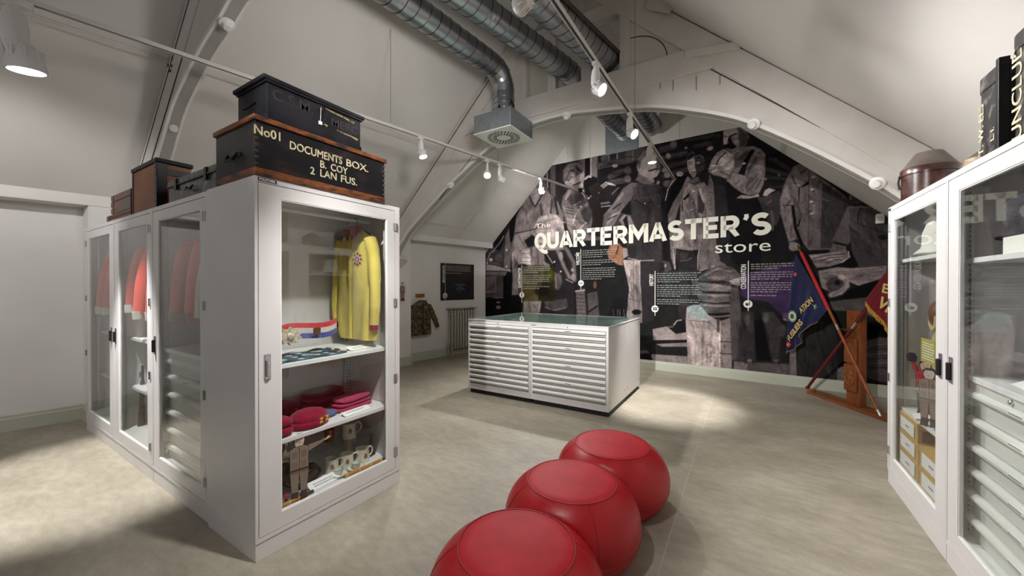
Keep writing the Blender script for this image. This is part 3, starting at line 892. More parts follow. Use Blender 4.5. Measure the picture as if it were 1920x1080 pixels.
# ---------------------------------------------------------------- central plan drawers
def plan_unit(label, loc, rz, badge):
    t = thing('plan_drawer_unit', label, 'drawer unit', loc, rz, 'plan drawer units under the glass top')
    W, DP, Hh = 1.012, 0.745, 1.03
    b = MB()
    b.box(0,0.02,0.06,0.02,DP,Hh); b.box(W-0.02,0.02,0.06,W,DP,Hh); b.box(0.02,DP-0.012,0.06,W-0.02,DP,Hh)
    b.box(0,0,0.06,0.028,0.02,Hh); b.box(W-0.028,0,0.06,W,0.02,Hh); b.box(0.028,0,Hh-0.048,W-0.028,0.02,Hh); b.box(0.028,0,0.06,W-0.028,0.02,0.135)
    b.box(0.02,0.02,Hh-0.02,W-0.02,DP-0.012,Hh); b.box(0.02,0.02,0.06,W-0.02,DP-0.012,0.08)
    b.build('case', CAB, t)
    MB().box(0.02,0.03,0,W-0.005,DP,0.0595).build('plinth', BLACK, t)
    n = 12; top, bot = Hh-0.05, 0.137; p = (top-bot)/n
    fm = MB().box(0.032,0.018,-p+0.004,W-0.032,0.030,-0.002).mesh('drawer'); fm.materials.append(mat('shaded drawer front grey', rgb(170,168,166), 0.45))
    hm = MB().prism([(0.018,-0.006),(0.018,-0.036),(-0.006,-0.040),(-0.020,-0.034),(-0.023,-0.014),(-0.012,-0.006)], 0.030, W-0.030, 'x').mesh('handle'); hm.materials.append(DRH)
    for i in range(n):
        o = obj('drawer', fm, t, loc=(0, 0, top-i*p))
        obj('handle', hm, o)
        MB().box(W*0.48,-0.0235,-0.026,W*0.55,-0.0215,-0.018).build('label_strip', INK if i % 3 == 0 else PAPER, o)
    MB().lathe([(0,0),(0.007,0),(0.007,0.004),(0,0.004)], 12, M=Matrix.Translation((W*0.5,0,Hh-0.024))@Matrix.Rotation(PI/2,4,'X'), caps=False).build('lock', CHROME, t)
    if badge:
        bo = MB().box(0.012,-0.002,Hh-0.03,0.072,0.001,Hh-0.018).build('maker_badge', BADGE, t)
        lettering('badge_lettering', 'POLSTORE', 0.011, PAPER, bo, frame((0.015,-0.0026,Hh-0.0278),(1,0,0),(0,0,1)), 0.0003, 0.0003)
    return t
X0 = -3.362; Y0 = 4.238
def vent_dots(t, x):
    for z in (0.16, 0.97):
        for y in (0.06, 0.68):
            MB().box(x-0.002,y-0.006,z-0.006,x+0.002,y+0.006,z+0.006).build('side_screw', DARKM, t)
pu = plan_unit('plan drawer unit farther from the flags, facing the red poufs', (X0,Y0,0), 0, True)
pv = plan_unit('plan drawer unit nearer the flags, facing the red poufs', (X0+1.014,Y0,0), 0, True)
vent_dots(pv, 1.0125)
pw = plan_unit('plan drawer unit at the back showing only its plain end panel, nearer the flags', (X0+2.027,Y0+1.492,0), PI, False)
vent_dots(pw, -0.0005)
px_ = plan_unit('plan drawer unit at the back by the radiator', (X0+1.013,Y0+1.492,0), PI, False)
gt = thing('glass_top', 'thick glass sheet lying over the plan drawer units', 'glass top', (X0,Y0,1.03))
MB().box(0.02,0.02,0.0005,2.007,1.472,0.004).build('display_mat', mat('pale green display mat', rgb(186,204,198), 0.7, c2=rgb(174,194,188), scale=3), gt)
MB().box(0.0,-0.004,0.0045,2.027,1.496,0.012).build('glass_sheet', GLASSTOP, gt, bevel=0.001)
fr = MB().box(-0.002,-0.006,0.0005,2.029,0.018,0.010).box(-0.002,1.474,0.0005,2.029,1.498,0.010).box(-0.002,0.018,0.0005,0.018,1.474,0.010).box(2.009,0.018,0.0005,2.029,1.474,0.010)
fr.build('edge_frame', CAB, gt)

# ---------------------------------------------------------------- leather poufs
LEATHER = mat('red leather', rgb(176,18,30), 0.36, c2=rgb(166,14,26), scale=6, bump=0.05, bscale=220, spec=0.4)
LEATHT = mat('red leather seat panel', rgb(188,32,46), 0.55, spec=0.25, c2=rgb(170,20,33), scale=6, bump=0.05, bscale=220)
STITCH = mat('dark red seam', rgb(146,14,24), 0.5)
PC = [Vector((-0.812,2.65,0)), Vector((-0.858,2.034,0)), Vector((-0.846,1.40,0))]
def pouf(label, k, rz, R=0.385, Hh=0.385):
    """Squashed ball pressed flat where it meets its neighbour."""
    c = PC[k]
    t = thing('leather_pouf', label, 'pouf', c, 0, 'red leather poufs')
    planes = []
    for q in (k-1, k+1):
        if 0 <= q < 3:
            d = PC[q]-c; planes.append((d.normalized(), d.length/2-0.003))
    def press(p, soft=0.0):
        p = Vector(p)
        for n, dist in planes:
            e = p.dot(n)-dist
            if e > 0: p = p - n*e
        return p
    zc, hz, e = Hh*0.46, Hh*0.66, 0.72
    side = [(0.0, 0.0), (R*0.60, 0.0)]
    a0 = math.asin(min(1, zc/hz)); rt = 0.252
    a1 = math.acos((rt/R)**(1/e))
    zt = zc + hz*math.sin(a1); sc_ = Hh/zt
    for i in range(25):
        a = -a0*0.98 + (a1+a0*0.98)*i/24
        side.append((R*math.cos(a)**e, (zc+hz*math.sin(a))*sc_ if a > 0 else zc*sc_+(hz*math.sin(a))*sc_))
    def turned(prof, n=72):
        mb = MB().lathe(prof, n, caps=False)
        mb.v = [press(p) for p in mb.v]
        return mb
    def ringpath(r, z, n=72):
        return [press((r*math.cos(2*PI*i/n), r*math.sin(2*PI*i/n), z)) for i in range(n)]
    turned(side).build('body', LEATHER, t, smooth=True)
    rt, zt = side[-1]
    seat = [(rt, zt-0.002), (rt-0.010, zt+0.004)] + [((rt-0.010)*(1-i/6), zt+0.004+0.010*math.sin(PI/2*i/6)) for i in range(1, 7)]
    turned(seat).build('seat_panel', LEATHT, t, smooth=True)
    MB().tube(ringpath(rt+0.001, zt+0.0005), 0.0028, 6, closed=True).build('top_seam', STITCH, t, smooth=True)
    for q in range(4):
        a = PI/2*q + rz
        MB().tube([press(((r+0.0006)*math.cos(a), (r+0.0006)*math.sin(a), z)) for r, z in side[6:]], 0.0018, 5).build('side_seam', STITCH, t)
    zi = min(range(3, len(side)), key=lambda i: abs(side[i][1]-0.13))
    MB().tube(ringpath(side[zi][0]+0.0006, side[zi][1]), 0.0018, 5, closed=True).build('lower_seam', STITCH, t)
    return t
pouf('round red leather pouf farthest back, nearest the plan drawers', 0, 0.55)
pouf('middle round red leather pouf of the three', 1, 0.75)
pouf('round red leather pouf in front, cut by the bottom edge of the view', 2, 0.6)
# ---------------------------------------------------------------- printed photo mural
def wall_to_photo(x, z):
    """Where a point of the mural wall falls on the 1920 x 1080 print layout (the artwork's own drawing grid)."""
    y = 7.048 - math.tan(math.radians(2.6))*(x-0.652)
    fx, fy = -math.sin(YAW), math.cos(YAW); rx, ry = math.cos(YAW), math.sin(YAW)
    dz = x*fx + y*fy
    return 960 + F_PX*(x*rx+y*ry)/dz, HORIZON - F_PX*(z-EYE)/dz
NC, NR = 640, 372
MX0, MX1, MZ0 = -5.275, 1.615, 0.165
cx_ = np.linspace(MX0, MX1, NC)
ctop = np.array([min(4.05, zL(x, YM(x))-0.004, zR(x)-0.004) for x in cx_])
tt = np.linspace(0, 1, NR)
GX = np.repeat(cx_[:, None], NR, 1)
GZ = MZ0 + (ctop[:, None]-MZ0)*tt[None, :]
PX, PY = wall_to_photo(GX, GZ)
PX, PY = PX.ravel(), PY.ravel()
rng = np.random.default_rng(3)
IMG = np.full((NC*NR, 3), 24.0)
def tone(g):
    return np.array([g*1.0+1, g*0.915+1, g*0.885+3])
def cover(pts, blur, width=None, closed=True):
    P = np.array(pts, float)
    pad = blur + (width or 0)
    x0, y0 = P.min(0)-pad; x1, y1 = P.max(0)+pad
    idx = np.nonzero((PX > x0) & (PX < x1) & (PY > y0) & (PY < y1))[0]
    if len(idx) == 0:
        return idx, None
    qx, qy = PX[idx], PY[idx]
    A = P; B = np.roll(P, -1, 0)
    if not closed:
        A, B = P[:-1], P[1:]
    d2 = np.full(len(idx), 1e9); inside = np.zeros(len(idx), bool)
    for (ax, ay), (bx_, by) in zip(A, B):
        ex, ey = bx_-ax, by-ay
        L2 = ex*ex+ey*ey+1e-9
        t = np.clip(((qx-ax)*ex+(qy-ay)*ey)/L2, 0, 1)
        d2 = np.minimum(d2, (qx-ax-t*ex)**2+(qy-ay-t*ey)**2)
        if closed and width is None:
            c = ((ay > qy) != (by > qy))
            xi = ax + (qy-ay)/(by-ay+1e-12)*ex
            inside ^= c & (qx < xi)
    d = np.sqrt(d2)
    sd = (width/2 - d) if width is not None else np.where(inside, d, -d)
    a = np.clip(0.5+sd/max(blur, 1e-3), 0, 1)
    return idx, a*a*(3-2*a)
def P(pts, g, blur=1.6, a=1.0):
    """Filled patch of the picture; g a grey level or a colour."""
    idx, m = cover(pts, blur)
    if m is None: return
    c = np.array(g, float) if isinstance(g, tuple) else tone(g)
    IMG[idx] += (c-IMG[idx])*(m*a)[:, None]
def E(x, y, rx, ry, g, blur=1.4, a=1.0, rot=0.0):
    c, s = math.cos(rot), math.sin(rot)
    P([(x+rx*math.cos(t)*c-ry*math.sin(t)*s, y+rx*math.cos(t)*s+ry*math.sin(t)*c) for t in [2*PI*i/18 for i in range(18)]], g, blur, a)
def L(pts, w, g, blur=1.2, a=1.0):
    idx, m = cover(pts, blur, w, False)
    if m is None: return
    c = np.array(g, float) if isinstance(g, tuple) else tone(g)
    IMG[idx] += (c-IMG[idx])*(m*a)[:, None]

# --- plank wall and blanket shelves at the back
for x0, x1, g in ((1000,1033,40),(1033,1042,66),(1042,1062,30),(1062,1084,36),(1084,1097,58),(1097,1107,14),(1107,1110,118),(1110,1121,78),(1121,1127,26),(1127,1141,58),(1141,1143,92),(1143,1156,32),(1156,1159,92),(1159,1172,42),(1172,1186,56),(1186,1188,80),(1188,1210,50)):
    P([(x0,240),(x1,240),(x1,420),(x0,420)], g, 0.8)
L([(1026,320),(1027,352)], 1.4, 140)
P([(1120,318),(1210,300),(1215,255),(1500,215),(1680,320),(1680,480),(1120,480)], 22, 4)
def roll(x0, y0, x1, y1, w, g, tagx=None):
    L([(x0,y0),(x1,y1)], w, g, 4); L([(x0,y0-w*0.2),(x1,y1-w*0.2)], w*0.25, g+16, 3, 0.7)
    L([(x0,y0+w*0.55),(x1,y1+w*0.55)], 2, 10, 2)
for r in ((1125,312,1168,303,13,46),(1145,331,1170,321,12,50),(1146,343,1168,340,12,48),(1240,282,1262,276,13,42),(1232,300,1300,286,11,38),(1244,316,1300,301,10,36),(1246,331,1300,315,10,38),(1285,264,1345,255,9,38),(1300,276,1330,270,9,34),(1250,345,1270,340,12,44),(1445,300,1478,318,11,36),(1438,318,1480,330,10,34),(1440,334,1478,338,8,30),(1444,352,1476,352,7,28)):
    roll(*r)
for x, y, rx, ry, g, ro in ((1153,311,5.5,3.4,130,0),(1177,320,7,7.5,72,0),(1177,336,6.5,7,68,0),(1263,271,6,6.5,76,0),(1253,293,4.5,5.5,104,-.4),(1247,319,6.5,5,84,-.3),(1251,329,6,5.5,90,0),(1249,345,6,6,64,0),(1331,279,6,4,104,-.3),(1286,278,3,2.4,110,0),(1234,343,3,4,90,.3),(1460,329,3,3,66,0),(1434,336,3.4,2.6,78,0),(1454,300,3,3,56,0)):
    E(x, y, rx, ry, g, 2, 1, ro)

# --- desk and clutter in the corner
P([(905,505),(960,505),(960,600),(905,600)], 14)
P([(912,468),(926,452),(946,444),(948,500),(912,500)], 44, 3)
P([(926,468),(928,452),(942,441),(947,447),(938,470)], 18)
for pts, w, g in (([(914,488),(920,475),(929,466)],2,112),([(929,466),(938,455),(945,443)],2,96),([(918,476),(930,470)],2.5,90),([(913,470),(924,464)],2,60),([(915,494),(922,492),(938,496)],2.5,70)):
    L(pts, w, g)
E(921,487,3.4,3,140); E(914,493,1.6,3,120); E(936,484,8,8,58,5)
P([(912,496),(926,497),(958,506),(958,510),(912,508)], 112)
P([(912,509),(952,509),(948,517),(912,516)], 78); L([(912,508),(955,509)], 1.6, 30)
P([(912,517),(944,517),(944,556),(912,558)], 62); P([(912,519),(929,519),(929,546),(912,548)], 74)
L([(930,518),(930,547),(912,548)], 1.2, 104); L([(912,552),(944,552)], 1.5, 48)
E(935,576,4.5,3.4,98); E(935,567,4,2,84); L([(926,558),(944,558)], 2, 96, 2)

# --- coat hanging behind the first man
P([(945,505),(948,445),(956,424),(960,440),(957,505)], 76); E(950.5,469,1.6,2,150,1); E(950.5,500,1.5,2,140,1)
P([(954,412),(974,378),(992,372),(984,384),(971,404),(967,445),(957,455)], 14, 2)
# --- first man, carrying a wide dish
P([(957,600),(962,520),(958,470),(964,440),(969,404),(980,384),(993,366),(1006,350),(1024,352),(1036,370),(1046,378),(1056,402),(1060,450),(1062,600)], 84, 2.5)
P([(968,436),(971,406),(986,384),(994,392),(990,425),(978,432)], 92, 3)
P([(1004,348),(1010,338),(1022,336),(1024,350),(1012,362)], 66, 2)
P([(993,362),(1006,352),(1014,372),(1004,388),(996,376)], 98, 2); L([(992,364),(997,378),(1004,388),(1011,376),(1022,356)], 2.2, 26)
L([(1014,384),(1016,403)], 3.2, 40, 2.5); L([(1018,396),(1036,374)], 2, 54, 2); L([(1034,378),(1033,404)], 3.5, 44, 3); L([(1041,372),(1046,402)], 4.5, 30, 3)
P([(1026,356),(1034,376),(1030,402),(1020,400),(1018,380)], 98, 4); E(1006,406,7,8,74,4); L([(986,396),(990,420)], 2, 66, 3)
P([(1003,440),(1002,424),(1012,408),(1030,401),(1046,404),(1056,418),(1060,440),(1058,468),(1040,472),(1010,462)], 112, 2)
E(1028,414,20,10,122,6); E(1050,440,8,14,88,5); L([(1028,403),(1029,408)], 1.2, 60); L([(1053,417),(1060,417)], 2, 132)
P([(963,456),(966,440),(980,433),(1000,431),(1004,440),(992,456),(978,470),(968,474)], 104, 2)
L([(966,438),(985,434),(1004,430),(1016,420)], 2, 38); P([(984,452),(998,440),(1006,446),(1002,462),(990,464)], 20, 4)
P([(961,474),(970,464),(992,466),(1016,464),(1020,480),(1014,496),(986,500),(968,496),(960,486)], 112, 2.5)
P([(978,470),(994,468),(996,496),(980,494)], 138, 3)
for y in (475,483,490): L([(980,y),(996,y+1)], 1.2, 86)
P([(996,464),(1020,460),(1022,498),(1002,504),(997,490)], 84, 3); L([(1008,466),(1010,500)], 3, 60, 3); L([(1000,466),(1001,498)], 2, 110, 2)
P([(964,480),(972,494),(984,500),(978,512),(964,504)], 64, 3); E(981,500,9,5,22,3)
P([(1020,470),(1064,468),(1078,500),(1076,600),(1010,600),(1010,545),(1024,510)], 30, 4)
L([(1022,474),(1040,498)], 5, 16); L([(1024,474),(1037,494)], 1.4, 132); E(1040,491,1.6,1.6,170,1); E(1052,509,1.6,1.6,150,1)
P([(1020,490),(1032,497),(1028,507),(1020,500)], 106, 2)
L([(1046,470),(1058,500),(1068,520)], 6, 88, 4); L([(1062,466),(1076,492),(1078,525)], 7, 78, 4); L([(1056,474),(1066,500)], 2, 20)
E(1074,506,3,3,118,2); E(1075,520,5,6,104,3); E(1052,480,4,8,110,3); E(1082,478,4,3,90,2); L([(1062,524),(1074,530)], 2, 110)
P([(962,512),(968,500),(973,530),(972,553),(963,554)], 88, 3)
P([(958,553),(982,553),(980,600),(940,600),(944,560)], 14, 2)
P([(981,564),(1016,564),(1013,584),(1008,588),(985,586)], 104, 2.5); L([(992,566),(995,586)], 3, 76, 3); L([(1014,564),(1010,587)], 1.5, 132, 1.5)
P([(1020,565),(1062,560),(1066,575),(1045,582),(1028,580)], 58, 5); L([(1023,576),(1040,582),(1062,577)], 2, 90, 2)
E(1046,528,8,16,64,6); L([(1041,512),(1044,540)], 2, 96, 3)

# --- sergeant leaning over
P([(1057,340),(1056,320),(1066,308),(1080,305),(1092,312),(1096,326),(1096,342),(1092,358),(1076,361),(1066,352)], 104, 1.5)
P([(1056,330),(1057,318),(1066,308),(1080,304),(1092,311),(1095,322),(1086,328),(1072,334),(1064,344),(1058,340)], 60, 2)
for pts in ([(1059,334),(1061,319),(1069,311)], [(1066,336),(1071,325),(1078,324)], [(1072,310),(1082,307),(1088,312)], [(1062,330),(1066,318),(1076,314)]):
    L(pts, 2, 104, 2.2, 0.8)
L([(1070,319),(1076,322)], 3, 30, 2); L([(1082,316),(1090,322)], 4, 26, 3); E(1075,329,4,3,108,2)
E(1063,343,3.4,4,126); P([(1068,340),(1080,334),(1092,328),(1090,340),(1076,348)], 116, 3); L([(1075,348),(1088,343)], 2.4, 38, 2)
E(1090,348,3.5,4,134,2); P([(1083,354),(1092,353),(1095,360),(1087,361)], 18); E(1094,358,2,2,118); P([(1068,350),(1082,352),(1082,360),(1074,360)], 92, 3)
P([(1053,386),(1056,368),(1066,356),(1084,361),(1100,366),(1116,376),(1126,396),(1131,420),(1131,450),(1074,452),(1064,426),(1056,402)], 74)
P([(1059,374),(1066,355),(1072,358),(1064,376)], 106); P([(1062,374),(1073,362),(1094,365),(1102,380),(1090,394),(1070,384)], 52, 2.5)
P([(1076,384),(1088,376),(1097,371),(1103,380),(1092,393),(1083,394)], 72); L([(1076,386),(1090,378)], 1.4, 100); L([(1084,395),(1103,381)], 1.6, 108); E(1089.5,387.5,1.8,1.5,150,1)
P([(1100,368),(1116,372),(1130,384),(1132,446),(1106,440),(1112,410),(1106,392)], 26, 3); P([(1088,398),(1104,386),(1112,400),(1104,422),(1094,412)], 46, 3)
L([(1092,362),(1098,372)], 1.6, 130); E(1104,372,2,2,138,1); E(1114,388,2,2.6,130,1); E(1116,406,2.2,2.2,136,1)
P([(1056,386),(1072,392),(1080,412),(1092,428),(1104,420),(1100,436),(1078,446),(1066,430)], 92, 2.5)
for k in range(3): L([(1064,410+k*4),(1074,415+k*4),(1081-k,400+k*5)], 1.1, 138, 1)
for k in range(3): L([(1062,389+k*5),(1074,392+k*5)], 2.5, 50, 2.5)
L([(1080,440),(1092,424),(1100,418)], 3, 120, 2)
P([(1094,346),(1096,334),(1106,329),(1120,334),(1122,352),(1112,368),(1098,362)], 16); L([(1097,336),(1104,331),(1108,332)], 4, 122, 1.6)
P([(1104,352),(1120,342),(1132,352),(1128,372),(1112,378)], (32,27,25), 3); E(1123,362,1.5,1.5,100,1); P([(1110,380),(1130,384),(1132,440),(1112,436)], (26,22,20), 3)
P([(1127,352),(1140,343),(1160,352),(1157,366),(1140,376),(1128,367)], 28)
for k in range(3): L([(1127+k*2,349+k*2),(1136+k*2,342+k*2),(1148+k*3,345+k*1.5)], 1.3, 150, 1)
L([(1148,364),(1160,352)], 2, 82); L([(1128,388),(1145,386)], 2, 116); L([(1128,382),(1142,380)], 4, 80, 2)

# --- soldier with his hand on his hip
P([(1128,432),(1133,404),(1150,382),(1168,356),(1186,342),(1208,345),(1228,344),(1240,352),(1248,380),(1252,420),(1254,490),(1226,496),(1178,488),(1172,446)], 40)
P([(1129,434),(1133,404),(1150,382),(1168,354),(1184,342),(1198,345),(1190,362),(1176,388),(1164,400),(1150,424),(1134,440)], 74, 2)
L([(1136,424),(1150,404),(1166,396)], 5, 104, 3); L([(1134,404),(1152,384),(1168,362)], 4, 90, 4); L([(1150,392),(1164,382)], 3, 34, 2); L([(1140,412),(1156,404)], 2.5, 40, 2)
P([(1163,398),(1182,376),(1184,402),(1172,403)], 16, 3); P([(1161,413),(1170,402),(1182,405),(1190,424),(1178,440)], 96, 3); P([(1168,412),(1176,404),(1178,420),(1184,434),(1176,436)], 22, 2)
P([(1194,316),(1197,300),(1205,286),(1218,278),(1231,285),(1237,300),(1238,320),(1232,331),(1222,336),(1208,333),(1198,326)], 112)
P([(1194,314),(1196,298),(1206,284),(1219,278),(1230,284),(1224,290),(1212,292),(1203,302),(1199,317)], 72, 2.5); E(1196,313,2.6,5.5,92)
P([(1229,288),(1239,300),(1239,318),(1230,322)], 62, 4); L([(1217,321),(1231,317)], 3, 34, 2); E(1221,324.5,5,1.8,118); L([(1206,333),(1222,337)], 2, 70, 2)
P([(1197,326),(1208,334),(1226,336),(1227,343),(1208,343),(1194,336)], 98); P([(1191,338),(1198,329),(1224,343),(1224,347),(1205,345)], 72)
L([(1190,376),(1204,384),(1224,378)], 1.8, 22); E(1209.5,382,1.8,1.6,130,1); L([(1196,371),(1222,370)], 2, 54, 2); E(1234,366,1.8,1.8,74,1); E(1236,387,1.8,1.8,70,1)
P([(1186,352),(1204,348),(1206,372),(1188,374)], 50, 4); L([(1214,385),(1214,480)], 1.2, 28); P([(1240,356),(1254,400),(1256,490),(1242,490)], 20, 4)
L([(1178,484),(1200,489),(1226,488)], 2, 104); P([(1174,463),(1192,460),(1195,480),(1183,485)], 34); P([(1243,488),(1256,492),(1260,506),(1247,511)], 50); E(1248,498,1.4,3,120,1)
P([(1168,487),(1201,489),(1201,530),(1205,566),(1204,605),(1174,605),(1180,540)], 116)
L([(1188,492),(1190,600)], 1.2, 66); L([(1194,500),(1197,560),(1200,600)], 8, 84, 6); L([(1178,560),(1200,566)], 2, 78, 2); L([(1184,530),(1186,560)], 3, 92, 3)
P([(1201,490),(1240,492),(1226,600),(1205,606),(1202,540)], 32, 2); E(1194,585,9,5,18)
P([(1150,560),(1172,560),(1172,605),(1140,605)], 18, 3)
P([(1080,545),(1096,541),(1101,602),(1083,602)], 72, 2)
for k in range(7): L([(1081,552+k*7),(1100,553+k*7)], 1.4, 44)
P([(1102,550),(1120,546),(1125,602),(1104,602)], 60, 2); L([(1104,585),(1120,574)], 3, 20); L([(1080,546),(1096,544)], 3, 120, 2); E(1116,534,3,7,(84,60,44),3)
P([(1139,472),(1144,460),(1160,456),(1168,464),(1168,498),(1158,496),(1150,490),(1141,484)], (112,80,62), 2.5); L([(1160,462),(1156,476)], 3, (60,40,34), 2); P([(1168,464),(1176,466),(1178,480),(1168,486)], 110, 2)
for x in (1150,1158,1162,1170): L([(x,580),(x+1.5,600)], 0.9, 84)

# --- young man trying on a coat
P([(1248,410),(1253,372),(1262,346),(1271,334),(1288,334),(1282,352),(1268,374),(1257,398),(1254,412)], 12)
P([(1252,404),(1262,380),(1276,358),(1289,330),(1295,336),(1284,364),(1273,388),(1266,412),(1264,432),(1268,470),(1266,508),(1258,482),(1255,432)], 82, 2)
E(1274.5,327,6.4,4.8,130,1.5); L([(1274,325),(1281,330)], 1.4, 54); L([(1248,376),(1252,356),(1260,342),(1268,334)], 1.2, 150, 1); L([(1258,346),(1262,340)], 1, 150, 1)
P([(1276,374),(1284,354),(1296,338),(1306,346),(1320,342),(1327,352),(1327,384),(1322,424),(1320,468),(1300,469),(1262,463),(1270,436),(1275,412)], 94)
P([(1286,300),(1289,284),(1302,278),(1320,279),(1333,288),(1334,306),(1326,322),(1316,336),(1302,336),(1290,322)], 20)
P([(1288,302),(1299,296),(1304,300),(1303,316),(1306,326),(1301,334),(1294,328),(1289,316)], 112); P([(1302,297),(1318,298),(1323,306),(1318,322),(1308,330),(1304,318)], 36, 2)
E(1309,306,3.2,2.2,100,1.6); L([(1290,304),(1298,306)], 1.6, 36, 1); L([(1291,308),(1297,309)], 1.4, 30, 1); E(1298,315,2.4,3.6,122,2); L([(1296,323.5),(1304,323)], 1.8, 46, 1.4); E(1300,329,4,2.4,104,2)
L([(1287,302),(1291,290),(1299,286)], 2, 56, 2); L([(1296,284),(1302,290)], 1.4, 60, 1.5); L([(1298,296),(1312,292),(1318,296)], 2, 80, 2.5)
P([(1296,334),(1308,332),(1316,344),(1304,348)], 66, 2); L([(1293,342),(1302,346),(1312,340)], 2.4, 30); P([(1282,356),(1294,344),(1298,356),(1284,368)], 106, 3)
P([(1280,374),(1292,362),(1292,368),(1284,376)], 14); L([(1279,378),(1280,396)], 2, 30, 1.4); L([(1294,350),(1293,466)], 1, 62); L([(1312,354),(1319,380)], 1.6, 132, 1)
P([(1308,356),(1314,372),(1322,384),(1318,402),(1308,398)], 44, 3)
for x, y in ((1300,360),(1298,378),(1297,394)): E(x, y, 2.6, 2.2, 140, 1); E(x+1.4, y+1.4, 2, 1.4, 40, 1, .7)
P([(1264,436),(1300,428),(1299,469),(1262,463)], 112, 2); L([(1262,464),(1298,470)], 1.4, 130, 1)
P([(1268,468),(1300,470),(1312,500),(1304,562),(1274,562),(1272,500)], 34, 2); L([(1276,489),(1288,488),(1296,484)], 2, 74, 1.6); P([(1276,474),(1292,474),(1286,486),(1276,486)], 50, 3); L([(1262,468),(1266,504)], 2, 128, 1.2)
P([(1273,560),(1290,560),(1290,600),(1273,598)], 34); P([(1250,620),(1262,608),(1271,599),(1291,602),(1291,622),(1266,626),(1254,625)], 18); L([(1264,609),(1270,601),(1278,600)], 2.4, 112, 1.4); L([(1253,614),(1262,612)], 3, 66, 2)
# --- the long coat held up for him
P([(1308,480),(1318,420),(1324,372),(1330,326),(1337,344),(1341,390),(1343,456),(1362,500),(1356,516),(1330,500),(1312,508)], 80, 2)
L([(1309,506),(1308,484),(1316,440)], 1.3, 126, 1); L([(1312,508),(1340,499)], 1.3, 120, 1)
for y in (344,362,378,394): L([(1329,y),(1335,y-2)], 1.1, 40, 1)
P([(1338,346),(1364,350),(1372,400),(1370,500),(1350,490),(1342,440)], 30, 3)

# --- moustached man in shirtsleeves
P([(1356,268),(1356,246),(1364,242),(1386,236),(1398,246),(1403,258),(1398,272),(1390,282),(1374,287),(1362,280)], 84)
P([(1356,272),(1356,246),(1380,239),(1382,249),(1366,256),(1362,270)], 122, 2.5); P([(1386,242),(1404,256),(1400,270),(1388,278),(1384,262)], 50, 4)
L([(1367,257),(1379,252)], 3, 22, 2); L([(1357,256),(1362,257)], 2, 34, 1.2); E(1378,256,4,2.2,96,2); P([(1364,260),(1370,258),(1374,270),(1365,272)], 20, 2); E(1381,267,5,5,104,3); P([(1357,273),(1372,268),(1381,276),(1372,281),(1360,278)], 14, 1.6)
E(1402,257,2.4,4.6,66)
P([(1328,318),(1334,300),(1345,286),(1358,280),(1372,287),(1395,276),(1412,275),(1426,280),(1434,290),(1435,320),(1431,346),(1423,362),(1405,367),(1390,362),(1374,350),(1365,337),(1350,331),(1334,326)], 90)
P([(1344,306),(1352,290),(1366,289),(1384,294),(1376,314),(1360,320)], 126, 4); L([(1364,288),(1370,292),(1384,284)], 2, 134, 2)
P([(1384,326),(1392,308),(1400,292),(1409,280),(1415,283),(1404,302),(1398,318),(1396,330)], 16); L([(1342,310),(1350,296),(1360,287)], 2.2, 30); E(1393,307,5,1.8,160,1)
P([(1376,296),(1398,284),(1400,292),(1388,314),(1376,316)], 66, 4)
for pts in ([(1400,332),(1410,306),(1424,286)], [(1410,340),(1426,320),(1430,300)], [(1397,352),(1410,334)], [(1406,356),(1420,336)], [(1416,356),(1426,338)]):
    L(pts, 2.2, 50, 2.5)
P([(1362,340),(1372,325),(1394,330),(1402,338),(1396,352),(1384,358),(1370,350)], 110, 2.5); P([(1418,290),(1432,292),(1432,330),(1420,330)], 102, 5)
P([(1327,322),(1331,312),(1346,310),(1352,317),(1368,323),(1372,330),(1364,337),(1350,331),(1338,329)], 92, 1.6); L([(1332,311.5),(1347,311)], 1.6, 146, 1); L([(1336,322),(1344,318)], 3, 130, 1.5); L([(1350,322),(1366,330)], 3, 58, 2)
P([(1364,340),(1376,352),(1392,364),(1384,372),(1390,376),(1426,370),(1430,420),(1426,500),(1400,512),(1372,490),(1366,400),(1358,346)], 16, 2.5)
P([(1381,372),(1388,366),(1408,368),(1422,363),(1423,369),(1402,373)], 122)
# --- bag and cloth between him and the tunic
P([(1420,371),(1436,368),(1462,358),(1466,396),(1455,424),(1442,420),(1430,396)], 48, 3); L([(1446,398),(1449,414),(1447,430)], 6, 74, 3); L([(1436,384),(1446,376)], 3, 70, 3)
P([(1430,367),(1434,357),(1442,353),(1454,357),(1446,361),(1437,368)], 136)

# --- tunic on the line
P([(1476,332),(1487,313),(1500,308),(1514,316),(1532,330),(1562,350),(1592,376),(1580,405),(1568,440),(1558,468),(1516,469),(1502,452),(1497,449),(1480,458),(1472,432),(1463,400),(1462,374),(1468,350)], 78)
P([(1463,400),(1462,376),(1474,346),(1488,366),(1486,392),(1490,428),(1497,449),(1480,457),(1472,430)], 94, 2.5); L([(1468,385),(1484,386)], 2, 48, 2); L([(1470,390),(1482,376)], 1.6, 50, 1.6)
L([(1486,388),(1491,428),(1503,458)], 6, 10, 2.5); L([(1484,330),(1490,345)], 3, 36, 2.5); L([(1501,326),(1510,318)], 3, 46, 2); L([(1496,314),(1504,330)], 2.4, 52, 2)
L([(1516,322),(1515,466)], 1.4, 50, 1.2); L([(1534,340),(1536,420)], 1.2, 56, 1.2); P([(1500,351),(1516,339),(1515,347),(1502,352)], 12); L([(1498,352),(1497,380)], 2.4, 20); L([(1498,352),(1508,352),(1509,376),(1500,382)], 1.1, 50, 1); E(1496.5,347.5,1.6,1.6,120,1)
L([(1496,424),(1500,412)], 3.4, 10); P([(1540,342),(1592,376),(1578,420),(1558,466),(1538,466)], 44, 5); L([(1536,342),(1540,372),(1552,378)], 1.4, 82); L([(1547,408),(1550,422)], 1.4, 74)
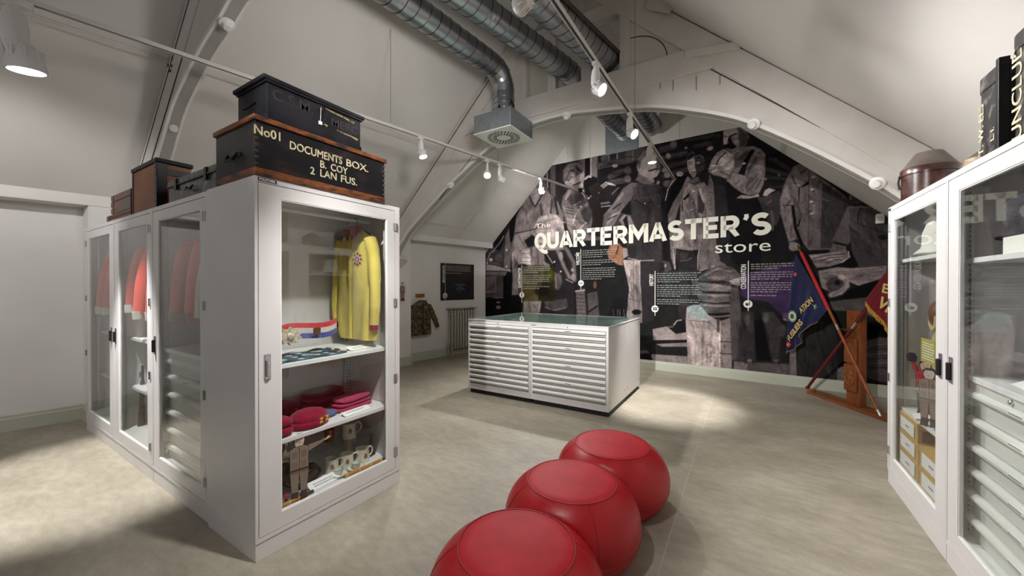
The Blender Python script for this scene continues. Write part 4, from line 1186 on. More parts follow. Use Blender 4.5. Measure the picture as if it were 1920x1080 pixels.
L([(1490,400),(1514,402)], 1.2, 62); L([(1494,380),(1512,384)], 1, 62)
for x, y in ((1524.5,333.5),(1522.6,356.6),(1520.7,379.7),(1520.5,402)): E(x, y, 3.6, 3, 132, 1); E(x+1.5, y+2, 3, 1.6, 36, 1, .7)
E(1489,463,10.5,8.5,94,2); L([(1480,454),(1497,449)], 2, 30)
P([(1588,388),(1597,384),(1600,440),(1590,460),(1558,453),(1570,430)], 72, 2); P([(1555,472),(1562,457),(1586,462),(1586,475),(1556,474)], 72, 2); L([(1570,462),(1568,474)], 1.4, 40); L([(1560,452),(1590,460)], 2, 34)
P([(1592,392),(1612,385),(1640,390),(1680,410),(1680,505),(1604,505),(1596,470),(1592,430)], 54, 2); L([(1614,390),(1608,404),(1608,418)], 2.4, 14); L([(1595,388),(1628,389)], 2, 76, 1.4); E(1655,445,9,5,22,3); L([(1610,420),(1660,438)], 4, 40, 4)
P([(1588,374),(1600,366),(1620,380),(1594,388)], 40, 2); E(1594,371,2,5,86,1.6)
# --- bales and the wooden trestle
P([(1490,470),(1556,474),(1596,470),(1610,500),(1490,500)], 14, 3)
P([(1516,478),(1546,475),(1586,469),(1593,480),(1580,492),(1556,500),(1530,502)], 96, 2)
for k in range(6): L([(1520+k*6,482+k*2.4),(1540+k*6,478+k*1.6),(1580,474+k*2.6)], 1.4, 54 if k % 2 else 128, 1.4)
L([(1590,472),(1592,482),(1578,492)], 2, 150, 1.4)
P([(1448,512),(1470,500),(1495,500),(1500,490),(1450,496),(1425,505)], 44, 4)
P([(1534,508),(1570,501),(1600,503),(1662,498),(1662,520),(1610,536),(1580,524),(1566,530),(1558,548),(1540,540)], 110, 2.5)
for k in range(5): L([(1545+k*4,512+k*4),(1600,508+k*4),(1655,503+k*3)], 1.6, 84, 2.5)
E(1566,534,17,16,56,6); L([(1558,553),(1576,548),(1588,536),(1586,524),(1576,519)], 10, 122, 4); L([(1586,524),(1580,544),(1562,553)], 3, 92, 3); E(1570,530,6,5,20,4)
P([(1590,545),(1612,535),(1664,520),(1664,552),(1600,562),(1575,560)], 12, 4)
P([(1552,566),(1600,560),(1666,553),(1668,606),(1606,584),(1560,582)], 66, 3)
P([(1500,606),(1530,590),(1560,586),(1570,640),(1572,712),(1494,704)], 36, 4)
P([(1600,600),(1668,606),(1668,640),(1610,640)], 10, 3); P([(1618,640),(1650,632),(1670,634),(1670,720),(1618,706)], 62, 5)
for k in range(6): L([(1624,650+k*8),(1664,644+k*9)], 1.6, 36 if k % 2 else 84, 2)
P([(1570,690),(1590,684),(1590,716),(1570,714)], 76, 3)
P([(1481,580),(1492,588),(1494,706),(1481,704)], 86, 1.4); P([(1478,560),(1500,560),(1500,590),(1480,588)], 30, 3)
P([(1468,586),(1480,587),(1480,603),(1469,600)], 118); L([(1474,586),(1474,602)], 1, 80)
P([(1366,540),(1384,534),(1391,600),(1394,672),(1372,676)], 62, 3)
P([(1390,585),(1414,585),(1416,676),(1382,680),(1386,620)], 44, 5); P([(1428,585),(1450,585),(1466,606),(1464,640),(1458,680),(1448,676),(1438,620)], 44, 5); P([(1414,600),(1430,600),(1446,676),(1420,676)], 10, 4)
E(1402,600,6,10,62,5); E(1436,596,6,9,70,5); E(1466,620,9,12,54,6); E(1406,676,5,3,84,2); E(1456,676,5,3,70,2)
P([(1380,678),(1482,682),(1482,706),(1376,694)], 58, 4); P([(1376,676),(1402,682),(1402,696),(1376,692)], 88, 2)
# --- pile of caps
P([(1290,512),(1310,508),(1330,530),(1330,600),(1290,600)], 22, 4)
P([(1320,512),(1334,502),(1354,497),(1374,502),(1388,514),(1388,526),(1372,531),(1356,526),(1322,529),(1308,522)], 66)
L([(1324,514),(1346,504),(1370,509)], 3, 104, 3); E(1345,521,20,3.4,92,3)
P([(1296,524),(1326,528),(1372,532),(1370,547),(1318,546),(1300,536)], 84, 2); P([(1300,540),(1324,547),(1370,548),(1369,566),(1322,568),(1310,560)], 68, 2); P([(1312,566),(1369,567),(1368,586),(1324,590),(1312,580)], 64, 2)
for a, b, c in (((1310,528),(1340,530),(1368,534)),((1304,546),(1336,549),(1369,549)),((1312,566),(1340,569),(1368,568)),((1322,588),(1344,589),(1367,587))):
    L([a, b, c], 2, 14, 1.4); L([(a[0],a[1]+5),(b[0],b[1]+5),(c[0],c[1]+5)], 2.5, 104, 3)
P([(1367,526),(1388,520),(1388,536),(1374,534)], 116, 1.6)
# --- crates, step and boards low down
P([(1222,664),(1291,668),(1291,684),(1222,676)], 98); E(1208,661,9,5,64,2); P([(1200,664),(1214,662),(1226,674),(1200,674)], 12)
P([(1224,617),(1250,612),(1268,626),(1291,622),(1291,637),(1226,638)], 104, 2); P([(1230,645),(1242,643),(1291,640),(1291,650),(1242,650)], 92, 2); P([(1226,638),(1291,637),(1291,642),(1230,645)], 20, 2)
P([(1286,602),(1288,576),(1300,571),(1312,572),(1330,592),(1346,600),(1350,626),(1350,694),(1291,686)], 122)
P([(1290,610),(1345,622),(1345,694),(1292,686)], 132, 3); L([(1288,600),(1330,604),(1348,622)], 1.4, 80); P([(1298,648),(1303,648),(1303,684),(1298,683)], 148, 1); L([(1303,649),(1303,684)], 0.9, 92)
P([(1350,602),(1369,596),(1373,695),(1350,692)], 98); L([(1350,602),(1350,694)], 2, 150, 1.2); L([(1350,640),(1371,641)], 1.6, 40); L([(1350,662),(1372,664)], 1.6, 34); P([(1344,598),(1350,597),(1350,624),(1344,622)], 58)
for i in range(46):
    col, row = i % 4, i // 4
    x = 1318+col*7.5+rng.uniform(-.8,.8); y = 642+row*4+rng.uniform(-1,1)
    if rng.random() < .72: L([(x,y),(x+rng.uniform(-1.6,1.6),y+rng.uniform(1,2.6))], 1.1, 44, 0.8)
for i in range(26):
    x = 1354+rng.uniform(-2,4); y = 606+i*3.2
    if rng.random() < .7: L([(x,y),(x+rng.uniform(-2,2),y+2)], 1.1, 40, 0.8)
# --- tinted panels behind the captions
def tint(pts, c, a, blur=1.0):
    idx, m = cover(pts, blur)
    lum = IMG[idx].mean(1)[:, None]/90.0
    IMG[idx] += (np.array(c, float)*(0.35+0.65*lum)-IMG[idx])*(m*a)[:, None]
tint([(971,497),(1041,497),(1041,565),(982,565),(980,600),(971,540)], (54,50,24), 0.75)
E(1030,516,8,14,(66,72,22),6,.6); E(990,548,10,9,(60,50,14),6,.5); E(1016,546,14,9,(16,12,8),6,.7)
tint([(1240,508),(1328,508),(1327,596),(1312,598),(1290,574),(1240,568)], (76,92,92), 0.5)
P([(1388,552),(1390,516),(1440,504),(1495,487),(1502,500),(1496,560),(1480,606),(1440,566),(1400,560)], (58,40,72), 6, .8)
tint([(1290,570),(1327,580),(1327,598),(1292,596)], (86,102,100), .5)
# --- creases and shading worked into the cloth
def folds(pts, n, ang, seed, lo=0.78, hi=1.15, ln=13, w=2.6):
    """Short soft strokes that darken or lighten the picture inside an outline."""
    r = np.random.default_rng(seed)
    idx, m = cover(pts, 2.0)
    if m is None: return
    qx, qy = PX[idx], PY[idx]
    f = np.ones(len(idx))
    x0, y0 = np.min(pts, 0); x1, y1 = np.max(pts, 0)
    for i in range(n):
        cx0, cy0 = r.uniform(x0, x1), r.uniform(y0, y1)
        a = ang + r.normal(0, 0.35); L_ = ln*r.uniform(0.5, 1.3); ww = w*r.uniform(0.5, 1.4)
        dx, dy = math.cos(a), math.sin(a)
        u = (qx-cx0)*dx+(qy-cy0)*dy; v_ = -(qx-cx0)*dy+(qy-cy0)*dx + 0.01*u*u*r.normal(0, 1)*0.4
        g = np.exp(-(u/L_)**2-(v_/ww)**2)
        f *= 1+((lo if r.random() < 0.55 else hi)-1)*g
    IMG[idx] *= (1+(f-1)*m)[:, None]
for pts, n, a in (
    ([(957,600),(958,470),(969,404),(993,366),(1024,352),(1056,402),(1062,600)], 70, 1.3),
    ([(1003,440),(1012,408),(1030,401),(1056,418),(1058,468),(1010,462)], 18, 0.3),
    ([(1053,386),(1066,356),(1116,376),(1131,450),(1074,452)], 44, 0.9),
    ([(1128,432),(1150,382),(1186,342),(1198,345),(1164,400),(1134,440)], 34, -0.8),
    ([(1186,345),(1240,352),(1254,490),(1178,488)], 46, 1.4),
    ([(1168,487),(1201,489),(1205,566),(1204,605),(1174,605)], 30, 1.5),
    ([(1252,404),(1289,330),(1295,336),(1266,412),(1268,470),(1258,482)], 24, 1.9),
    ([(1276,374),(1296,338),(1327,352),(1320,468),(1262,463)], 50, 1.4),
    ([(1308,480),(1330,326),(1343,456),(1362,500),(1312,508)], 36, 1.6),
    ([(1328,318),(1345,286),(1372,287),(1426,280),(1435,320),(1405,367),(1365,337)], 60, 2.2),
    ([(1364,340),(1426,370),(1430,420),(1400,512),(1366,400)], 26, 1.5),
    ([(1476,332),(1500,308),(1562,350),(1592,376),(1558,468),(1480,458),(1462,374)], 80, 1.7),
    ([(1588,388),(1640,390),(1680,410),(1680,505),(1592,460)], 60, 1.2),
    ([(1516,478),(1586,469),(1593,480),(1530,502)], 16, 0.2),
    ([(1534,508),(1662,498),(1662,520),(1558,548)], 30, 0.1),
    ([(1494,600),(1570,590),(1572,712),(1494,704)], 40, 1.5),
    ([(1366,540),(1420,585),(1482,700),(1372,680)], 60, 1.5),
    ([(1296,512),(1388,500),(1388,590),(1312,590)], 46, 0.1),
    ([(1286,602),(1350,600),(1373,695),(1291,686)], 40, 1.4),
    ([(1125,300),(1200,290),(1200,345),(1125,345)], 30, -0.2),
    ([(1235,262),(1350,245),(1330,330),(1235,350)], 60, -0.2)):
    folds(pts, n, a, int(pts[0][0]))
lowf = np.zeros((NC, NR))
for k in (9, 19, 37):
    gg = rng.normal(0, 1, (NC//k+3, NR//k+3))
    ix = np.arange(NC)/k; iy = np.arange(NR)/k
    i0, j0 = ix.astype(int), iy.astype(int); fx_, fy_ = (ix-i0)[:, None], (iy-j0)[None, :]
    fx_ = fx_*fx_*(3-2*fx_); fy_ = fy_*fy_*(3-2*fy_)
    lowf += (gg[i0][:, j0]*(1-fx_)*(1-fy_)+gg[i0+1][:, j0]*fx_*(1-fy_)+gg[i0][:, j0+1]*(1-fx_)*fy_+gg[i0+1][:, j0+1]*fx_*fy_)
IMG *= np.clip(1+0.05*lowf.ravel(), 0.6, 1.4)[:, None]
# --- cloth grain
nz = rng.normal(0, 1, (NC, NR))
sm = (nz + np.roll(nz,1,0) + np.roll(nz,1,1) + np.roll(nz,(1,1),(0,1)))/2.0
IMG *= (1 + 0.055*sm.ravel())[:, None]
IMG = np.clip(255.0*1.34*(np.clip(IMG,0,255)/255.0)**1.04, 3, 235)/255.0
LIN = np.where(IMG <= 0.04045, IMG/12.92, ((IMG+0.055)/1.055)**2.4)

def mural_mat():
    m = bpy.data.materials.new('printed mural vinyl')
    m.use_nodes = True
    nt = m.node_tree; bs = nt.nodes['Principled BSDF']
    at = nt.nodes.new('ShaderNodeVertexColor'); at.layer_name = 'print'
    nt.links.new(at.outputs['Color'], bs.inputs['Base Color'])
    bs.inputs['Roughness'].default_value = 0.75; bs.inputs['Specular IOR Level'].default_value = 0.06
    return m
def print_sheet(name, X, Y, Z, colours, m, parent):
    nc, nr = X.shape
    me = bpy.data.meshes.new(name)
    co = np.stack([X.ravel(), Y.ravel(), Z.ravel()], 1).astype(np.float32)
    i = np.arange((nc-1)*(nr-1)); a = (i//(nr-1))*nr + i % (nr-1)
    q = np.stack([a, a+nr, a+nr+1, a+1], 1).astype(np.int32)
    me.vertices.add(len(co)); me.vertices.foreach_set('co', co.ravel())
    me.loops.add(q.size); me.loops.foreach_set('vertex_index', q.ravel())
    me.polygons.add(len(q)); me.polygons.foreach_set('loop_start', np.arange(0, q.size, 4, dtype=np.int32))
    me.update(); me.validate()
    ca = me.color_attributes.new('print', 'FLOAT_COLOR', 'POINT')
    ca.data.foreach_set('color', np.concatenate([colours, np.ones((len(colours), 1))], 1).astype(np.float32).ravel())
    me.materials.append(m)
    return obj(name, me, parent)
mural = thing('photo_mural', 'wall sized sepia photo mural of soldiers trying on uniforms, titled THE QUARTERMASTER\u2019S STORE', 'mural', (0,0,0))
MURAL = mural_mat()
YY = 7.048 - math.tan(math.radians(2.6))*(GX-0.652)
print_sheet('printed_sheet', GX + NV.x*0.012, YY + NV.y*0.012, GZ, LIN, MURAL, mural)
bk = MB()
bk.add([mural_pt(x, z, o) for o in (0.0, 0.0105) for x, z in [(MX0,MZ0),(MX1,MZ0),(MX1,zR(MX1)-.004)] + [(cx_[i], ctop[i]) for i in range(NC-1, -1, -40)] + [(MX0, ctop[0])]], [])
nb = len(bk.v)//2
bk.f = [tuple(range(nb)), tuple(range(2*nb-1, nb-1, -1))] + [(i, nb+i, nb+(i+1) % nb, (i+1) % nb) for i in range(nb)]
bk.build('backing_board', BLACK, mural)

# --- raised and printed lettering
LETTER = mat('warm white lettering', rgb(226,222,208), 0.5)
THIN = mat('dim white lettering', rgb(190,186,176), 0.5)
def mural_frame(x, z, out=0.0135):
    return frame(mural_pt(x, z, out), DV, Vector((0,0,1)))
def photo_to_wall(px, py):
    fx, fy = -math.sin(YAW), math.cos(YAW); rx, ry = math.cos(YAW), math.sin(YAW)
    d = Vector((fx*F_PX+rx*(px-960), fy*F_PX+ry*(px-960), HORIZON-py))
    k = math.tan(math.radians(2.6)); t = (7.048+k*0.652)/(d.y+k*d.x)
    return d.x*t, EYE+d.z*t
def fit_words(s, p0, p1, hgt, m, bold, name, depth=0.004, space=1.0):
    """Set a word so that it spans two places on the wall; cap height hgt metres."""
    x0, z0 = photo_to_wall(*p0); x1, z1 = photo_to_wall(*p1)
    o = lettering(name, s, hgt/0.729, m, mural, None, bold, depth, space=space)
    xs_ = [v.co.x for v in o.data.vertices]; w = max(xs_)-min(xs_)
    L_ = abs(x1-x0)/DV.x
    sx = L_/w
    o.data.transform(Matrix.Diagonal((sx,1,1,1)) @ Matrix.Translation((-min(xs_),0,0)))
    z = (z0+z1)/2
    o.matrix_local = mural_frame(x0, z, 0.0125+depth)
    return o
# heavy sans title, each letter cut out on its own
def arc(cx, cy, rx, ry, a0, a1, n=12):
    return [(cx+rx*math.cos(math.radians(a0+(a1-a0)*i/n)), cy+ry*math.sin(math.radians(a0+(a1-a0)*i/n))) for i in range(n+1)]
SW = 0.232
GLYPH = {
 'Q': (0.80, [arc(0.40,0.5,0.295,0.40,0,360,28), [(0.30,0.10),(0.42,-0.02),(0.56,-0.14),(0.72,-0.20),(0.86,-0.16)]]),
 'U': (0.72, [[(0.10,1.0),(0.10,0.36)]+arc(0.36,0.36,0.26,0.26,180,360,10)[1:]+[(0.62,1.0)]]),
 'A': (0.80, [[(0.085,0.0),(0.40,1.0)], [(0.715,0.0),(0.40,1.0)], [(0.20,0.26),(0.60,0.26)]]),
 'R': (0.74, [[(0.105,0.0),(0.105,1.0)], [(0.105,0.90),(0.36,0.90)]+arc(0.38,0.675,0.225,0.225,80,-80,10)+[(0.36,0.45),(0.105,0.45)], [(0.36,0.45),(0.63,0.0)]]),
 'T': (0.70, [[(0.0,0.90),(0.70,0.90)], [(0.35,0.0),(0.35,1.0)]]),
 'E': (0.64, [[(0.105,0.0),(0.105,1.0)], [(0.105,0.90),(0.60,0.90)], [(0.105,0.51),(0.55,0.51)], [(0.105,0.10),(0.61,0.10)]]),
 'M': (0.94, [[(0.105,0.0),(0.105,1.0)], [(0.835,0.0),(0.835,1.0)], [(0.13,0.98),(0.47,0.34),(0.81,0.98)]]),
 'S': (0.70, [arc(0.35,0.70,0.24,0.20,35,180,10)+arc(0.35,0.70,0.24,0.195,180,262,6)[1:]+arc(0.35,0.30,0.24,0.205,82,0,6)+arc(0.35,0.30,0.24,0.20,0,-150,10)[1:]]),
 '\u2019': (0.30, [[(0.17,1.0),(0.18,0.86),(0.12,0.74)]]),
}
def stroke(mb, pts, w, d, sx, sz, x0):
    P_ = [Vector((x*sx, z*sz)) for x, z in pts]
    closed = (P_[0]-P_[-1]).length < 1e-5
    if closed: P_ = P_[:-1]
    n = len(P_); lo, hi = [], []
    for i in range(n):
        a = P_[i-1] if (i > 0 or closed) else None
        b = P_[(i+1) % n] if (i < n-1 or closed) else None
        d1 = (P_[i]-a).normalized() if a is not None else (b-P_[i]).normalized()
        d2 = (b-P_[i]).normalized() if b is not None else d1
        nrm = Vector((-(d1.y+d2.y), d1.x+d2.x)).normalized()
        k = 1.0/max(0.5, nrm.dot(Vector((-d1.y, d1.x))))
        lo.append(P_[i]-nrm*w/2*k); hi.append(P_[i]+nrm*w/2*k)
    m = n if closed else n-1
    for i in range(m):
        j = (i+1) % n
        q = [lo[i], lo[j], hi[j], hi[i]]
        v = [(x0+p.x, p.y, 0) for p in q]+[(x0+p.x, p.y, d) for p in q]
        mb.add(v, [(3,2,1,0),(4,5,6,7),(0,1,5,4),(1,2,6,5),(2,3,7,6),(3,0,4,7)])
word = 'QUARTERMASTER\u2019S'
X0t, Zt0 = photo_to_wall(1003,467); X1t, Zt1 = photo_to_wall(1446,441)
cap_h = 0.345; gap = 0.05
adv = sum(GLYPH[c][0]+gap for c in word)-gap
sxt = (X1t-X0t)/DV.x/adv
xt = 0.0
for i, c in enumerate(word):
    mb = MB()
    for pts in GLYPH[c][1]:
        stroke(mb, pts, SW*cap_h if c != '\u2019' else 0.17*cap_h, 0.006, sxt, cap_h, 0.0)
    # keep strokes that reach past the cap line or baseline trimmed to the letter height
    if c in 'ARM':
        mb.v = [(x, min(max(y, 0.0), cap_h), z) for x, y, z in mb.v]
    me_ = bpy.data.meshes.new('title_letter'); me_.from_pydata(mb.v, [], mb.f); me_.materials.append(LETTER)
    lo_ = obj('title_letter', me_, mural)
    lo_.matrix_local = mural_frame(X0t+xt*DV.x, (Zt0+Zt1)/2, 0.0128)
    xt += (GLYPH[c][0]+gap)*sxt
fit_words('The', (1005,428), (1033,427), 0.105, LETTER, 0.0005, 'title_small_word', 0.003)
fit_words('store', (1341,474), (1445,471), 0.20, LETTER, 0.0, 'title_small_word', 0.003)
# ---------------------------------------------------------------- boxes and trunks on top of the coat run
def wood(name, c, c2, rough=0.55, stretch=(2,14,14)):
    return mat(name, c, rough, c2=c2, scale=3.0, detail=6, stretch=stretch, lo=0.3, hi=0.7, bump=0.12, bscale=8)
BLACKWOOD = mat('worn black painted wood', rgb(20,18,22), 0.5, spec=0.25, c2=rgb(58,46,40), scale=5, detail=10, stretch=(1,1,2.2), lo=0.5, hi=0.8, bump=0.15, bscale=12)
BLACKWOOD2 = mat('scuffed blue black painted wood', rgb(18,18,23), 0.5, spec=0.25, c2=rgb(46,44,50), scale=5, detail=9, lo=0.45, hi=0.8, bump=0.12, bscale=14)
BAREWOOD = mat('worn bare pine edge', rgb(128,70,28), 0.6, c2=rgb(36,24,18), scale=10, detail=9, stretch=(1,1.5,5), lo=0.38, hi=0.66, bump=0.15, bscale=20)
TANWOOD = mat('tan leather board', rgb(130,72,34), 0.5, c2=rgb(96,50,24), scale=4, detail=6, lo=0.35, hi=0.75, bump=0.1, bscale=18)
REDWOOD = mat('dark red varnished wood', rgb(96,30,16), 0.35, c2=rgb(62,18,10), scale=5, detail=5, stretch=(2,8,8))
IRON = mat('black iron strap', rgb(30,28,28), 0.4, metal=0.6)
TIN = mat('scratched black japanned tin', rgb(36,33,35), 0.35, c2=rgb(120,114,110), scale=22, detail=10, lo=0.5, hi=0.74, bump=0.05, bscale=60)
STENCIL = mat('cream stencil paint', rgb(206,194,158), 0.7, c2=rgb(120,110,90), scale=22, lo=0.45, hi=0.75)
FADED = mat('faded grey lettering', rgb(50,45,45), 0.7, c2=rgb(30,28,30), scale=14)
BRASS = mat('aged brass', rgb(150,112,52), 0.35, metal=1.0, c2=rgb(104,76,36), scale=20)
ZT = 2.10
def px_frame(p, d=(0,1,0)):       # lettering on a face looking to +X: reads along +Y
    return frame(p, d, (0,0,1))

t = thing('document_box', 'long black wooden box stencilled DOCUMENTS BOX B. COY 2 LAN FUS.', 'box', (-2.47,1.425,ZT))
bx0, bx1, by0, by1 = -0.255, 0.225, -0.425, 0.43
b = MB().box(bx0,by0,0.045,bx1,by1,0.295)
b.build('body', BLACKWOOD, t, bevel=0.004)
MB().box(bx0-0.003,by0-0.003,0,bx1+0.003,by1+0.003,0.046).build('bottom_batten', BAREWOOD, t, bevel=0.005)
MB().box(bx0-0.012,by0-0.012,0.296,bx1+0.014,by1+0.012,0.325).build('lid_board', BAREWOOD, t, bevel=0.005)
for sy in (by0, by1):
    for k in range(7):
        z = 0.06+k*0.034
        MB().box(bx1-0.004,sy-0.002 if sy < 0 else sy-0.016,z,bx1+0.0012,sy+0.016 if sy < 0 else sy+0.002,z+0.012).build('dovetail', mat('dovetail end grain', rgb(70,56,46), 0.7), t)
MB().box(-0.08,by0-0.008,0.13,0.06,by0,0.155).build('side_handle', BAREWOOD, t, bevel=0.004)
MB().tube([(-0.07,by0-0.01,0.15),(-0.05,by0-0.03,0.11),(0.03,by0-0.03,0.11),(0.05,by0-0.01,0.15)], 0.008, 8).build('rope_grip', IRON, t, smooth=True)
fx = bx1+0.0015
for s, y0, y1, z, sz in (('No01', 0.995, 1.13, 0.222, 0.050), ('DOCUMENTS', 1.182, 1.515, 0.196, 0.047), ('BOX.', 1.545, 1.715, 0.196, 0.047), ('B.', 1.365, 1.405, 0.138, 0.045), ('COY', 1.435, 1.555, 0.138, 0.045), ('2', 1.302, 1.33, 0.082, 0.045), ('LAN', 1.365, 1.475, 0.082, 0.046), ('FUS.', 1.505, 1.625, 0.082, 0.046)):
    o = lettering('stencil_lettering', s, sz/0.72, STENCIL, t, None, 0.001, 0.0003)
    xs_ = [v.co.x for v in o.data.vertices]
    o.data.transform(Matrix.Diagonal(((y1-y0)/(max(xs_)-min(xs_)),1,1,1)) @ Matrix.Translation((-min(xs_),0,0)))
    o.matrix_local = px_frame((fx, y0-1.425, z))

t = thing('small_chest', 'scuffed black wooden chest with a paper tag, on top of the documents box', 'chest', (-2.43,1.365,ZT+0.326))
MB().box(-0.165,-0.30,0.03,0.175,0.295,0.215).build('body', BLACKWOOD2, t, bevel=0.003)
MB().box(-0.172,-0.307,0,0.183,0.302,0.032).build('plinth_moulding', BLACKWOOD2, t, bevel=0.008)
lid = MB().box(-0.178,-0.325,0.216,0.192,0.318,0.240).build('lid', BLACKWOOD2, t, bevel=0.006)
MB().box(-0.165,-0.31,0.205,0.186,0.305,0.2165).build('lid_rim', BLACKWOOD2, t)
MB().box(0.174,-0.012,0.165,0.180,0.03,0.205).build('lock_plate', IRON, t, bevel=0.003)
MB().tube([(0.180,0.009,0.185),(0.1815,0.007,0.14),(0.181,0.005,0.098)], 0.0013, 5).build('tag_string', PAPER, t)
MB().box(0.180,-0.006,0.078,0.183,0.016,0.098).build('paper_tag', PAPER, t)
SCAR = mat('bare scratch', rgb(150,130,88), 0.7, c2=rgb(34,30,28), scale=34, lo=0.42, hi=0.6)
def scratch(parent, x, y0, z0, y1, z1, w):
    pts = [(y0,z0-w*0.3),((y0*2+y1)/3,(z0*2+z1)/3-w*0.5),((y0+2*y1)/3,(z0+2*z1)/3-w*0.2),(y1,z1-w*0.9),(y1+0.01,z1+w*0.3),((y0+2*y1)/3,(z0+2*z1)/3+w*0.5),((y0*2+y1)/3,(z0*2+z1)/3+w*0.3),(y0,z0+w*0.4)]
    MB().prism(pts, x, x+0.0008, 'x').build('scratch', SCAR, parent)
scratch(t, 0.175, 0.04,0.195, 0.24,0.178, 0.012); scratch(t, 0.175, 0.12,0.085,0.27,0.075,0.012); scratch(t, 0.175, 0.02,0.09,0.05,0.09,0.012)
lettering('faded_lettering', 'C.S.M.', 0.085, FADED, t, px_frame((0.1755,-0.275,0.125)), 0.001, 0.0003, sx=1.1)
lettering('faded_lettering', 'MERC', 0.068, FADED, t, px_frame((0.1755,0.08,0.105)), 0.001, 0.0003, sx=1.1)
MB().tube([(-0.03,-0.302,0.12),(-0.03,-0.33,0.09),(0.05,-0.33,0.09),(0.05,-0.302,0.12)], 0.006, 8).build('side_handle', IRON, t, smooth=True)

t = thing('tin_trunk', 'low scratched black tin trunk behind the documents box', 'trunk', (-3.20,1.25,ZT))
hx, hy = 0.42, 0.215
MB().box(-hx,-hy,0,hx,hy,0.125).build('body', TIN, t, bevel=0.006)
lid = MB().prism([(-hy-0.006,0.126),(hy+0.006,0.126),(hy+0.006,0.165),(hy*0.6,0.198),(-hy*0.6,0.198),(-hy-0.006,0.165)], -hx-0.006, hx+0.006, 'x').build('lid', TIN, t, bevel=0.004)
MB().box(-hx-0.009,-hy-0.010,0.118,hx+0.009,hy+0.010,0.128).build('rim_band', IRON, t)
for x in (-0.25, 0.25):
    MB().box(x-0.02,-hy-0.014,0.085,x+0.02,-hy-0.004,0.165).build('hasp', IRON, lid, bevel=0.003)
MB().tube([(-0.05,-hy-0.008,0.08),(-0.045,-hy-0.022,0.055),(0.045,-hy-0.022,0.055),(0.05,-hy-0.008,0.08)], 0.006, 8).build('drop_handle', IRON, t, smooth=True)

t = thing('travelling_box', 'tan leather covered box with black corner straps between tin trunk and red boxes', 'box', (-4.09,1.125,ZT))
hx, hy = 0.285, 0.105
MB().box(-hx,-hy,0,hx,hy,0.345).build('body', TANWOOD, t, bevel=0.006)
MB().box(-hx-0.01,-hy-0.01,0.346,hx+0.012,hy+0.01,0.378).build('lid', BLACKWOOD, t, bevel=0.005)
MB().box(hx-0.05,-hy-0.003,0.001,hx+0.003,-hy+0.06,0.346).build('corner_strap', IRON, t, bevel=0.003)
MB().box(hx-0.004,-hy+0.055,0.26,hx+0.006,hy,0.31).build('side_strap', IRON, t)
MB().box(hx-0.001,-hy+0.06,0.0,hx+0.002,hy,0.255).build('side_panel', mat('orange red side board', rgb(140,52,20), 0.45, c2=rgb(92,34,14), scale=5), t)
for k in range(5):
    MB().ball((hx-0.025,-hy-0.004,0.05+k*0.065), 0.006,0.004,0.006, 8, 5).build('stud', BRASS, t)
MB().box(-hx-0.003,-hy-0.004,0.001,-hx+0.02,-hy+0.02,0.346).build('corner_strap', IRON, t)

t = thing('wooden_case', 'dark red wooden case with metal corners, resting on a smaller case', 'box', (-4.71,1.16,ZT+0.062))
MB().box(-0.27,-0.14,0,0.28,0.14,0.17).build('body', REDWOOD, t, bevel=0.005)
for z0, z1 in ((0.004,0.05),(0.066,0.11),(0.126,0.166)):
    MB().box(-0.275,-0.145,z0,-0.21,-0.10,z1).build('metal_corner', mat('dull corner plate', rgb(120,104,90), 0.4, metal=0.7), t, bevel=0.003)
MB().box(-0.272,-0.1435,0.108,0.282,-0.138,0.113).build('lid_joint', BLACK, t)
t = thing('flat_case', 'thin dark red wooden case at the very bottom beside the plain wall', 'box', (-4.76,1.15,ZT))
MB().box(-0.36,-0.13,0,0.33,0.14,0.060).build('body', REDWOOD, t, bevel=0.004)
MB().box(-0.365,-0.135,0.006,-0.30,-0.10,0.056).build('metal_corner', MATS['dull corner plate'], t, bevel=0.003)
MB().box(-0.362,-0.1335,0.030,0.332,-0.128,0.034).build('lid_joint', BLACK, t)

# ---------------------------------------------------------------- hat tins on the flags side
BROWNTIN = mat('dark brown japanned tin', rgb(56,28,22), 0.28, c2=rgb(112,84,74), scale=12, detail=9, lo=0.5, hi=0.85, bump=0.05, bscale=50)
LIDTIN = mat('dusty tin lid', rgb(98,90,84), 0.45, c2=rgb(76,66,62), scale=9, detail=6)
t = thing('hat_tin', 'round dark brown hat tin with a sloping lid above the archive boxes', 'hat tin', (1.085,3.80,ZT))
r = 0.138
MB().lathe([(r,0),(r,0.20),(r-0.004,0.20),(r-0.004,0.01),(0,0.01)], 48, caps=False).build('body', BROWNTIN, t, smooth=True)
MB().lathe([(r+0.006,0.185),(r+0.007,0.225),(r+0.002,0.232)], 48, caps=False).build('rim_band', BROWNTIN, t, smooth=True)
MB().lathe([(r+0.002,0.231),(r*0.55,0.330),(r*0.5,0.338),(0,0.342)], 48, caps=False).build('lid', LIDTIN, t, smooth=True)
MB().lathe([(r+0.004,0.0),(r+0.004,0.014)], 48, caps=False).build('base_band', BROWNTIN, t, smooth=True)
MB().tube([(-r-0.005,0.02,0.20),(-r-0.012,0.02,0.15),(-r-0.005,0.02,0.10)], 0.006, 8).build('clasp', IRON, t)
CREAMTIN = mat('worn cream and brown tin', rgb(124,98,76), 0.45, c2=rgb(190,176,150), scale=14, detail=8, lo=0.45, hi=0.7)
t = thing('hat_tin', 'small worn cream and brown tin squeezed behind the round hat tin', 'hat tin', (1.235,3.36,ZT))
r = 0.125
MB().lathe([(r,0),(r,0.135),(0,0.135)], 40, caps=False).build('body', CREAMTIN, t, smooth=True)
MB().lathe([(r+0.005,0.115),(r+0.006,0.15),(r,0.156)], 40, caps=False).build('rim_band', CREAMTIN, t, smooth=True)
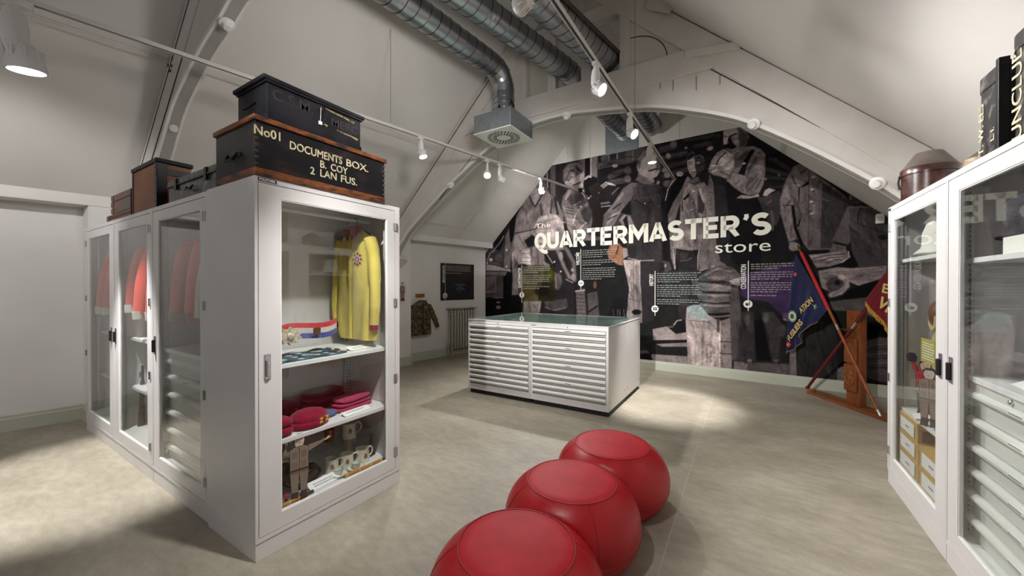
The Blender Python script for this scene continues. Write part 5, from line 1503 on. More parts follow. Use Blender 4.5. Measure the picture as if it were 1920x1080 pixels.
MB().lathe([(r,0.155),(0.035,0.235),(0,0.238)], 40, caps=False).build('lid', LIDTIN, t, smooth=True)
def tall_case(label, loc, ly, lx, h, lines, flange):
    """Upright tin case: straight face towards the room (-X), rounded far end."""
    t = thing('tall_hat_case', label, 'hat case', loc)
    R = min(lx, 0.17)/2
    out = [(-lx/2,-ly/2),(lx/2,-ly/2),(lx/2,ly/2-R)]
    out += [(lx/2-R+R*math.cos(a), ly/2-R+R*math.sin(a)) for a in [PI/2*i/6 for i in range(1,7)]]
    out += [(-lx/2+R+R*math.cos(a), ly/2-R+R*math.sin(a)) for a in [PI/2+PI/2*i/6 for i in range(0,7)]]
    MB().prism(out, 0, h-0.04, 'z').build('body', TIN, t, smooth=True)
    big = [(x*1.04, y*1.03) for x, y in out]
    MB().prism(big, h-0.075, h, 'z').build('lid', TIN, t, bevel=0.006, smooth=True)
    MB().prism(big, 0, 0.02, 'z').build('base_band', IRON, t)
    if flange:
        MB().box(-lx/2-0.016,-ly/2-0.006,0,-lx/2+0.02,-ly/2+0.02,h+0.015).build('corner_flange', IRON, t, bevel=0.003)
    for s, y, z, sz in lines:
        lettering('painted_lettering', s, sz, STENCIL, t, frame((-lx/2-0.0012, y, z), (0,0,1), (0,1,0)), 0.001, 0.0004)
    return t
tall_case('upright black tin hat case with a rounded end and painted initials', (1.09,2.775,ZT), 0.26, 0.20, 0.43, (('T. W. ELS', 0.035, 0.05, 0.062), ('L. I.', -0.06, 0.09, 0.045)), True)
tall_case('taller black tin hat case with large painted letters, cut by the frame edge', (1.09,2.45,ZT), 0.34, 0.20, 0.49, (('UNCLUD', 0.055, 0.03, 0.10),), True)
# ---------------------------------------------------------------- soft goods helpers
from mathutils import noise as mnoise
def lump(mb, c, r, p=2.6, n=26, m=14, amp=0.06, fr=9.0, seed=0.0, flat=0.0, M=None):
    """Soft squarish body with creases."""
    v, f = [], []
    c = Vector(c)
    def sp(w, e): return math.copysign(abs(w)**e, w)
    e = 2.0/p
    for i in range(m+1):
        a = -PI/2+PI*i/m
        for k in range(n):
            b = 2*PI*k/n
            q = Vector((r[0]*sp(math.cos(a),e)*sp(math.cos(b),e), r[1]*sp(math.cos(a),e)*sp(math.sin(b),e), r[2]*sp(math.sin(a),e)))
            d = mnoise.noise(Vector((q.x*fr+seed, q.y*fr, q.z*fr*1.6)))
            q = q*(1+amp*d)
            if flat and q.z < -r[2]*flat: q.z = -r[2]*flat
            v.append((M @ q if M is not None else q)+c)
    for i in range(m):
        f += [(i*n+k, i*n+(k+1) % n, (i+1)*n+(k+1) % n, (i+1)*n+k) for k in range(n)]
    return mb.add(v, f)
def cloth(name, c, c2, sc=40):
    return mat(name, c, 0.85, c2=c2, scale=sc, bump=0.15, bscale=180, spec=0.2, sheen=0.2)
def garment(outline, thick, M, m, name, parent, amp=0.02, fr=7.0, seed=0.0, n=14):
    """Hanging cloth body: outline of (half-left, half-right, z) rows, rounded section, wavy folds. Local x across, y thickness."""
    v, f = [], []
    k = n
    for x0, x1, z, tk in outline:
        cx, hw = (x0+x1)/2, (x1-x0)/2
        for j in range(k):
            a = 2*PI*j/k
            ca, sa = math.cos(a), math.sin(a)
            x = cx + hw*math.copysign(abs(ca)**0.7, ca)
            y = thick*tk*math.copysign(abs(sa)**0.8, sa)
            y += amp*mnoise.noise(Vector((x*fr*2.2+seed, 0.3*sa, z*fr*0.35)))*(1 if tk > .2 else .3)
            v.append(M @ Vector((x, y, z)))
    for i in range(len(outline)-1):
        f += [(i*k+j, i*k+(j+1) % k, (i+1)*k+(j+1) % k, (i+1)*k+j) for j in range(k)]
    f += [tuple(range(k-1,-1,-1)), tuple(range((len(outline)-1)*k, len(outline)*k))]
    return MB().add(v, f).build(name, m, parent, smooth=True)
def rows(pts, n=5):
    """Smoothly resample garment rows."""
    out = []
    for a, b in zip(pts[:-1], pts[1:]):
        for i in range(n):
            t = i/n; t = t*t*(3-2*t)*0.5+t*0.5
            out.append(tuple(a[j]+(b[j]-a[j])*t for j in range(4)))
    out.append(pts[-1])
    return out
def card(label, loc, rz, w, d, lean, lines=2, m=PAPER, name='label_card'):
    t = thing(name, label, 'card', loc, rz)
    c, s = math.cos(lean), math.sin(lean)
    q = MB().obox((0, d/2*c, d/2*s+0.002), (w/2,0,0), (0,c*d/2,s*d/2), (0,-s*0.001,c*0.001))
    q.build('card', m, t)
    MB().obox((0, d*c-0.002, d*s/2), (w/2*0.9,0,0), (0,0.001,0), (0,0,d*s/2)).build('prop', m, t)
    rnd = random.Random(int(loc[0]*1000)+int(loc[1]*977))
    for i in range(lines):
        tx = MB(); x = -w*0.34
        while x < w*0.3:
            L_ = rnd.uniform(0.02,0.06)*w*1.6
            k = d*(0.62-0.26*i)
            tx.obox((x+L_/2, k*c-s*0.0012, k*s+0.002+c*0.0012), (L_/2,0,0), (0,c*0.0028,s*0.0028), (0,-s*0.0004,c*0.0004))
            x += L_+w*0.018
        tx.build('print', INK, t)
    return t

# ---------------------------------------------------------------- end cabinet, top: shirt, sash
YELLOW = cloth('pale yellow cotton', rgb(224,206,104), rgb(212,192,90), 8)
MAROON = cloth('maroon wool', rgb(104,10,40), rgb(84,8,32))
CRIMSON = cloth('crimson wool', rgb(146,16,52), rgb(120,12,42))
PINK = cloth('faded pink wool', rgb(178,60,96), rgb(160,48,84))
SCARLET = cloth('scarlet tunic wool', rgb(214,62,44), rgb(196,52,38))
SCARLET2 = cloth('faded scarlet wool', rgb(196,70,62), rgb(176,60,54))
WHITECL = cloth('off white cotton', rgb(206,204,192), rgb(188,186,174))
t = thing('jockey_shirt', 'pale yellow shirt with crimson collar and badge on a hanger', 'shirt', (-2.545,1.835,0))
Ms = Matrix.Translation((0,0,0))
body = rows([(-0.205,0.215,1.10,0.75),(-0.215,0.225,1.14,0.9),(-0.215,0.215,1.30,1.0),(-0.20,0.205,1.55,1.0),(-0.20,0.21,1.70,1.0),(-0.19,0.20,1.82,0.9),(-0.15,0.16,1.885,0.7),(-0.075,0.085,1.925,0.55)], 6)
garment(body, 0.048, Ms, YELLOW, 'body', t, amp=0.03, seed=2.0, n=40)
for s, nm in ((-1,'left'),(1,'right')):
    pts = [(s*0.165,0,1.855),(s*0.205,0.0,1.74),(s*0.225,-0.005,1.55),(s*0.232,-0.01,1.36),(s*0.22,-0.01,1.22)]
    MB().tube(lerp_curve(pts,5), [0.05]*5+[0.045]*6+[0.04]*6+[0.036]*4, 14, flat=0.8).build('sleeve', YELLOW, t, smooth=True)
    MB().tube([pts[-1],(pts[-1][0],-0.01,1.18)], 0.034, 14, flat=0.8).build('cuff', CRIMSON, t, smooth=True)
    MB().prism([(0.004*s,1.93),(0.07*s,1.945),(0.075*s,1.885),(0.03*s,1.845)], -0.058, -0.046, 'y').build('collar', CRIMSON, t, bevel=0.004)
MB().lathe([(0.055,1.90),(0.062,1.925),(0.06,1.955),(0.052,1.955),(0.05,1.91)], 20, M=Matrix.Diagonal((1.25,0.75,1,1)), caps=False).build('collar_band', CRIMSON, t, smooth=True)
MB().box(-0.012,-0.060,1.11,0.016,-0.050,1.86).build('placket', YELLOW, t, bevel=0.004)
bd = MB().lathe([(0,0),(0.030,0),(0.030,0.003),(0,0.003)], 20, M=Matrix.Translation((0.10,-0.062,1.70))@Matrix.Rotation(PI/2,4,'X'), caps=False).build('badge', mat('white badge cloth', rgb(226,214,214), 0.8), t)
for k in range(8):
    a = 2*PI*k/8
    MB().obox((0.10+0.036*math.cos(a),-0.063,1.70+0.036*math.sin(a)), Vector((math.cos(a),0,math.sin(a)))*0.014, (0,0.0015,0), Vector((-math.sin(a),0,math.cos(a)))*0.006).build('badge_ray', CRIMSON, bd)
MB().tube([(0.10+0.018*math.cos(2*PI*k/20),-0.066,1.70+0.018*math.sin(2*PI*k/20)) for k in range(20)], 0.004, 6, closed=True).build('badge_ring', CRIMSON, bd)
hk = [(0,0,1.94),(0,0,1.975),(0.012,0,1.995),(0.012,0,2.012),(0.0,0,2.022),(-0.012,0,2.014)]
MB().tube(hk, 0.003, 8).tube([(-0.17,0,1.885),(-0.06,0,1.935),(0.06,0,1.935),(0.17,0,1.885)], 0.007, 8).build('hanger', DARKM, t, smooth=True)

t = thing('presentation_belt', 'red white and blue sash with a large silver medallion on a clear stand', 'sash', (-2.45,1.40,1.046))
def sash(z0, z1, m):
    v, f = [], []
    n = 30
    for i in range(n+1):
        y = -0.275+0.52*i/n
        x = 0.03*math.sin(i*0.33)-0.04*(i/n); dz = 0.012*math.sin(i*0.21)+0.03*(i/n)
        for q in (0, 0.006):
            v += [(x-q, y, z0+dz), (x-q, y, z1+dz)]
    for i in range(n):
        a, b = i*4, i*4+4
        f += [(a,b,b+1,a+1),(a+3,b+3,b+2,a+2),(a+1,b+1,b+3,a+3),(a,a+2,b+2,b)]
    f += [(0,1,3,2),(n*4,n*4+2,n*4+3,n*4+1)]
    return MB().add(v, f).build('ribbon_stripe', m, t, smooth=True)
sash(0.165,0.198, cloth('sash red', rgb(206,50,60), rgb(190,40,50))); sash(0.130,0.165, WHITECL); sash(0.095,0.130, cloth('sash blue', rgb(86,84,160), rgb(70,70,140)))
SILVER = mat('ornate silver gilt', rgb(226,218,194), 0.4, metal=0.3, c2=rgb(168,156,130), scale=60, bump=0.4, bscale=90)
Mm = Matrix.Translation((0.036,-0.13,0.145))@Matrix.Rotation(PI/2,4,'Y')
def flower(mb, r, depth, lobes):
    pts = [(r*(1+0.13*math.cos(lobes*a))*math.cos(a), r*1.35*(1+0.13*math.cos(lobes*a))*math.sin(a)) for a in [2*PI*i/72 for i in range(72)]]
    v = [Mm @ Vector((-x,y,0)) for x, y in pts] + [Mm @ Vector((-x*0.92,y*0.92,depth)) for x, y in pts]
    n = len(pts)
    return mb.add(v, [tuple(range(n-1,-1,-1)), tuple(range(n,2*n))]+[(i,(i+1)%n,n+(i+1)%n,n+i) for i in range(n)])
md = flower(MB(), 0.052, 0.010, 10).build('medallion', SILVER, t)
MB().lathe([(0,0.009),(0.024,0.009),(0.024,0.016),(0.019,0.019),(0,0.02)], 24, M=Mm, caps=False).build('boss', SILVER, md, smooth=True)
MB().lathe([(0,0),(0.009,0),(0.007,0.008),(0,0.010)], 12, M=Mm@Matrix.Translation((-0.05,0,0)), caps=False).build('crown', SILVER, md)
for y, z in ((-0.245,0.12),(0.055,0.155)):
    MB().box(0.012,y-0.024,z-0.022,0.024,y+0.024,z+0.024).build('clasp_plate', BRASS, t, bevel=0.004)
ACR = glass_mat('clear acrylic', (0.97,0.985,0.98,1), 0.04)
MB().box(-0.075,-0.26,0.0,-0.070,0.24,0.16).box(-0.075,-0.26,0.0,0.02,0.24,0.004).build('clear_stand', ACR, t)

TEAL = cloth('dark teal webbing', rgb(50,98,112), rgb(26,58,80))
SPOT = cloth('cream embroidered disc', rgb(206,206,196), rgb(170,160,160))
GREENC = cloth('green felt', rgb(84,130,50), rgb(66,110,40))
for i, lab in enumerate(('teal webbing strip with cream discs, farthest back on the glass door shelf', 'teal webbing strip with cream discs, second from the back', 'teal webbing strip with cream discs, middle of the five', 'teal webbing strip with cream discs, second from the door', 'teal webbing strip with cream discs, nearest the door')):
    x = -2.56+i*0.055
    t = thing('webbing_strip', lab, 'badge strip', (x,1.36,1.046), 0.10-0.02*i, 'webbing strips on the shirt shelf')
    v, f, n = [], [], 16
    L0, L1 = -0.27+0.01*i, 0.20+0.03*(i % 3)
    for k in range(n+1):
        y = L0+(L1-L0)*k/n; z = 0.010+0.006*math.sin(k*0.9+i*1.3)
        v += [(-0.021,y,z-0.008),(0.021,y,z-0.008),(0.021,y,z),(-0.021,y,z)]
    for k in range(n):
        a, b = k*4, k*4+4
        f += [(a+q, a+(q+1)%4, b+(q+1)%4, b+q) for q in range(4)]
    f += [(3,2,1,0),(n*4,n*4+1,n*4+2,n*4+3)]
    MB().add(v, f).build('webbing', TEAL, t, smooth=True)
    for k in range(4):
        y = L0+0.06+k*0.105
        kk = (y-L0)/(L1-L0)*n; z = 0.010+0.006*math.sin(kk*0.9+i*1.3)
        MB().lathe([(0,0),(0.020,0),(0.019,0.0025),(0,0.003)], 14, c=(0,y,z+0.0005), caps=False).build('disc', SPOT, t)
    MB().box(-0.021,L1-0.006,0.002,0.021,L1+0.012,0.014).build('brown_end', mat('brown leather tab', rgb(96,58,44), 0.6), t, bevel=0.002)
t = thing('felt_piece', 'small green felt piece at the handle end of the shirt shelf', 'felt', (-2.335,1.135,1.046))
MB().prism([(-0.035,-0.06),(0.03,-0.06),(0.03,0.03),(0.0,0.085),(-0.035,0.05)], 0.0015, 0.016, 'z').build('felt', GREENC, t, bevel=0.006)
card('white label card leaning on the shirt shelf beside the cream discs', (-2.375,1.78,1.046), R90+0.10, 0.24, 0.06, 0.30)

# ---------------------------------------------------------------- end cabinet, middle: red garments
def folded(label, name, loc, rz, r, m, seed, cat='garment', layers=2, amp=0.07):
    t = thing(name, label, cat, loc, rz)
    z = 0
    for i in range(layers):
        h = r[2]/layers
        q = MB(); lump(q, (0.004*math.sin(i*3+seed), 0.004*i, z+h), (r[0]*(1-0.04*i), r[1]*(1-0.05*i), h*1.02), 3.4, 36, 12, amp, 11, seed+i*3.1, 0.95)
        q.build('fold', m, t, smooth=True); z += 2*h*0.95
    return t
ZS = 0.606
folded('folded maroon jersey at the handle end below the webbing strips', 'folded_jersey', (-2.38,1.165,ZS), 0.1, (0.075,0.085,0.055), CRIMSON, 1.0)
folded('dark maroon folded beret at the back of the cap shelf', 'folded_beret', (-2.675,1.28,ZS), 0.3, (0.13,0.16,0.055), MAROON, 5.0, layers=2)
t = thing('field_cap', 'round crimson cap with two yellow crosses', 'cap', (-2.415,1.385,ZS), 0.35)
q = MB(); lump(q, (0,0,0.048), (0.095,0.12,0.052), 2.3, 36, 16, 0.05, 12, 3.0, 0.92); q.build('crown', CRIMSON, t, smooth=True)
MB().tube([(0.094*math.cos(2*PI*k/40),0.118*math.sin(2*PI*k/40),0.022) for k in range(40)], 0.020, 10, flat=1.1, closed=True).build('band', CRIMSON, t, smooth=True)
XY = mat('yellow embroidery', rgb(222,190,60), 0.7)
for y in (-0.03, 0.022):
    for a in (0.9, -0.9):
        MB().obox((0.112,y+0.012,0.040), (0.0,math.cos(a)*0.016,math.sin(a)*0.020), (0.003,0,0), (0,-math.sin(a)*0.0035,math.cos(a)*0.0035)).build('cross_stroke', XY, t)
folded('blue grey folded cloth beside the crimson cap', 'folded_cloth', (-2.47,1.545,ZS), 0.2, (0.06,0.05,0.018), cloth('blue grey wool', rgb(90,104,150), rgb(70,84,130)), 8.0, layers=1)
folded('dark maroon folded jersey behind the pink one', 'folded_jersey', (-2.715,1.66,ZS), 0.15, (0.10,0.17,0.062), MAROON, 11.0, layers=3)
folded('faded pink folded jersey beside the label card', 'folded_jersey', (-2.50,1.75,ZS), 0.12, (0.085,0.16,0.045), PINK, 15.0, layers=3)
card('white label card in front of the pink jersey', (-2.33,1.70,ZS), R90+0.06, 0.22, 0.055, 0.35, 1)

# ---------------------------------------------------------------- end cabinet, bottom shelf
ZB = 0.199
CHINA = mat('cream china', rgb(222,216,200), 0.25, c2=rgb(214,207,190), scale=8, coat=0.3)
MOTIF = mat('brown transfer print', rgb(150,104,96), 0.6)
TEALRIM = mat('turquoise rim', rgb(110,170,180), 0.35)
def mug(label, loc, rz, r=0.046, h=0.095, group='commemorative mugs'):
    t = thing('china_mug', label, 'mug', loc, rz, group)
    MB().lathe([(0,0.001),(r*1.02,0.001),(r*1.03,0.006),(r*0.98,h*0.4),(r*0.97,h*0.85),(r*1.02,h),(r*0.95,h),(r*0.90,h*0.8),(r*0.9,0.01),(0,0.01)], 36, caps=False).build('body', CHINA, t, smooth=True)
    pts = [(0,r*0.95,h*0.85),(0,r*1.35,h*0.92),(0,r*1.7,h*0.7),(0,r*1.6,h*0.4),(0,r*1.0,h*0.2)]
    MB().tube(lerp_curve(pts,6), 0.006, 8).build('handle', CHINA, t, smooth=True)
    c = MB()
    for a, z, w, hh in ((0,0.55,0.010,0.016),(0,0.66,0.005,0.008),(0.16,0.5,0.005,0.006),(-0.16,0.5,0.005,0.006),(0,0.40,0.012,0.003)):
        x, y = r*1.0*math.cos(a), r*1.0*math.sin(a)
        c.obox((x,y,h*z), (0.0015*math.cos(a),0.0015*math.sin(a),0), (-math.sin(a)*w,math.cos(a)*w,0), (0,0,hh/1.4))
    c.build('crest', MOTIF, t)
    return t
mug('cream china mug at the soldier end of the row of three', (-2.475,1.585,ZB), -0.5)
mug('cream china mug in the middle of the row of three', (-2.455,1.69,ZB), -0.5)
mug('cream china mug with its handle showing, nearest the brass trophy', (-2.43,1.80,ZB), -0.1, 0.048, 0.098)
t = thing('display_block', 'clear stand with a pale wooden post lifting one mug', 'stand', (-2.56,1.775,ZB))
MB().box(-0.11,-0.15,0.155,0.11,0.14,0.160).build('clear_plate', ACR, t)
MB().box(-0.013,-0.015,0,0.013,0.015,0.155).build('post', wood('pale pine', rgb(206,164,104), rgb(190,146,88)), t)
mug('cream china mug raised above the others on a wooden post', (-2.555,1.775,ZB+0.161), -0.4, 0.052, 0.112)
t = thing('amber_tumbler', 'amber glass tumbler beside the raised mug', 'glass', (-2.62,1.66,ZB+0.161))
MB().lathe([(0,0),(0.03,0),(0.036,0.085),(0.033,0.085),(0.028,0.006),(0,0.006)], 24, caps=False).build('tumbler', mat('amber glaze', rgb(140,80,20), 0.2, coat=0.5), t, smooth=True)
def cup(label, loc):
    t = thing('cup_and_saucer', label, 'cup', loc, 0.4, 'small china cups on saucers')
    MB().lathe([(0,0.002),(0.03,0.002),(0.058,0.012),(0.060,0.014),(0.03,0.007),(0,0.006)], 32, caps=False).build('saucer', CHINA, t, smooth=True)
    MB().lathe([(0.058,0.012),(0.061,0.014),(0.057,0.0145)], 32, caps=False).build('saucer_rim', TEALRIM, t)
    MB().lathe([(0,0.007),(0.02,0.007),(0.028,0.02),(0.031,0.045),(0.028,0.045),(0.024,0.015),(0,0.012)], 28, caps=False).build('cup', CHINA, t, smooth=True)
    MB().lathe([(0.031,0.042),(0.0318,0.046),(0.0275,0.046)], 28, caps=False).build('cup_rim', TEALRIM, t)
    return t
cup('small china cup on its saucer nearer the label card', (-2.382,1.575,ZB)); cup('small china cup on its saucer nearer the bamboo cane', (-2.362,1.70,ZB))
t = thing('brass_trophy', 'small openwork brass trophy in the bottom corner', 'trophy', (-2.47,1.91,ZB), -0.6)
MB().lathe([(0,0),(0.03,0),(0.032,0.006),(0.012,0.016),(0.008,0.035)], 20, caps=False).build('foot', BRASS, t, smooth=True)
MB().tube([(0.034*math.cos(2*PI*k/28),0,0.075+0.042*math.sin(2*PI*k/28)) for k in range(28)], 0.005, 8, closed=True).build('wreath', BRASS, t, smooth=True)
MB().lathe([(0.006,0.03),(0.014,0.05),(0.008,0.075),(0.016,0.095),(0.007,0.12),(0.012,0.14),(0.004,0.165),(0,0.17)], 16, caps=False).build('figure', BRASS, t, smooth=True)
BAMBOO = mat('yellow bamboo', rgb(196,140,52), 0.4, c2=rgb(172,112,36), scale=12)
def cane(label, a, b, r=0.011):
    a, b = Vector(a), Vector(b)
    t = thing('bamboo_cane', label, 'cane', a)
    d = b-a
    MB().tube([(0,0,0), d*0.82], r, 12).build('shaft', BAMBOO, t, smooth=True)
    for k in (0.05,0.30,0.55,0.78):
        MB().tube([d*k, d*(k+0.015)], r*1.12, 12).build('node', mat('pale binding', rgb(216,196,150), 0.6), t)
    MB().tube([d*0.82, d], r*0.95, 12).build('dark_end', mat('dark horn end', rgb(70,44,34), 0.4), t, smooth=True)
cane('bamboo cane lying in front of the mugs', (-2.318,1.575,ZB+0.012), (-2.302,1.945,ZB+0.012))
cane('bamboo cane half hidden behind the cut-out soldier', (-2.318,1.03,ZB+0.012), (-2.318,1.36,ZB+0.012))
t = thing('bugle', 'coiled brass bugle behind the cut-out soldier', 'bugle', (-2.52,1.40,ZB), 0.5)
OLDBR = mat('dark old brass', rgb(120,84,50), 0.3, metal=1.0, c2=rgb(80,54,34), scale=14)
for i, (rx, ry, z) in enumerate(((0.10,0.13,0.03),(0.085,0.115,0.05),(0.07,0.10,0.07))):
    MB().tube([(rx*math.cos(2*PI*k/36),ry*math.sin(2*PI*k/36),z+0.008*math.sin(4*PI*k/36)) for k in range(36)], 0.010, 10, closed=True).build('coil', OLDBR, t, smooth=True)
MB().lathe([(0.012,0),(0.016,0.08),(0.03,0.14),(0.062,0.17),(0.058,0.17),(0.026,0.14)], 24, M=Matrix.Translation((-0.02,0.03,0.085))@Matrix.Rotation(1.35,4,'X'), caps=False).build('bell', OLDBR, t, smooth=True)
t = thing('fur_cap', 'black fur cap standing behind the cut-out soldier', 'cap', (-2.66,1.19,ZB))
FUR = mat('black fur', rgb(14,13,16), 0.95, bump=0.9, bscale=120)
q = MB(); lump(q, (0,0,0.14), (0.085,0.09,0.14), 2.6, 30, 18, 0.10, 30, 2, 0.99); q.build('crown', FUR, t, smooth=True)
MB().tube([(0.084*math.cos(2*PI*k/28),0.089*math.sin(2*PI*k/28),0.02) for k in range(28)], 0.008, 8, closed=True).build('chin_band', IRON, t)
t = thing('drum_rim', 'round dark red drum end at the bottom corner by the door handle', 'drum', (-2.50,1.10,ZB))
Mr = Matrix.Translation((0,0,0.066))@Matrix.Rotation(R90,4,'Y')
MB().lathe([(0,-0.05),(0.06,-0.05),(0.062,0.05),(0.0,0.05)], 28, M=Mr, caps=False).build('shell', mat('dark red drum lacquer', rgb(60,16,16), 0.3), t, smooth=True)
for k in (-0.05,0.045):
    MB().lathe([(0.0,k-0.006),(0.065,k-0.006),(0.065,k+0.006),(0,k+0.006)], 28, M=Mr, caps=False).build('hoop', OLDBR, t)
def toy_soldier(label, loc):
    t = thing('toy_soldier', label, 'toy soldier', loc, 0, 'painted toy soldiers')
    MB().box(-0.012,-0.016,0,0.012,0.016,0.004).build('base', mat('toy green', rgb(46,84,44), 0.5), t)
    for s in (-1,1): MB().tube([(0,s*0.005,0.004),(0,s*0.005,0.03)], 0.004, 8).build('leg', DARKM, t)
    MB().lathe([(0.006,0.028),(0.010,0.036),(0.009,0.052),(0.004,0.056)], 12, c=(0,0,0)).build('tunic', mat('toy red', rgb(186,30,28), 0.4), t, smooth=True)
    for s in (-1,1): MB().tube([(0,s*0.010,0.052),(0.004,s*0.014,0.042),(0.010,s*0.009,0.038)], 0.0028, 6).build('arm', MATS['toy red'], t)
    MB().ball((0,0,0.061), 0.0055,0.0055,0.006, 10, 6).build('head', mat('toy skin', rgb(214,164,130), 0.5), t)
    MB().lathe([(0.006,0.063),(0.0065,0.074),(0,0.078)], 10, caps=False).build('bearskin', DARKM, t)
for i, lab in enumerate(('tiny red painted toy soldier nearest the door handle', 'tiny red painted toy soldier in the middle', 'tiny red painted toy soldier next to the cut-out boots')):
    toy_soldier(lab, (-2.345-0.012*(i % 2),1.125+0.042*i,ZB))
card('white label card at the bottom of the cabinet reading about family and mugs', (-2.335,1.462,ZB), R90+0.04, 0.21, 0.07, 0.5, 2)

# ---------------------------------------------------------------- flat cut-out figures
def cutout(label, loc, rz, H, palette, pose, name='cutout_soldier'):
    """Flat painted board figure, 6 mm thick, facing local -y. Unit height outline scaled by H."""
    t = thing(name, label, 'cut-out figure', loc, rz)
    col = {k: mat('cut-out '+k+' '+label[:18], c, 0.6) for k, c in palette.items()}
    LINE = mat('cut-out black outline', rgb(30,24,22), 0.7)
    def plate(nm, pts, k, y=0.0, parent=None):
        P_ = [(x*H, z*H) for x, z in pts]
        cx = sum(p[0] for p in P_)/len(P_); cz = sum(p[1] for p in P_)/len(P_)
        o = MB().prism(P_, -0.003-y, 0.003, 'y').build(nm, col[k], t)
        gr = []
        for x, z in P_:
            d = Vector((x-cx, z-cz)); L_ = max(d.length, 1e-5)
            gr.append((x+d.x/L_*0.004*H/0.42, z+d.y/L_*0.004*H/0.42))
        MB().prism(gr, -0.0025-y, 0.0032, 'y').build('outline', LINE, o)
        return o
    for s in (-1,1):
        plate('boot', [(s*0.02,0.0),(s*0.115,0.0),(s*0.11,0.03),(s*0.10,0.13),(s*0.025,0.13)], 'boot', 0.0006)
        plate('trouser_leg', [(s*0.022,0.12),(s*0.105,0.12),(s*0.13,0.46),(s*0.0,0.46)], 'trousers')
    if pose == 'point':
        plate('arm', [(0.10,0.74),(0.13,0.82),(0.33,0.84),(0.38,0.86),(0.37,0.82),(0.32,0.79),(0.14,0.72)], 'tunic')
        plate('hand', [(0.37,0.825),(0.40,0.85),(0.43,0.875),(0.455,0.87),(0.44,0.855),(0.47,0.86),(0.47,0.85),(0.42,0.83),(0.38,0.815)], 'skin', 0.0004)
        plate('arm', [(-0.12,0.80),(-0.20,0.76),(-0.245,0.72),(-0.235,0.70),(-0.20,0.90),(-0.165,0.90),(-0.175,0.76),(-0.12,0.70)], 'tunic')
        plate('hand', [(-0.205,0.90),(-0.19,0.95),(-0.18,0.99),(-0.165,0.99),(-0.16,0.95),(-0.155,0.90)], 'skin', 0.0004)
    elif pose == 'raise':
        plate('arm', [(-0.10,0.80),(-0.17,0.84),(-0.20,0.95),(-0.165,0.96),(-0.13,0.88),(-0.08,0.74)], 'tunic')
        plate('arm', [(0.10,0.80),(0.15,0.70),(0.14,0.56),(0.10,0.56),(0.10,0.68)], 'tunic')
        plate('raised_cap', [(-0.26,0.98),(-0.27,1.08),(-0.23,1.13),(-0.16,1.13),(-0.13,1.06),(-0.15,0.97)], 'hat', 0.0008)
    else:
        plate('arm', [(-0.10,0.80),(-0.15,0.72),(-0.16,0.56),(-0.12,0.54),(-0.10,0.68)], 'tunic')
        plate('arm', [(0.10,0.80),(0.15,0.72),(0.16,0.56),(0.12,0.54),(0.10,0.68)], 'tunic')
    tn = plate('tunic', [(-0.13,0.44),(0.13,0.44),(0.125,0.60),(0.135,0.80),(0.06,0.835),(-0.06,0.835),(-0.135,0.80),(-0.125,0.60)], 'tunic', 0.0006)
    for x in (-0.065,0.065):
        for z in (0.56,0.71):
            MB().prism([((x-0.038)*H,(z-0.05)*H),((x+0.038)*H,(z-0.05)*H),((x+0.038)*H,(z+0.045)*H),((x-0.038)*H,(z+0.045)*H)], -0.0045, 0.0, 'y').build('pocket', col['shade'], tn)
    MB().prism([(-0.003*H,0.45*H),(0.003*H,0.45*H),(0.003*H,0.82*H),(-0.003*H,0.82*H)], -0.0046, 0.0, 'y').build('front_edge', LINE, tn)
    plate('belt', [(-0.13,0.455),(0.13,0.455),(0.13,0.49),(-0.13,0.49)], 'belt', 0.0012)
    hd = plate('head', [(-0.07,0.90),(-0.05,0.84),(0.05,0.84),(0.07,0.90),(0.072,0.96),(0.05,1.0),(-0.05,1.0),(-0.072,0.96)], 'skin', 0.0008)
    plate('hair', [(-0.078,0.94),(-0.07,0.985),(-0.03,1.02),(0.04,1.02),(0.078,0.98),(0.075,0.95),(0.05,0.985),(-0.04,0.985)], 'hat', 0.0012)
    MB().prism([(-0.03*H,0.885*H),(0.0,0.90*H),(0.03*H,0.885*H),(0.0,0.893*H)], -0.005, 0.0, 'y').build('moustache', LINE, hd)
    for x in (-0.028,0.028):
        MB().prism([((x-0.006)*H,0.935*H),((x+0.006)*H,0.935*H),((x+0.006)*H,0.945*H),((x-0.006)*H,0.945*H)], -0.005, 0.0, 'y').build('eye', LINE, hd)
    MB().box(-0.05,-0.02,-0.001,0.05,0.03,0.0005).build('foot_plate', ACR, t)
    return t
KHAKI = {'tunic': rgb(150,130,116), 'trousers': rgb(142,122,110), 'shade': rgb(132,112,100), 'boot': rgb(70,30,24), 'belt': rgb(80,46,20), 'skin': rgb(224,202,186), 'hat': rgb(70,58,52)}
REDC = {'tunic': rgb(190,36,40), 'trousers': rgb(50,52,54), 'shade': rgb(170,30,34), 'boot': rgb(30,28,30), 'belt': rgb(220,216,206), 'skin': rgb(214,176,156), 'hat': rgb(26,20,22)}
cutout('flat painted khaki soldier pointing sideways behind the cabinet glass', (-2.310,1.268,ZB+0.001), R90-0.2, 0.395, KHAKI, 'point')

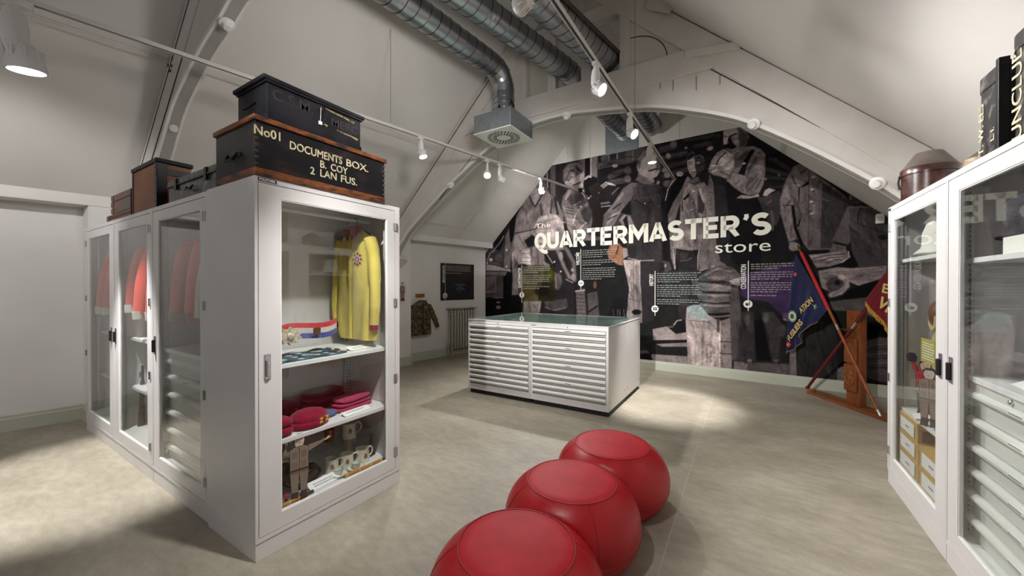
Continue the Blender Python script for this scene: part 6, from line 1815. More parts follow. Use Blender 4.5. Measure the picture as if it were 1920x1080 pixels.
# ---------------------------------------------------------------- coats hanging in the coat run
def tunic(label, x, y0, wid, z0, z1, m, group, trim=None, seed=0.0, th=0.05, sleeve=True):
    """Coat hung square to the rail: seen broadside from the poufs."""
    t = thing('hanging_tunic', label, 'tunic', (x, y0, 0), 0, group)
    Mx = Matrix.Rotation(R90, 4, 'Z')
    h = z1-z0
    o = rows([(-wid*0.46,wid*0.46,z0-0.03,0.8),(-wid*0.46,wid*0.46,z0+h*0.12,1),(-wid*0.40,wid*0.40,z0+h*0.38,1),(-wid*0.42,wid*0.42,z0+h*0.6,1),(-wid*0.45,wid*0.45,z0+h*0.82,0.95),(-wid*0.40,wid*0.40,z0+h*0.94,0.75),(-wid*0.18,wid*0.18,z0+h+0.01,0.6)], 5)
    garment(o, th, Mx, m, 'body', t, amp=0.03, seed=seed, n=32)
    if sleeve:
        pts = [(0.01,-wid*0.36,z0+h*0.95),(0.035,-wid*0.47,z0+h*0.78),(0.05,-wid*0.58,z0+h*0.45),(0.055,-wid*0.62,z0+h*0.08)]
        pts2 = [(a,-b,c) for a, b, c in pts]
        for pp in (pts, pts2):
            c_ = lerp_curve(pp, 6)
            MB().tube(c_, [0.056-0.010*i/len(c_) for i in range(len(c_))], 14, flat=0.8).build('sleeve', m, t, smooth=True)
            if trim:
                e = Vector(c_[-1]); MB().tube([e+Vector((0,0,0.02)), e+Vector((0,0.004,-0.05))], 0.050, 14, flat=0.8).build('cuff', trim, t, smooth=True)
    MB().lathe([(0.052,z1-0.03),(0.055,z1+0.01),(0.048,z1+0.012),(0.046,z1-0.02)], 18, M=Matrix.Diagonal((0.8,1.1,1,1)), caps=False).build('collar', trim or m, t, smooth=True)
    MB().tube([(0,0,z1-0.01),(0,0,1.985),(0,0.01,2.0),(0,0.012,2.018),(0,0,2.024),(0,-0.01,2.015)], 0.003, 6).build('hanger_hook', CHROME, t)
    for k in range(4):
        MB().ball((0.052,-wid*0.05,z0+h*(0.25+0.17*k)), 0.004,0.008,0.008, 8, 5).build('button', BRASS, t)
    return t
G = 'red tunics in the coat run'
YR = 1.31
tunic('scarlet tunic hung foremost beside the drawer stack, with grey cuffs', -3.70, YR, 0.36, 1.24, 1.86, SCARLET, G, cloth('grey cuff', rgb(150,146,140), rgb(130,126,120)), 1.0)
tunic('scarlet tunic hung second beside the drawer stack', -3.48, YR+0.01, 0.34, 1.26, 1.86, SCARLET, G, None, 4.0)
tunic('off white drill coat at the hinge end beside the drawer stack', -3.27, YR+0.01, 0.36, 1.23, 1.84, WHITECL, G, None, 8.0)
tunic('faded scarlet tunic, first on the rail of the middle cabinet', -4.76, YR, 0.36, 1.27, 1.86, SCARLET2, G, WHITECL, 2.0)
tunic('bright scarlet tunic with striped braid, second on the rail of the middle cabinet', -4.50, YR-0.01, 0.36, 1.22, 1.84, SCARLET, G, WHITECL, 6.0)
tunic('bright scarlet tunic at the hinge end of the middle cabinet', -4.27, YR, 0.34, 1.22, 1.84, SCARLET, G, WHITECL, 9.0)
tunic('faded scarlet tunic in the farthest cabinet by the plain wall', -5.74, YR, 0.36, 1.22, 1.84, SCARLET2, G, WHITECL, 3.0)
tunic('second faded scarlet tunic in the farthest cabinet', -5.48, YR, 0.36, 1.22, 1.84, SCARLET2, G, WHITECL, 5.0)
# folded belts, boots and small things in the coat run
BUFF = cloth('buff leather straps', rgb(190,180,156), rgb(160,148,124))
t = thing('folded_straps', 'pile of folded buff straps on the middle cabinet shelf', 'straps', (-4.38,1.22,1.031), 0.2)
for i in range(5):
    q = MB(); lump(q, (0.01*math.sin(i*2.1),0.008*math.cos(i*1.7),0.014+i*0.023), (0.10-0.008*i,0.055-0.004*i,0.013), 3.2, 28, 8, 0.10, 14, i*2.7, 0.95); q.build('strap_fold', BUFF, t, smooth=True)
folded('folded buff straps on the farthest cabinet shelf', 'folded_straps', (-5.30,1.24,1.031), 0.1, (0.10,0.07,0.05), BUFF, 21.0, 'straps', 2)
LEATH = mat('brown boot leather', rgb(84,42,30), 0.4, c2=rgb(60,30,22), scale=8, bump=0.1, bscale=40)
def boot(label, loc, rz):
    t = thing('leather_boot', label, 'boot', loc, rz, 'brown boots')
    q = MB(); lump(q, (0.0,-0.05,0.035), (0.045,0.12,0.042), 2.8, 28, 12, 0.05, 12, loc[0], 0.9); q.build('foot', LEATH, t, smooth=True)
    MB().tube(lerp_curve([(0,0.03,0.05),(0,0.045,0.09),(0,0.04,0.14)],4), [0.046]*4+[0.044]*4+[0.047], 18).build('ankle', LEATH, t, smooth=True)
    MB().prism([(-0.036,-0.165),(0.036,-0.165),(0.042,-0.06),(0.034,0.06),(-0.034,0.06),(-0.042,-0.06)], 0.0, 0.010, 'z').build('sole', DARKM, t, bevel=0.003)
    for k in range(4):
        MB().tube([(-0.025,-0.035+0.016*k,0.078+0.012*k),(0.025,-0.035+0.016*k,0.078+0.012*k)], 0.003, 6).build('lace', BUFF, t)
boot('brown ankle boot on the drawer stack, nearer the handle', (-3.30,1.24,1.032), 1.3); boot('brown ankle boot on the drawer stack, nearer the hinge', (-3.12,1.27,1.032), 1.1)
t = thing('steel_mess_tin', 'grey mess tin on the lower shelf of the middle cabinet', 'tin', (-4.42,1.22,0.581), 0.3)
MB().lathe([(0,0),(0.06,0),(0.064,0.05),(0.06,0.05),(0.055,0.006),(0,0.006)], 28, M=Matrix.Diagonal((1.3,0.8,1,1)), caps=False).build('bowl', mat('dull grey metal', rgb(120,120,118), 0.4, metal=0.7), t, smooth=True)
MB().tube([(0.07,0,0.04),(0.11,0.0,0.05),(0.15,0,0.045)], 0.006, 8).build('handle', MATS['dull grey metal'], t)
t = thing('picture_card', 'small brown photograph standing at the bottom of the middle cabinet', 'photograph', (-4.13,1.20,0.199), 0.5)
MB().obox((0,0,0.055), (0.05,0,0), (0,0.003,0.0), (0,0.012,0.055)).build('board', mat('sepia print', rgb(120,78,60), 0.5, c2=rgb(50,34,30), scale=18), t)
MB().obox((0,0.03,0.03), (0.004,0,0), (0,0.03,0), (0,0,0.03)).build('strut', DARKM, t)
card('white label card at the bottom of the middle cabinet', (-4.38,1.15,0.199), 0.2, 0.16, 0.07, 0.25, 1)
t = thing('rifle_stock', 'dark wooden gun stock standing in the corner of the middle cabinet', 'gun', (-4.80,1.17,0.199))
MB().tube([(0,0,0),(0.0,0.005,0.2),(0,0.01,0.42)], [0.028,0.02,0.016], 12, flat=0.6).build('stock', mat('dark walnut', rgb(66,44,32), 0.45, c2=rgb(48,30,22), scale=12), t, smooth=True)
MB().tube([(0.0,0.01,0.40),(0,0.012,0.56)], 0.010, 10).build('barrel', IRON, t, smooth=True)
MB().ball((0,-0.004,0.48), 0.018,0.01,0.03, 12, 8).build('lock_plate', mat('dull grey metal', rgb(120,120,118), 0.4, metal=0.7), t)

# ---------------------------------------------------------------- flags-side cabinets
t = thing('pith_helmet', 'white sun helmet with a gold band on the top shelf', 'helmet', (1.085,3.58,1.701), 0.3)
HELM = mat('white helmet cloth', rgb(226,222,212), 0.7, c2=rgb(214,208,196), scale=6)
MB().lathe([(0.130,0.012),(0.136,0.02),(0.10,0.055),(0.096,0.075),(0.094,0.15),(0.072,0.215),(0.03,0.248),(0,0.252),(0,0.24),(0.06,0.20),(0.08,0.12),(0.085,0.07),(0.12,0.016)], 40, M=Matrix.Diagonal((0.9,1.15,1,1)), caps=False).build('shell', HELM, t, smooth=True)
MB().lathe([(0.094,0.06),(0.0955,0.075),(0.093,0.088)], 40, M=Matrix.Diagonal((0.9,1.15,1,1)), caps=False).build('gold_band', BRASS, t, smooth=True)
MB().lathe([(0.016,0.250),(0.012,0.262),(0,0.266)], 16, caps=False).build('top_button', BRASS, t, smooth=True)
MB().tube([(0.105*0.9*math.cos(a),0.105*1.15*math.sin(a),0.014) for a in [2*PI*k/36 for k in range(36)]], 0.012, 8, closed=True).build('brim_roll', HELM, t, smooth=True)
t = thing('dressed_mannequin', 'tailor dummy in a fawn smock and brown flying helmet behind the info card', 'mannequin', (1.185,3.79,0.611))
FAWN = cloth('fawn canvas', rgb(196,176,120), rgb(178,156,102))
garment(rows([(-0.11,0.11,0.0,1),(-0.12,0.12,0.1,1),(-0.11,0.11,0.3,1),(-0.125,0.125,0.45,1),(-0.09,0.09,0.54,0.8),(-0.05,0.05,0.57,0.7)],5), 0.085, Matrix.Rotation(R90,4,'Z'), FAWN, 'smock', t, 0.02, 6, 3, 30)
q = MB(); lump(q, (-0.01,0,0.69), (0.09,0.095,0.115), 2.2, 30, 18, 0.03, 10, 4); q.build('helmet', mat('brown flying helmet leather', rgb(116,74,40), 0.45, c2=rgb(90,54,28), scale=7, bump=0.08), t, smooth=True)
MB().tube([(-0.075,0.05*math.cos(a),0.66+0.07*math.sin(a)) for a in [2*PI*k/24 for k in range(24)]], 0.016, 8, closed=True).build('fleece_rim', FAWN, t, smooth=True)
t = thing('info_card', 'square olive yellow card of white text fixed behind the glass', 'sign', (0.946,3.32,1.10))
MB().box(0,-0.105,-0.075,0.002,0.105,0.075).build('card', mat('olive yellow card', rgb(178,172,84), 0.6), t)
rnd = random.Random(4)
for i in range(7):
    y = 0.082; z = 0.048-i*0.016
    tx = MB()
    while y > -0.075:
        L_ = rnd.uniform(0.012,0.03); tx.box(-0.0008,y-L_,z-0.003,0.0002,y,z+0.003); y -= L_+0.007
    tx.build('print', PAPER, t)
cutout('flat painted khaki soldier standing on the archive box shelf', (0.985,3.43,0.612), -R90+0.85, 0.36, dict(KHAKI, tunic=rgb(168,150,132), trousers=rgb(160,140,124), shade=rgb(146,128,112), skin=rgb(226,206,190)), 'stand')
cutout('flat painted guardsman in red raising a black fur cap', (1.045,3.70,0.612), -R90+0.85, 0.37, REDC, 'raise')
card('white label card on the archive box shelf', (0.968,3.64,0.611), -R90-0.15, 0.15, 0.08, 0.25, 1)
folded('blue folded cloth beside the painted khaki soldier', 'folded_cloth', (1.01,3.30,0.611), 0.0, (0.035,0.05,0.016), cloth('bright blue cloth', rgb(60,110,170), rgb(48,92,150)), 31.0, 'cloth', 1)
BOXC = mat('buff archive board', rgb(198,164,92), 0.75, c2=rgb(186,150,80), scale=4)
BOXE = mat('brown box opening', rgb(112,76,40), 0.8)
def archive_box(label, y0, y1, z, h, depth=0.34, x=0.965):
    t = thing('archive_box', label, 'archive box', (x, (y0+y1)/2, z), 0, 'buff archive boxes')
    L_ = (y1-y0)/2
    MB().box(0,-L_,0,depth,L_,h*0.82).build('body', BOXC, t, bevel=0.002)
    MB().box(-0.003,-L_-0.003,h*0.70,depth+0.003,L_+0.003,h).build('lid', BOXC, t, bevel=0.002)
    MB().box(-0.0045,-L_*0.72,h*0.12,-0.003,L_*0.72,h*0.80).build('paper_label', PAPER, t)
    MB().box(-0.0052,-L_*0.22,h*0.42,-0.0044,L_*0.14,h*0.50).build('print', INK, t)
    MB().box(0.02,-L_-0.0045,h*0.08,depth*0.5,-L_-0.0028,h*0.66).build('end_panel', BOXE, t)
    return t
archive_box('buff archive box on top of the stack by the cabinet corner', 3.545, 3.905, 0.460, 0.125)
archive_box('buff archive box second down in the stack by the cabinet corner', 3.53, 3.91, 0.330, 0.128)
archive_box('buff archive box at the bottom of the stack by the cabinet corner', 3.53, 3.91, 0.199, 0.13)
archive_box('buff archive box on top of the shorter stack', 3.13, 3.515, 0.330, 0.128)
archive_box('buff archive box at the bottom of the shorter stack', 3.13, 3.515, 0.199, 0.13)
t = thing('feather_bonnet', 'dark fur bonnet on a white block at the frame edge', 'hat', (1.12,2.66,1.646))
MB().box(-0.09,-0.12,0.0,0.10,0.09,0.085).build('block', mat('white textured block', rgb(232,230,222), 0.9, bump=0.3, bscale=70), t, bevel=0.004)
q = MB(); lump(q, (0,0.01,0.185), (0.11,0.13,0.10), 2.3, 32, 16, 0.08, 16, 6, 0.98); q.build('crown', mat('dark grey felted fur', rgb(52,52,60), 0.95, bump=0.5, bscale=90), t, smooth=True)
MB().prism([(-0.05,0.02),(0.02,0.02),(0.03,0.25),(-0.02,0.30),(-0.06,0.24)], 0.088, 0.10, 'z').build('peak', mat('dark grey felted fur', rgb(52,52,60), 0.95), t, bevel=0.004)
MB().prism([(-0.05,0.22),(0.02,0.23),(0.0,0.31),(-0.035,0.31)], 0.0985, 0.104, 'z').build('gold_braid', mat('gold and pink braid', rgb(196,150,100), 0.6, c2=rgb(150,90,80), scale=60), t, bevel=0.003)
t = thing('leather_binoculars', 'brown leather binocular case with straps on the drawer stack', 'case', (1.16,2.72,1.046), 0.3)
for y in (-0.04, 0.04):
    MB().lathe([(0.034,0),(0.036,0.05),(0.028,0.085),(0.024,0.10),(0,0.10)], 20, c=(0,y,0), caps=False).build('barrel', LEATH, t, smooth=True)
MB().tube(lerp_curve([(-0.035,-0.08,0.04),(-0.045,0,0.06),(-0.035,0.08,0.04),(0.0,0.10,0.03)],5), 0.008, 8, flat=0.4).build('strap', mat('tan strap', rgb(150,106,62), 0.5), t, smooth=True)
q = MB(); lump(q, (0.02,0.02,0.125), (0.04,0.05,0.03), 2.4, 20, 10, 0.05, 12, 2); q.build('pouch', mat('orange brown leather', rgb(170,84,40), 0.35), t, smooth=True)
card('white label card on the drawer stack beside the binocular case', (1.03,2.62,1.046), -R90-0.1, 0.16, 0.09, 0.5, 1)
# ---------------------------------------------------------------- captions printed on the mural
CAP = mat('caption white', rgb(222,220,214), 0.6)
CAPG = mat('caption grey text', rgb(150,146,142), 0.7)
def caption(word, p_line_top, p_line_bot, p_word0, p_word1, rows_px, x_right, roundel, icon):
    """Upright heading, rule, roundel and paragraphs; all placed on the wall plane."""
    xl, zt = photo_to_wall(*p_line_top); _, zb = photo_to_wall(*p_line_bot)
    b = MB()
    def quad(mb, x0, z0, x1, z1, o=0.0135):
        v = [mural_pt(x, z, q) for q in (o-0.0008, o) for x, z in ((x0,z0),(x1,z0),(x1,z1),(x0,z1))]
        return mb.add(v, [(0,1,2,3),(7,6,5,4),(0,4,5,1),(1,5,6,2),(2,6,7,3),(3,7,4,0)])
    quad(b, xl-0.006, zb, xl+0.006, zt).build('caption_rule', CAP, mural)
    _, z0 = photo_to_wall(*p_word0); _, z1 = photo_to_wall(*p_word1)
    o = lettering('caption_heading', word, 0.10, CAP, mural, None, 0.002, 0.0006)
    xs_ = [v.co.x for v in o.data.vertices]; w = max(xs_)-min(xs_)
    o.data.transform(Matrix.Diagonal(((z1-z0)/w, 1, 1, 1)))
    o.matrix_local = frame(mural_pt(xl-0.03, z0, 0.0138), (0,0,1), -DV)
    rnd = random.Random(len(word))
    xr, _ = photo_to_wall(x_right, p_line_top[1])
    for y, frac in rows_px:
        _, z = photo_to_wall(p_line_top[0], y)
        tx = MB(); x = xl+0.035
        while x < xl+0.035+(xr-xl-0.035)*frac:
            L_ = rnd.uniform(0.02,0.075)
            quad(tx, x, z-0.0065, x+L_, z+0.0065); x += L_+0.014
        tx.build('caption_line', CAPG, mural)['kind'] = 'stuff'
    rx_, rz_ = photo_to_wall(*roundel)
    M = frame(mural_pt(rx_, rz_, 0.0136), DV, (0,0,1))
    ro = MB().lathe([(0,0),(0.062,0),(0.062,0.001),(0,0.001)], 28, M=M, caps=False).build('roundel', CAP, mural)
    for k in icon:
        MB().obox(M @ Vector((k[0],k[1],0.0014)), M.to_3x3() @ Vector((k[2],0,0)), M.to_3x3() @ Vector((0,k[3],0)), M.to_3x3() @ Vector((0,0,0.0005))).build('icon', BLACK, ro)
def para(y0, step, counts):
    out, y = [], y0
    for c in counts:
        for i in range(c):
            out.append((y, 0.55 if i == c-1 else random.Random(int(y*7)).uniform(0.92,1.0))); y += step
        y += step*0.7
    return out
random.seed(2)
caption('QUARTERMASTER', (979,497), (979,568), (976,540), (976,502), para(501,3.5,(4,5,2)), 1032, (979,553), ((0,0,0.012,0.034),(0,0.03,0.02,0.006),(0,-0.03,0.02,0.006)))
caption('WELCOME', (1089.5,467), (1089.5,542), (1087,497), (1087,473), para(471,3.9,(4,3,6)), 1156, (1090,531), ((0,0.0,0.034,0.006),))
caption('HISTORY', (1228.5,508), (1228.5,592), (1225,536), (1225,514), para(513,3.9,(5,6,3)), 1312, (1228.5,579), ((0,0.016,0.04,0.008),(-0.022,-0.012,0.014,0.012),(0.018,-0.012,0.020,0.012)))
caption('CONSERVATION', (1403,489), (1403,583), (1398.5,542), (1398.5,496), para(496,4.1,(3,4,5,1)), 1500, (1402.5,570), ((-0.012,-0.006,0.02,0.02),(0.022,0.012,0.006,0.03)))

# alarm sensor on the mural
t = thing('alarm_sensor', 'small white alarm sensor high on the mural beside the cabinets', 'sensor', mural_pt(1.53,2.415,0.0135))
a0 = Matrix.Rotation(math.atan2(DV.y,DV.x),4,'Z')
o = MB().prism([(-0.042,-0.064),(0.042,-0.064),(0.045,0.04),(0.036,0.066),(-0.036,0.066),(-0.045,0.04)], -0.045, 0.0, 'y').build('housing', LAMPW, t, bevel=0.006); o.matrix_local = a0
o = MB().box(-0.03,-0.047,-0.03,0.03,-0.044,0.03).build('lens', mat('sensor lens', rgb(204,204,200), 0.3), t, bevel=0.002); o.matrix_local = a0

# ---------------------------------------------------------------- flags on their wooden stand
dF = Vector((0.52,-0.854,0)).normalized(); nF = Vector((-0.854,-0.52,0)).normalized()
PF = Vector((1.087,6.186,0))
def FP(s, z, out=0.0):
    return PF + dF*s + Vector((0,0,z)) + nF*out
OAK = wood('orange oak', rgb(136,74,28), rgb(104,52,18), 0.4, (10,10,2))
OAKB = wood('oak base board', rgb(142,80,32), rgb(106,56,20), 0.4, (2,2,10))
RZF = math.atan2(dF.y, dF.x)
t = thing('flag_stand', 'orange oak stand with a carved post holding two crossed flags', 'flag stand', PF + nF*-0.06, RZF)
MB().prism([(-0.72,0.0),(-0.62,-0.11),(0.55,-0.11),(0.62,-0.03),(0.62,0.10),(-0.50,0.10)], 0, 0.035, 'z').build('base_board', OAKB, t, bevel=0.004)
MB().box(-0.085,-0.028,0.035,0.105,0.055,1.20).build('post', OAK, t, bevel=0.005)
for z0, z1 in ((0.20,0.53),(0.55,0.86)):
    pn = MB().box(-0.092,-0.055,z0,0.078,-0.028,z1).build('carved_panel', OAK, t, bevel=0.006)
    c0 = (-0.007, -0.056, (z0+z1)/2)
    MB().tube([(c0[0]+0.062*math.cos(2*PI*k/28),c0[1],c0[2]+0.085*math.sin(2*PI*k/28)) for k in range(28)], 0.009, 8, closed=True).build('carved_wreath', OAKB, pn, smooth=True)
    for k in range(10):
        a = 2*PI*k/10
        MB().ball((c0[0]+0.045*math.cos(a),c0[1],c0[2]+0.062*math.sin(a)), 0.010,0.005,0.012, 8, 5).build('carved_leaf', OAKB, pn)
    MB().ball((c0[0],c0[1],c0[2]), 0.022,0.008,0.03, 12, 8).build('carved_shield', OAKB, pn)
MB().tube([(-0.10,-0.075,0.965),(-0.03,-0.085,0.955),(0.06,-0.075,0.965)], 0.012, 8).build('pole_clip', BRASS, t, smooth=True)
MB().ball((-0.58,-0.05,0.055), 0.035,0.03,0.022).build('pole_socket', OAKB, t, smooth=True)
REDSH = mat('bright red pole sleeve', rgb(178,22,24), 0.5)
MARSH = mat('dark red pole', rgb(92,14,20), 0.45)
POLEW = wood('polished brown pole', rgb(150,80,36), rgb(120,60,26), 0.35, (8,8,2))
SILV = mat('silver ferrule', rgb(190,188,180), 0.3, metal=1.0)
def pole(label, pts, bands, out):
    t = thing('flag_pole', label, 'flag pole', FP(pts[0][0], pts[0][1], out))
    o = FP(pts[0][0], pts[0][1], out)
    a, b = Vector((0,0,0)), FP(pts[1][0], pts[1][1], out)-o
    for k0, k1, r, m, nm in bands:
        MB().tube([a+(b-a)*k0, a+(b-a)*k1], r, 14).build(nm, m, t, smooth=True)
    return t, o, b
tA, oA, bA = pole('polished brown flag pole with a red sleeve carrying the blue flag', ((0.475,0.052),(-0.775,2.10)),
    ((0.0,0.03,0.015,SILV,'foot_ferrule'),(0.03,0.44,0.0165,POLEW,'shaft'),(0.44,0.47,0.0175,SILV,'joint_ferrule'),(0.47,0.565,0.0165,POLEW,'shaft'),(0.565,0.94,0.021,REDSH,'sleeve')), 0.075)
dA = bA.normalized()
Mf = Matrix.Translation(bA*0.94)@dA.to_track_quat('Z','Y').to_matrix().to_4x4()
MB().lathe([(0.0,0),(0.016,0),(0.010,0.03),(0.022,0.055),(0.012,0.10),(0.0,0.15)], 14, M=Mf, caps=False).build('gold_finial', BRASS, tA, smooth=True)
tB, oB, bB = pole('dark red flag pole leaning the other way carrying the crimson flag', ((-0.635,0.075),(0.85,2.02)),
    ((0.0,0.35,0.0175,MARSH,'shaft'),(0.35,0.47,0.0165,MARSH,'shaft'),(0.47,0.51,0.017,SILV,'joint_ferrule'),(0.51,1.0,0.019,MARSH,'sleeve')), 0.030)
MB().ball((0,0,0.0), 0.03,0.03,0.02).build('butt_ball', MARSH, tB, smooth=True)
def flag_cloth(t, origin, outline_fn, nu, nv, m, name, thick=0.004):
    v, f = [], []
    for layer in (0.0, thick):
        for i in range(nu+1):
            for j in range(nv+1):
                v.append(outline_fn(i/nu, j/nv, layer)-origin)
    n = (nu+1)*(nv+1)
    for i in range(nu):
        for j in range(nv):
            a = i*(nv+1)+j
            f += [(a,a+1,a+nv+2,a+nv+1), (n+a,n+a+nv+1,n+a+nv+2,n+a+1)]
    for i in range(nu):
        a = i*(nv+1); b = a+nv
        f += [(a,a+nv+1,n+a+nv+1,n+a),(b+nv+1,b,n+b,n+b+nv+1)]
    for j in range(nv):
        a = j; b = nu*(nv+1)+j
        f += [(a+1,a,n+a,n+a+1),(b,b+1,n+b+1,n+b)]
    return MB().add(v, f).build(name, m, t, smooth=True)
NAVY = cloth('navy flag silk', rgb(30,34,76), rgb(22,24,58))
CRIMF = cloth('crimson flag silk', rgb(112,18,34), rgb(92,12,26))
FRINGE = mat('gold fringe', rgb(186,140,48), 0.7, c2=rgb(150,104,30), scale=50, bump=0.4, bscale=120)
# blue flag: hoist along the upper pole, free end hanging in folds
def lerp2(a, b, t): return (a[0]+(b[0]-a[0])*t, a[1]+(b[1]-a[1])*t)
top_edge = [(-0.80,1.98),(-0.66,1.79),(-0.52,1.60),(-0.37,1.42),(-0.215,1.22)]
low_edge = [(-0.925,0.50),(-0.85,0.58),(-0.70,0.72),(-0.62,0.90),(-0.45,1.02)]
def samp(E_, u):
    k = min(int(u*(len(E_)-1)), len(E_)-2); return lerp2(E_[k], E_[k+1], u*(len(E_)-1)-k)
def blue(u, w, layer):
    a, b = samp(top_edge, u), samp(low_edge, u)
    s, z = lerp2(a, b, w)
    s += 0.045*math.sin(PI*w)*(1-u)*-1.0
    out = 0.080+0.035*math.sin(u*11.0+0.6)*w + 0.018*math.sin(u*23)*w + layer
    return FP(s, z, out)
t = thing('regimental_flag', 'navy blue flag with a green and white emblem, lettered FUSILIERS ASSOCIATION', 'flag', oA)
flag_cloth(t, oA, blue, 36, 26, NAVY, 'silk')
edge = [blue(i/40, 1.0, 0.002)-oA for i in range(41)]
MB().tube(edge, 0.009, 6).build('edging', mat('dull olive edging', rgb(96,90,66), 0.7), t, smooth=True)
def on_blue(u, w, lift=0.006):
    return blue(u, w, lift)-oA
def blue_frame(u, w, lift, up=None, tilt=0.0):
    p = on_blue(u, w, lift+0.004)
    x = dF*math.cos(tilt)+Vector((0,0,1))*math.sin(tilt); y = Vector((0,0,1))*math.cos(tilt)-dF*math.sin(tilt)
    return frame(p, x, y)
Mg = blue_frame(0.24,0.60,0.040)
MB().lathe([(0,0),(0.088,0),(0.088,0.003),(0,0.003)], 28, M=Mg, caps=False).build('emblem_ring', mat('emblem green', rgb(40,92,66), 0.7), t)
MB().lathe([(0,0.003),(0.066,0.003),(0.066,0.005),(0,0.005)], 28, M=Mg, caps=False).build('emblem_ground', mat('emblem white', rgb(206,206,186), 0.7), t)
MB().lathe([(0,0.005),(0.03,0.005),(0.04,0.007),(0,0.008)], 9, M=Mg, caps=False).build('emblem_figure', MATS['emblem green'], t)
for k in range(14):
    a = 2*PI*k/14
    MB().obox(Mg @ Vector((0.078*math.cos(a),0.078*math.sin(a),0.004)), Mg.to_3x3()@Vector((0.006,0,0)), Mg.to_3x3()@Vector((0,0.006,0)), Mg.to_3x3()@Vector((0,0,0.001))).build('emblem_letter', MATS['emblem white'], t)
GOLDT = mat('gold flag lettering', rgb(206,178,104), 0.6)
lettering('flag_lettering', 'FUSILIERS', 0.115, GOLDT, t, blue_frame(0.20,0.90,0.045,None,0.86), 0.003, 0.001, sx=0.82)
lettering('flag_lettering', 'ATION', 0.115, GOLDT, t, blue_frame(0.50,0.55,0.045,None,0.70), 0.003, 0.001, sx=0.8)
ro = on_blue(0.16,0.93,0.03)
for k in range(5):
    a = 2*PI*k/5
    MB().ball(ro+dF*0.022*math.cos(a)+Vector((0,0,0.022*math.sin(a))), 0.018,0.018,0.018, 10, 6).build('rose_petal', mat('red rose', rgb(196,60,58), 0.7), t, smooth=True)
MB().ball(ro+nF*0.012, 0.012,0.012,0.012, 8, 5).build('rose_centre', GOLDT, t)
MB().ball(on_blue(0.12,0.16,0.014), 0.022,0.012,0.03, 10, 6).build('rosette', MATS['red rose'], t, smooth=True)
MB().tube([on_blue(0.80,0.28,0.01), on_blue(0.78,0.34,0.012), on_blue(0.82,0.40,0.012)], 0.006, 6).tube([on_blue(0.74,0.33,0.012), on_blue(0.84,0.33,0.012)], 0.004, 6).build('bird_motif', mat('pale green thread', rgb(150,196,150), 0.7), t)
# crimson flag
top2 = [(0.275,1.37),(0.42,1.56),(0.58,1.75),(0.72,1.92)]
low2 = [(0.29,1.32),(0.46,1.10),(0.56,0.86),(0.80,0.62)]
def crim(u, w, layer):
    s, z = lerp2(samp(top2, u), samp(low2, u), w)
    out = 0.034+0.03*math.sin(u*9+1)*w+layer+0.01
    return FP(s, z, out)
t = thing('standard_flag', 'crimson flag with gold fringe, mostly hidden by the cabinet beside it', 'flag', oB)
flag_cloth(t, oB, crim, 28, 20, CRIMF, 'silk')
fr = MB()
for i in range(46):
    u = i/45
    p, q = crim(u,1.0,0.002)-oB, crim(u,1.0,0.002)-oB+Vector((0,0,-0.055))+dF*0.01*math.sin(i)
    fr.tube([p, q], 0.007, 5)
fr.build('fringe', FRINGE, t)['kind'] = 'stuff'
MB().tube([crim(i/30,1.0,0.002)-oB for i in range(31)], 0.008, 6).build('fringe_heading', FRINGE, t, smooth=True)
def crim_frame(u, w, lift, tilt):
    x = dF*math.cos(tilt)+Vector((0,0,1))*math.sin(tilt); y = Vector((0,0,1))*math.cos(tilt)-dF*math.sin(tilt)
    return frame(crim(u,w,lift)-oB, x, y)
lettering('flag_lettering', 'VIR', 0.17, GOLDT, t, crim_frame(0.28,0.62,0.03,-0.55), 0.006, 0.001)
lettering('flag_lettering', 'E', 0.14, GOLDT, t, crim_frame(0.42,0.30,0.03,-0.2), 0.005, 0.001)

# ---------------------------------------------------------------- recess wall: poster, coat rail, jacket, radiator
UL = Vector((math.sin(math.radians(10)), math.cos(math.radians(10)), 0))     # along the side wall, away from the viewer
def WP(y, z, out=0.0):
    return Vector((XL(y), y, z)) + LN*out
RZW = math.atan2(UL.y, UL.x)
t = thing('wall_poster', 'black poster headed SPOTLIGHTS on the recessed wall above the radiator', 'poster', WP(6.495,1.60,0.002), RZW)
W2, H2 = 0.475, 0.40
MB().box(-W2,-0.012,-H2,W2,0,H2).build('board', mat('black poster print', rgb(20,18,20), 0.45, c2=rgb(30,24,22), scale=3), t)
def flatbox(mb, x0, z0, x1, z1, o=0.0): return mb.box(x0,-0.0135-o,z0,x1,-0.0118-o,z1)
flatbox(MB(), 0.02,-0.36,0.45,0.30).build('dark_picture', mat('poster brown picture', rgb(52,38,26), 0.5, c2=rgb(26,20,20), scale=4), t)
flatbox(MB(), -0.28,-0.33,0.36,0.02,0.001).build('navy_panel', mat('poster navy panel', rgb(18,20,34), 0.5), t)
flatbox(MB(), -0.362,-0.40,-0.356,0.40,0.002).build('rule', CAP, t)
lettering('heading', 'SPOTLIGHTS', 0.075, CAP, t, frame((-0.375,-0.0150,-0.02), (0,0,1), (-1,0,0)), 0.002, 0.0006, sx=0.86)
rnd = random.Random(9)
for i in range(5):
    x = -0.335; tx = MB(); z = 0.345-i*0.034-(0.02 if i == 4 else 0)
    while x < (0.35 if i < 4 else 0.1):
        L_ = rnd.uniform(0.02,0.07); flatbox(tx, x, z-0.007, x+L_, z+0.007, 0.002); x += L_+0.014
    tx.build('text_line', CAPG, t)['kind'] = 'stuff'
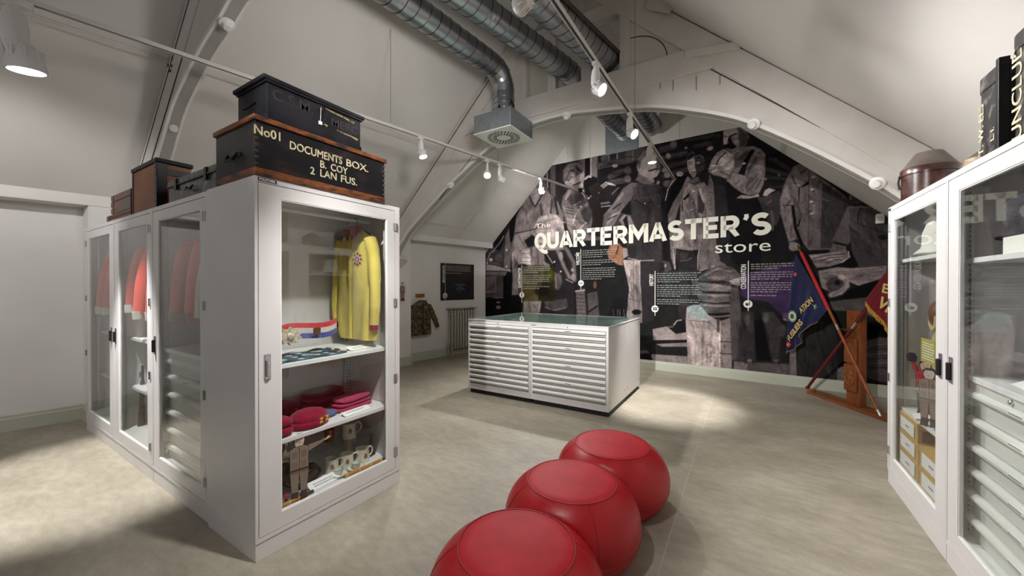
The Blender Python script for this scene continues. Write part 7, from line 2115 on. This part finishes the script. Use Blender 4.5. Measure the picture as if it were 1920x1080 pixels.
for i in range(4):
    tx = MB(); w = (0.26,0.16,0.20,0.04)[i]; x = 0.05-w/2; z = -0.06-i*0.05
    while x < 0.05+w/2:
        L_ = rnd.uniform(0.03,0.06); flatbox(tx, x, z-0.010, x+L_, z+0.010, 0.003); x += L_+0.015
    tx.build('text_line', mat('dim blue print', rgb(110,116,132), 0.6), t)['kind'] = 'stuff'
ro = MB().lathe([(0,0),(0.06,0),(0.06,0.001),(0,0.001)], 28, M=Matrix.Translation((-0.36,-0.0140,-0.30))@Matrix.Rotation(PI/2,4,'X'), caps=False).build('roundel', CAP, t)
lettering('roundel_letter', 'Q', 0.09, BLACK, ro, frame((-0.392,-0.0165,-0.332),(1,0,0),(0,0,1)), 0.002, 0.0005)

t = thing('coat_rail', 'small wooden peg rail with brass hooks on the recessed wall', 'coat rail', WP(5.52,1.315,0.001), RZW)
MB().box(-0.105,-0.018,-0.038,0.105,0,0.038).build('board', wood('honey pine rail', rgb(160,104,44), rgb(136,82,32), 0.45), t, bevel=0.004)
for x in (-0.065,0.0,0.065):
    MB().tube(lerp_curve([(x,-0.018,0.0),(x,-0.045,0.006),(x,-0.055,-0.018),(x,-0.040,-0.03)],4), 0.004, 8).build('hook', BRASS, t, smooth=True)
def camo_mat():
    m = bpy.data.materials.new('camouflage cloth'); m.use_nodes = True
    nt = m.node_tree; bs = nt.nodes['Principled BSDF']; bs.inputs['Roughness'].default_value = 0.9
    tc = nt.nodes.new('ShaderNodeTexCoord')
    nz = nt.nodes.new('ShaderNodeTexNoise'); nz.inputs['Scale'].default_value = 17; nz.inputs['Detail'].default_value = 3; nz.inputs['Distortion'].default_value = 0.8
    nt.links.new(tc.outputs['Object'], nz.inputs['Vector'])
    rp = nt.nodes.new('ShaderNodeValToRGB'); rp.color_ramp.interpolation = 'CONSTANT'
    e = rp.color_ramp.elements
    e[0].position = 0.0; e[0].color = rgb(40,34,28); e[1].position = 0.43; e[1].color = rgb(84,62,40)
    for p, c in ((0.50,rgb(70,72,44)),(0.56,rgb(126,106,72)),(0.63,rgb(60,44,32))):
        q = e.new(p); q.color = c
    nt.links.new(nz.outputs['Fac'], rp.inputs['Fac']); nt.links.new(rp.outputs['Color'], bs.inputs['Base Color'])
    return m
CAMO = camo_mat()
t = thing('camouflage_jacket', 'camouflage combat jacket hanging from the small peg rail', 'jacket', WP(5.49,0,0.095), RZW)
I4 = Matrix.Identity(4)
garment(rows([(-0.25,0.23,0.53,0.9),(-0.26,0.24,0.57,1),(-0.24,0.22,0.80,1),(-0.23,0.22,1.0,1),(-0.20,0.19,1.13,0.9),(-0.08,0.08,1.205,0.7),(-0.06,0.06,1.225,0.6)],6), 0.06, I4, CAMO, 'body', t, 0.02, 6, 5, 34)
for s in (-1,1):
    pts = [(s*0.17,0,1.11),(s*0.255,-0.005,0.96),(s*0.335,-0.015,0.80),(s*0.385,-0.02,0.665)]
    if s < 0: pts = [(-0.17,0.0,1.11),(-0.225,-0.02,0.95),(-0.26,-0.03,0.78),(-0.27,-0.035,0.64)]
    MB().tube(lerp_curve(pts,6), [0.072]*7+[0.062]*6+[0.052]*6, 14, flat=0.75).build('sleeve', CAMO, t, smooth=True)
    MB().prism([(s*0.01,1.215),(s*0.085,1.23),(s*0.10,1.17),(s*0.03,1.13)], -0.058, -0.044, 'y').build('collar', CAMO, t, bevel=0.005)
MB().box(-0.012,-0.066,0.54,0.012,-0.054,1.14).build('front_flap', mat('dark camouflage cloth', rgb(38,32,26), 0.9), t, bevel=0.003)
for x in (-0.12,0.12):
    MB().box(x-0.06,-0.072,0.86,x+0.06,-0.056,0.98).build('pocket', CAMO, t, bevel=0.005)
MB().tube([(0,0,1.21),(0,-0.005,1.245),(0.015,-0.008,1.262),(0.006,-0.01,1.28)], 0.003, 6).tube([(-0.16,0,1.15),(0,0,1.22),(0.16,0,1.15)], 0.008, 8).build('hanger', mat('yellow plastic hanger', rgb(200,168,60), 0.4), t, smooth=True)
MB().tube([(0.05,-0.06,0.54),(0.055,-0.062,0.47)], 0.003, 6).build('drawcord', DARKM, t)

IRONG = mat('sage grey cast iron paint', rgb(172,172,156), 0.45, c2=rgb(160,160,142), scale=4)
t = thing('column_radiator', 'old sage grey column radiator under the black poster', 'radiator', WP(6.22,0,0.11), RZW)
ncol = 9; sp = 0.078
for i in range(ncol):
    x = i*sp
    col = MB()
    for y in (-0.045,0.045):
        col.tube([(x,y,0.20),(x,y,0.94)], 0.021, 12)
    o = col.tube(lerp_curve([(x,-0.045,0.92),(x,-0.035,0.965),(x,0,0.975),(x,0.035,0.965),(x,0.045,0.92)],4), 0.024, 10)
    col.tube(lerp_curve([(x,-0.045,0.22),(x,-0.035,0.17),(x,0,0.16),(x,0.035,0.17),(x,0.045,0.22)],4), 0.024, 10)
    col.tube([(x-sp/2,0,0.90),(x+sp/2,0,0.90)], 0.026, 10); col.tube([(x-sp/2,0,0.23),(x+sp/2,0,0.23)], 0.026, 10)
    col.build('column', IRONG, t, smooth=True)
for i in (0, ncol-1):
    for y in (-0.045,0.045):
        MB().tube([(i*sp,y,0.0),(i*sp,y,0.17)], [0.026,0.02], 10).build('foot', IRONG, t, smooth=True)
MB().tube([(-sp*0.5,0,0.20),(-sp*0.9,0,0.20),(-sp*0.9,0,0.0)], 0.012, 10).build('feed_pipe', IRONG, t, smooth=True)
MB().lathe([(0.018,0),(0.02,0.03),(0.015,0.05),(0,0.052)], 12, c=(-sp*0.9,0,0.20), caps=False).build('valve', CHROME, t, smooth=True)
sh = thing('radiator_shelf', 'narrow grey shelf fixed over the column radiator', 'shelf', WP(6.22,1.01,0.012), RZW)
MB().box(-0.06,-0.17,0,ncol*sp+0.02,0,0.02).build('board', mat('grey painted shelf', rgb(150,146,138), 0.5), sh, bevel=0.003)
for x in (0.0, ncol*sp-0.06):
    MB().prism([(0,0),(-0.13,0),(0,-0.10)], x, x+0.02, 'x').build('bracket', MATS['grey painted shelf'], sh)
cutout('flat painted khaki soldier fixed to the wall pier behind the yellow shirt cabinet', Vector((XLf(4.93),4.93,1.235))+LN*0.012, RZW, 0.33, dict(KHAKI, tunic=rgb(112,92,80), trousers=rgb(100,80,70)), 'stand')
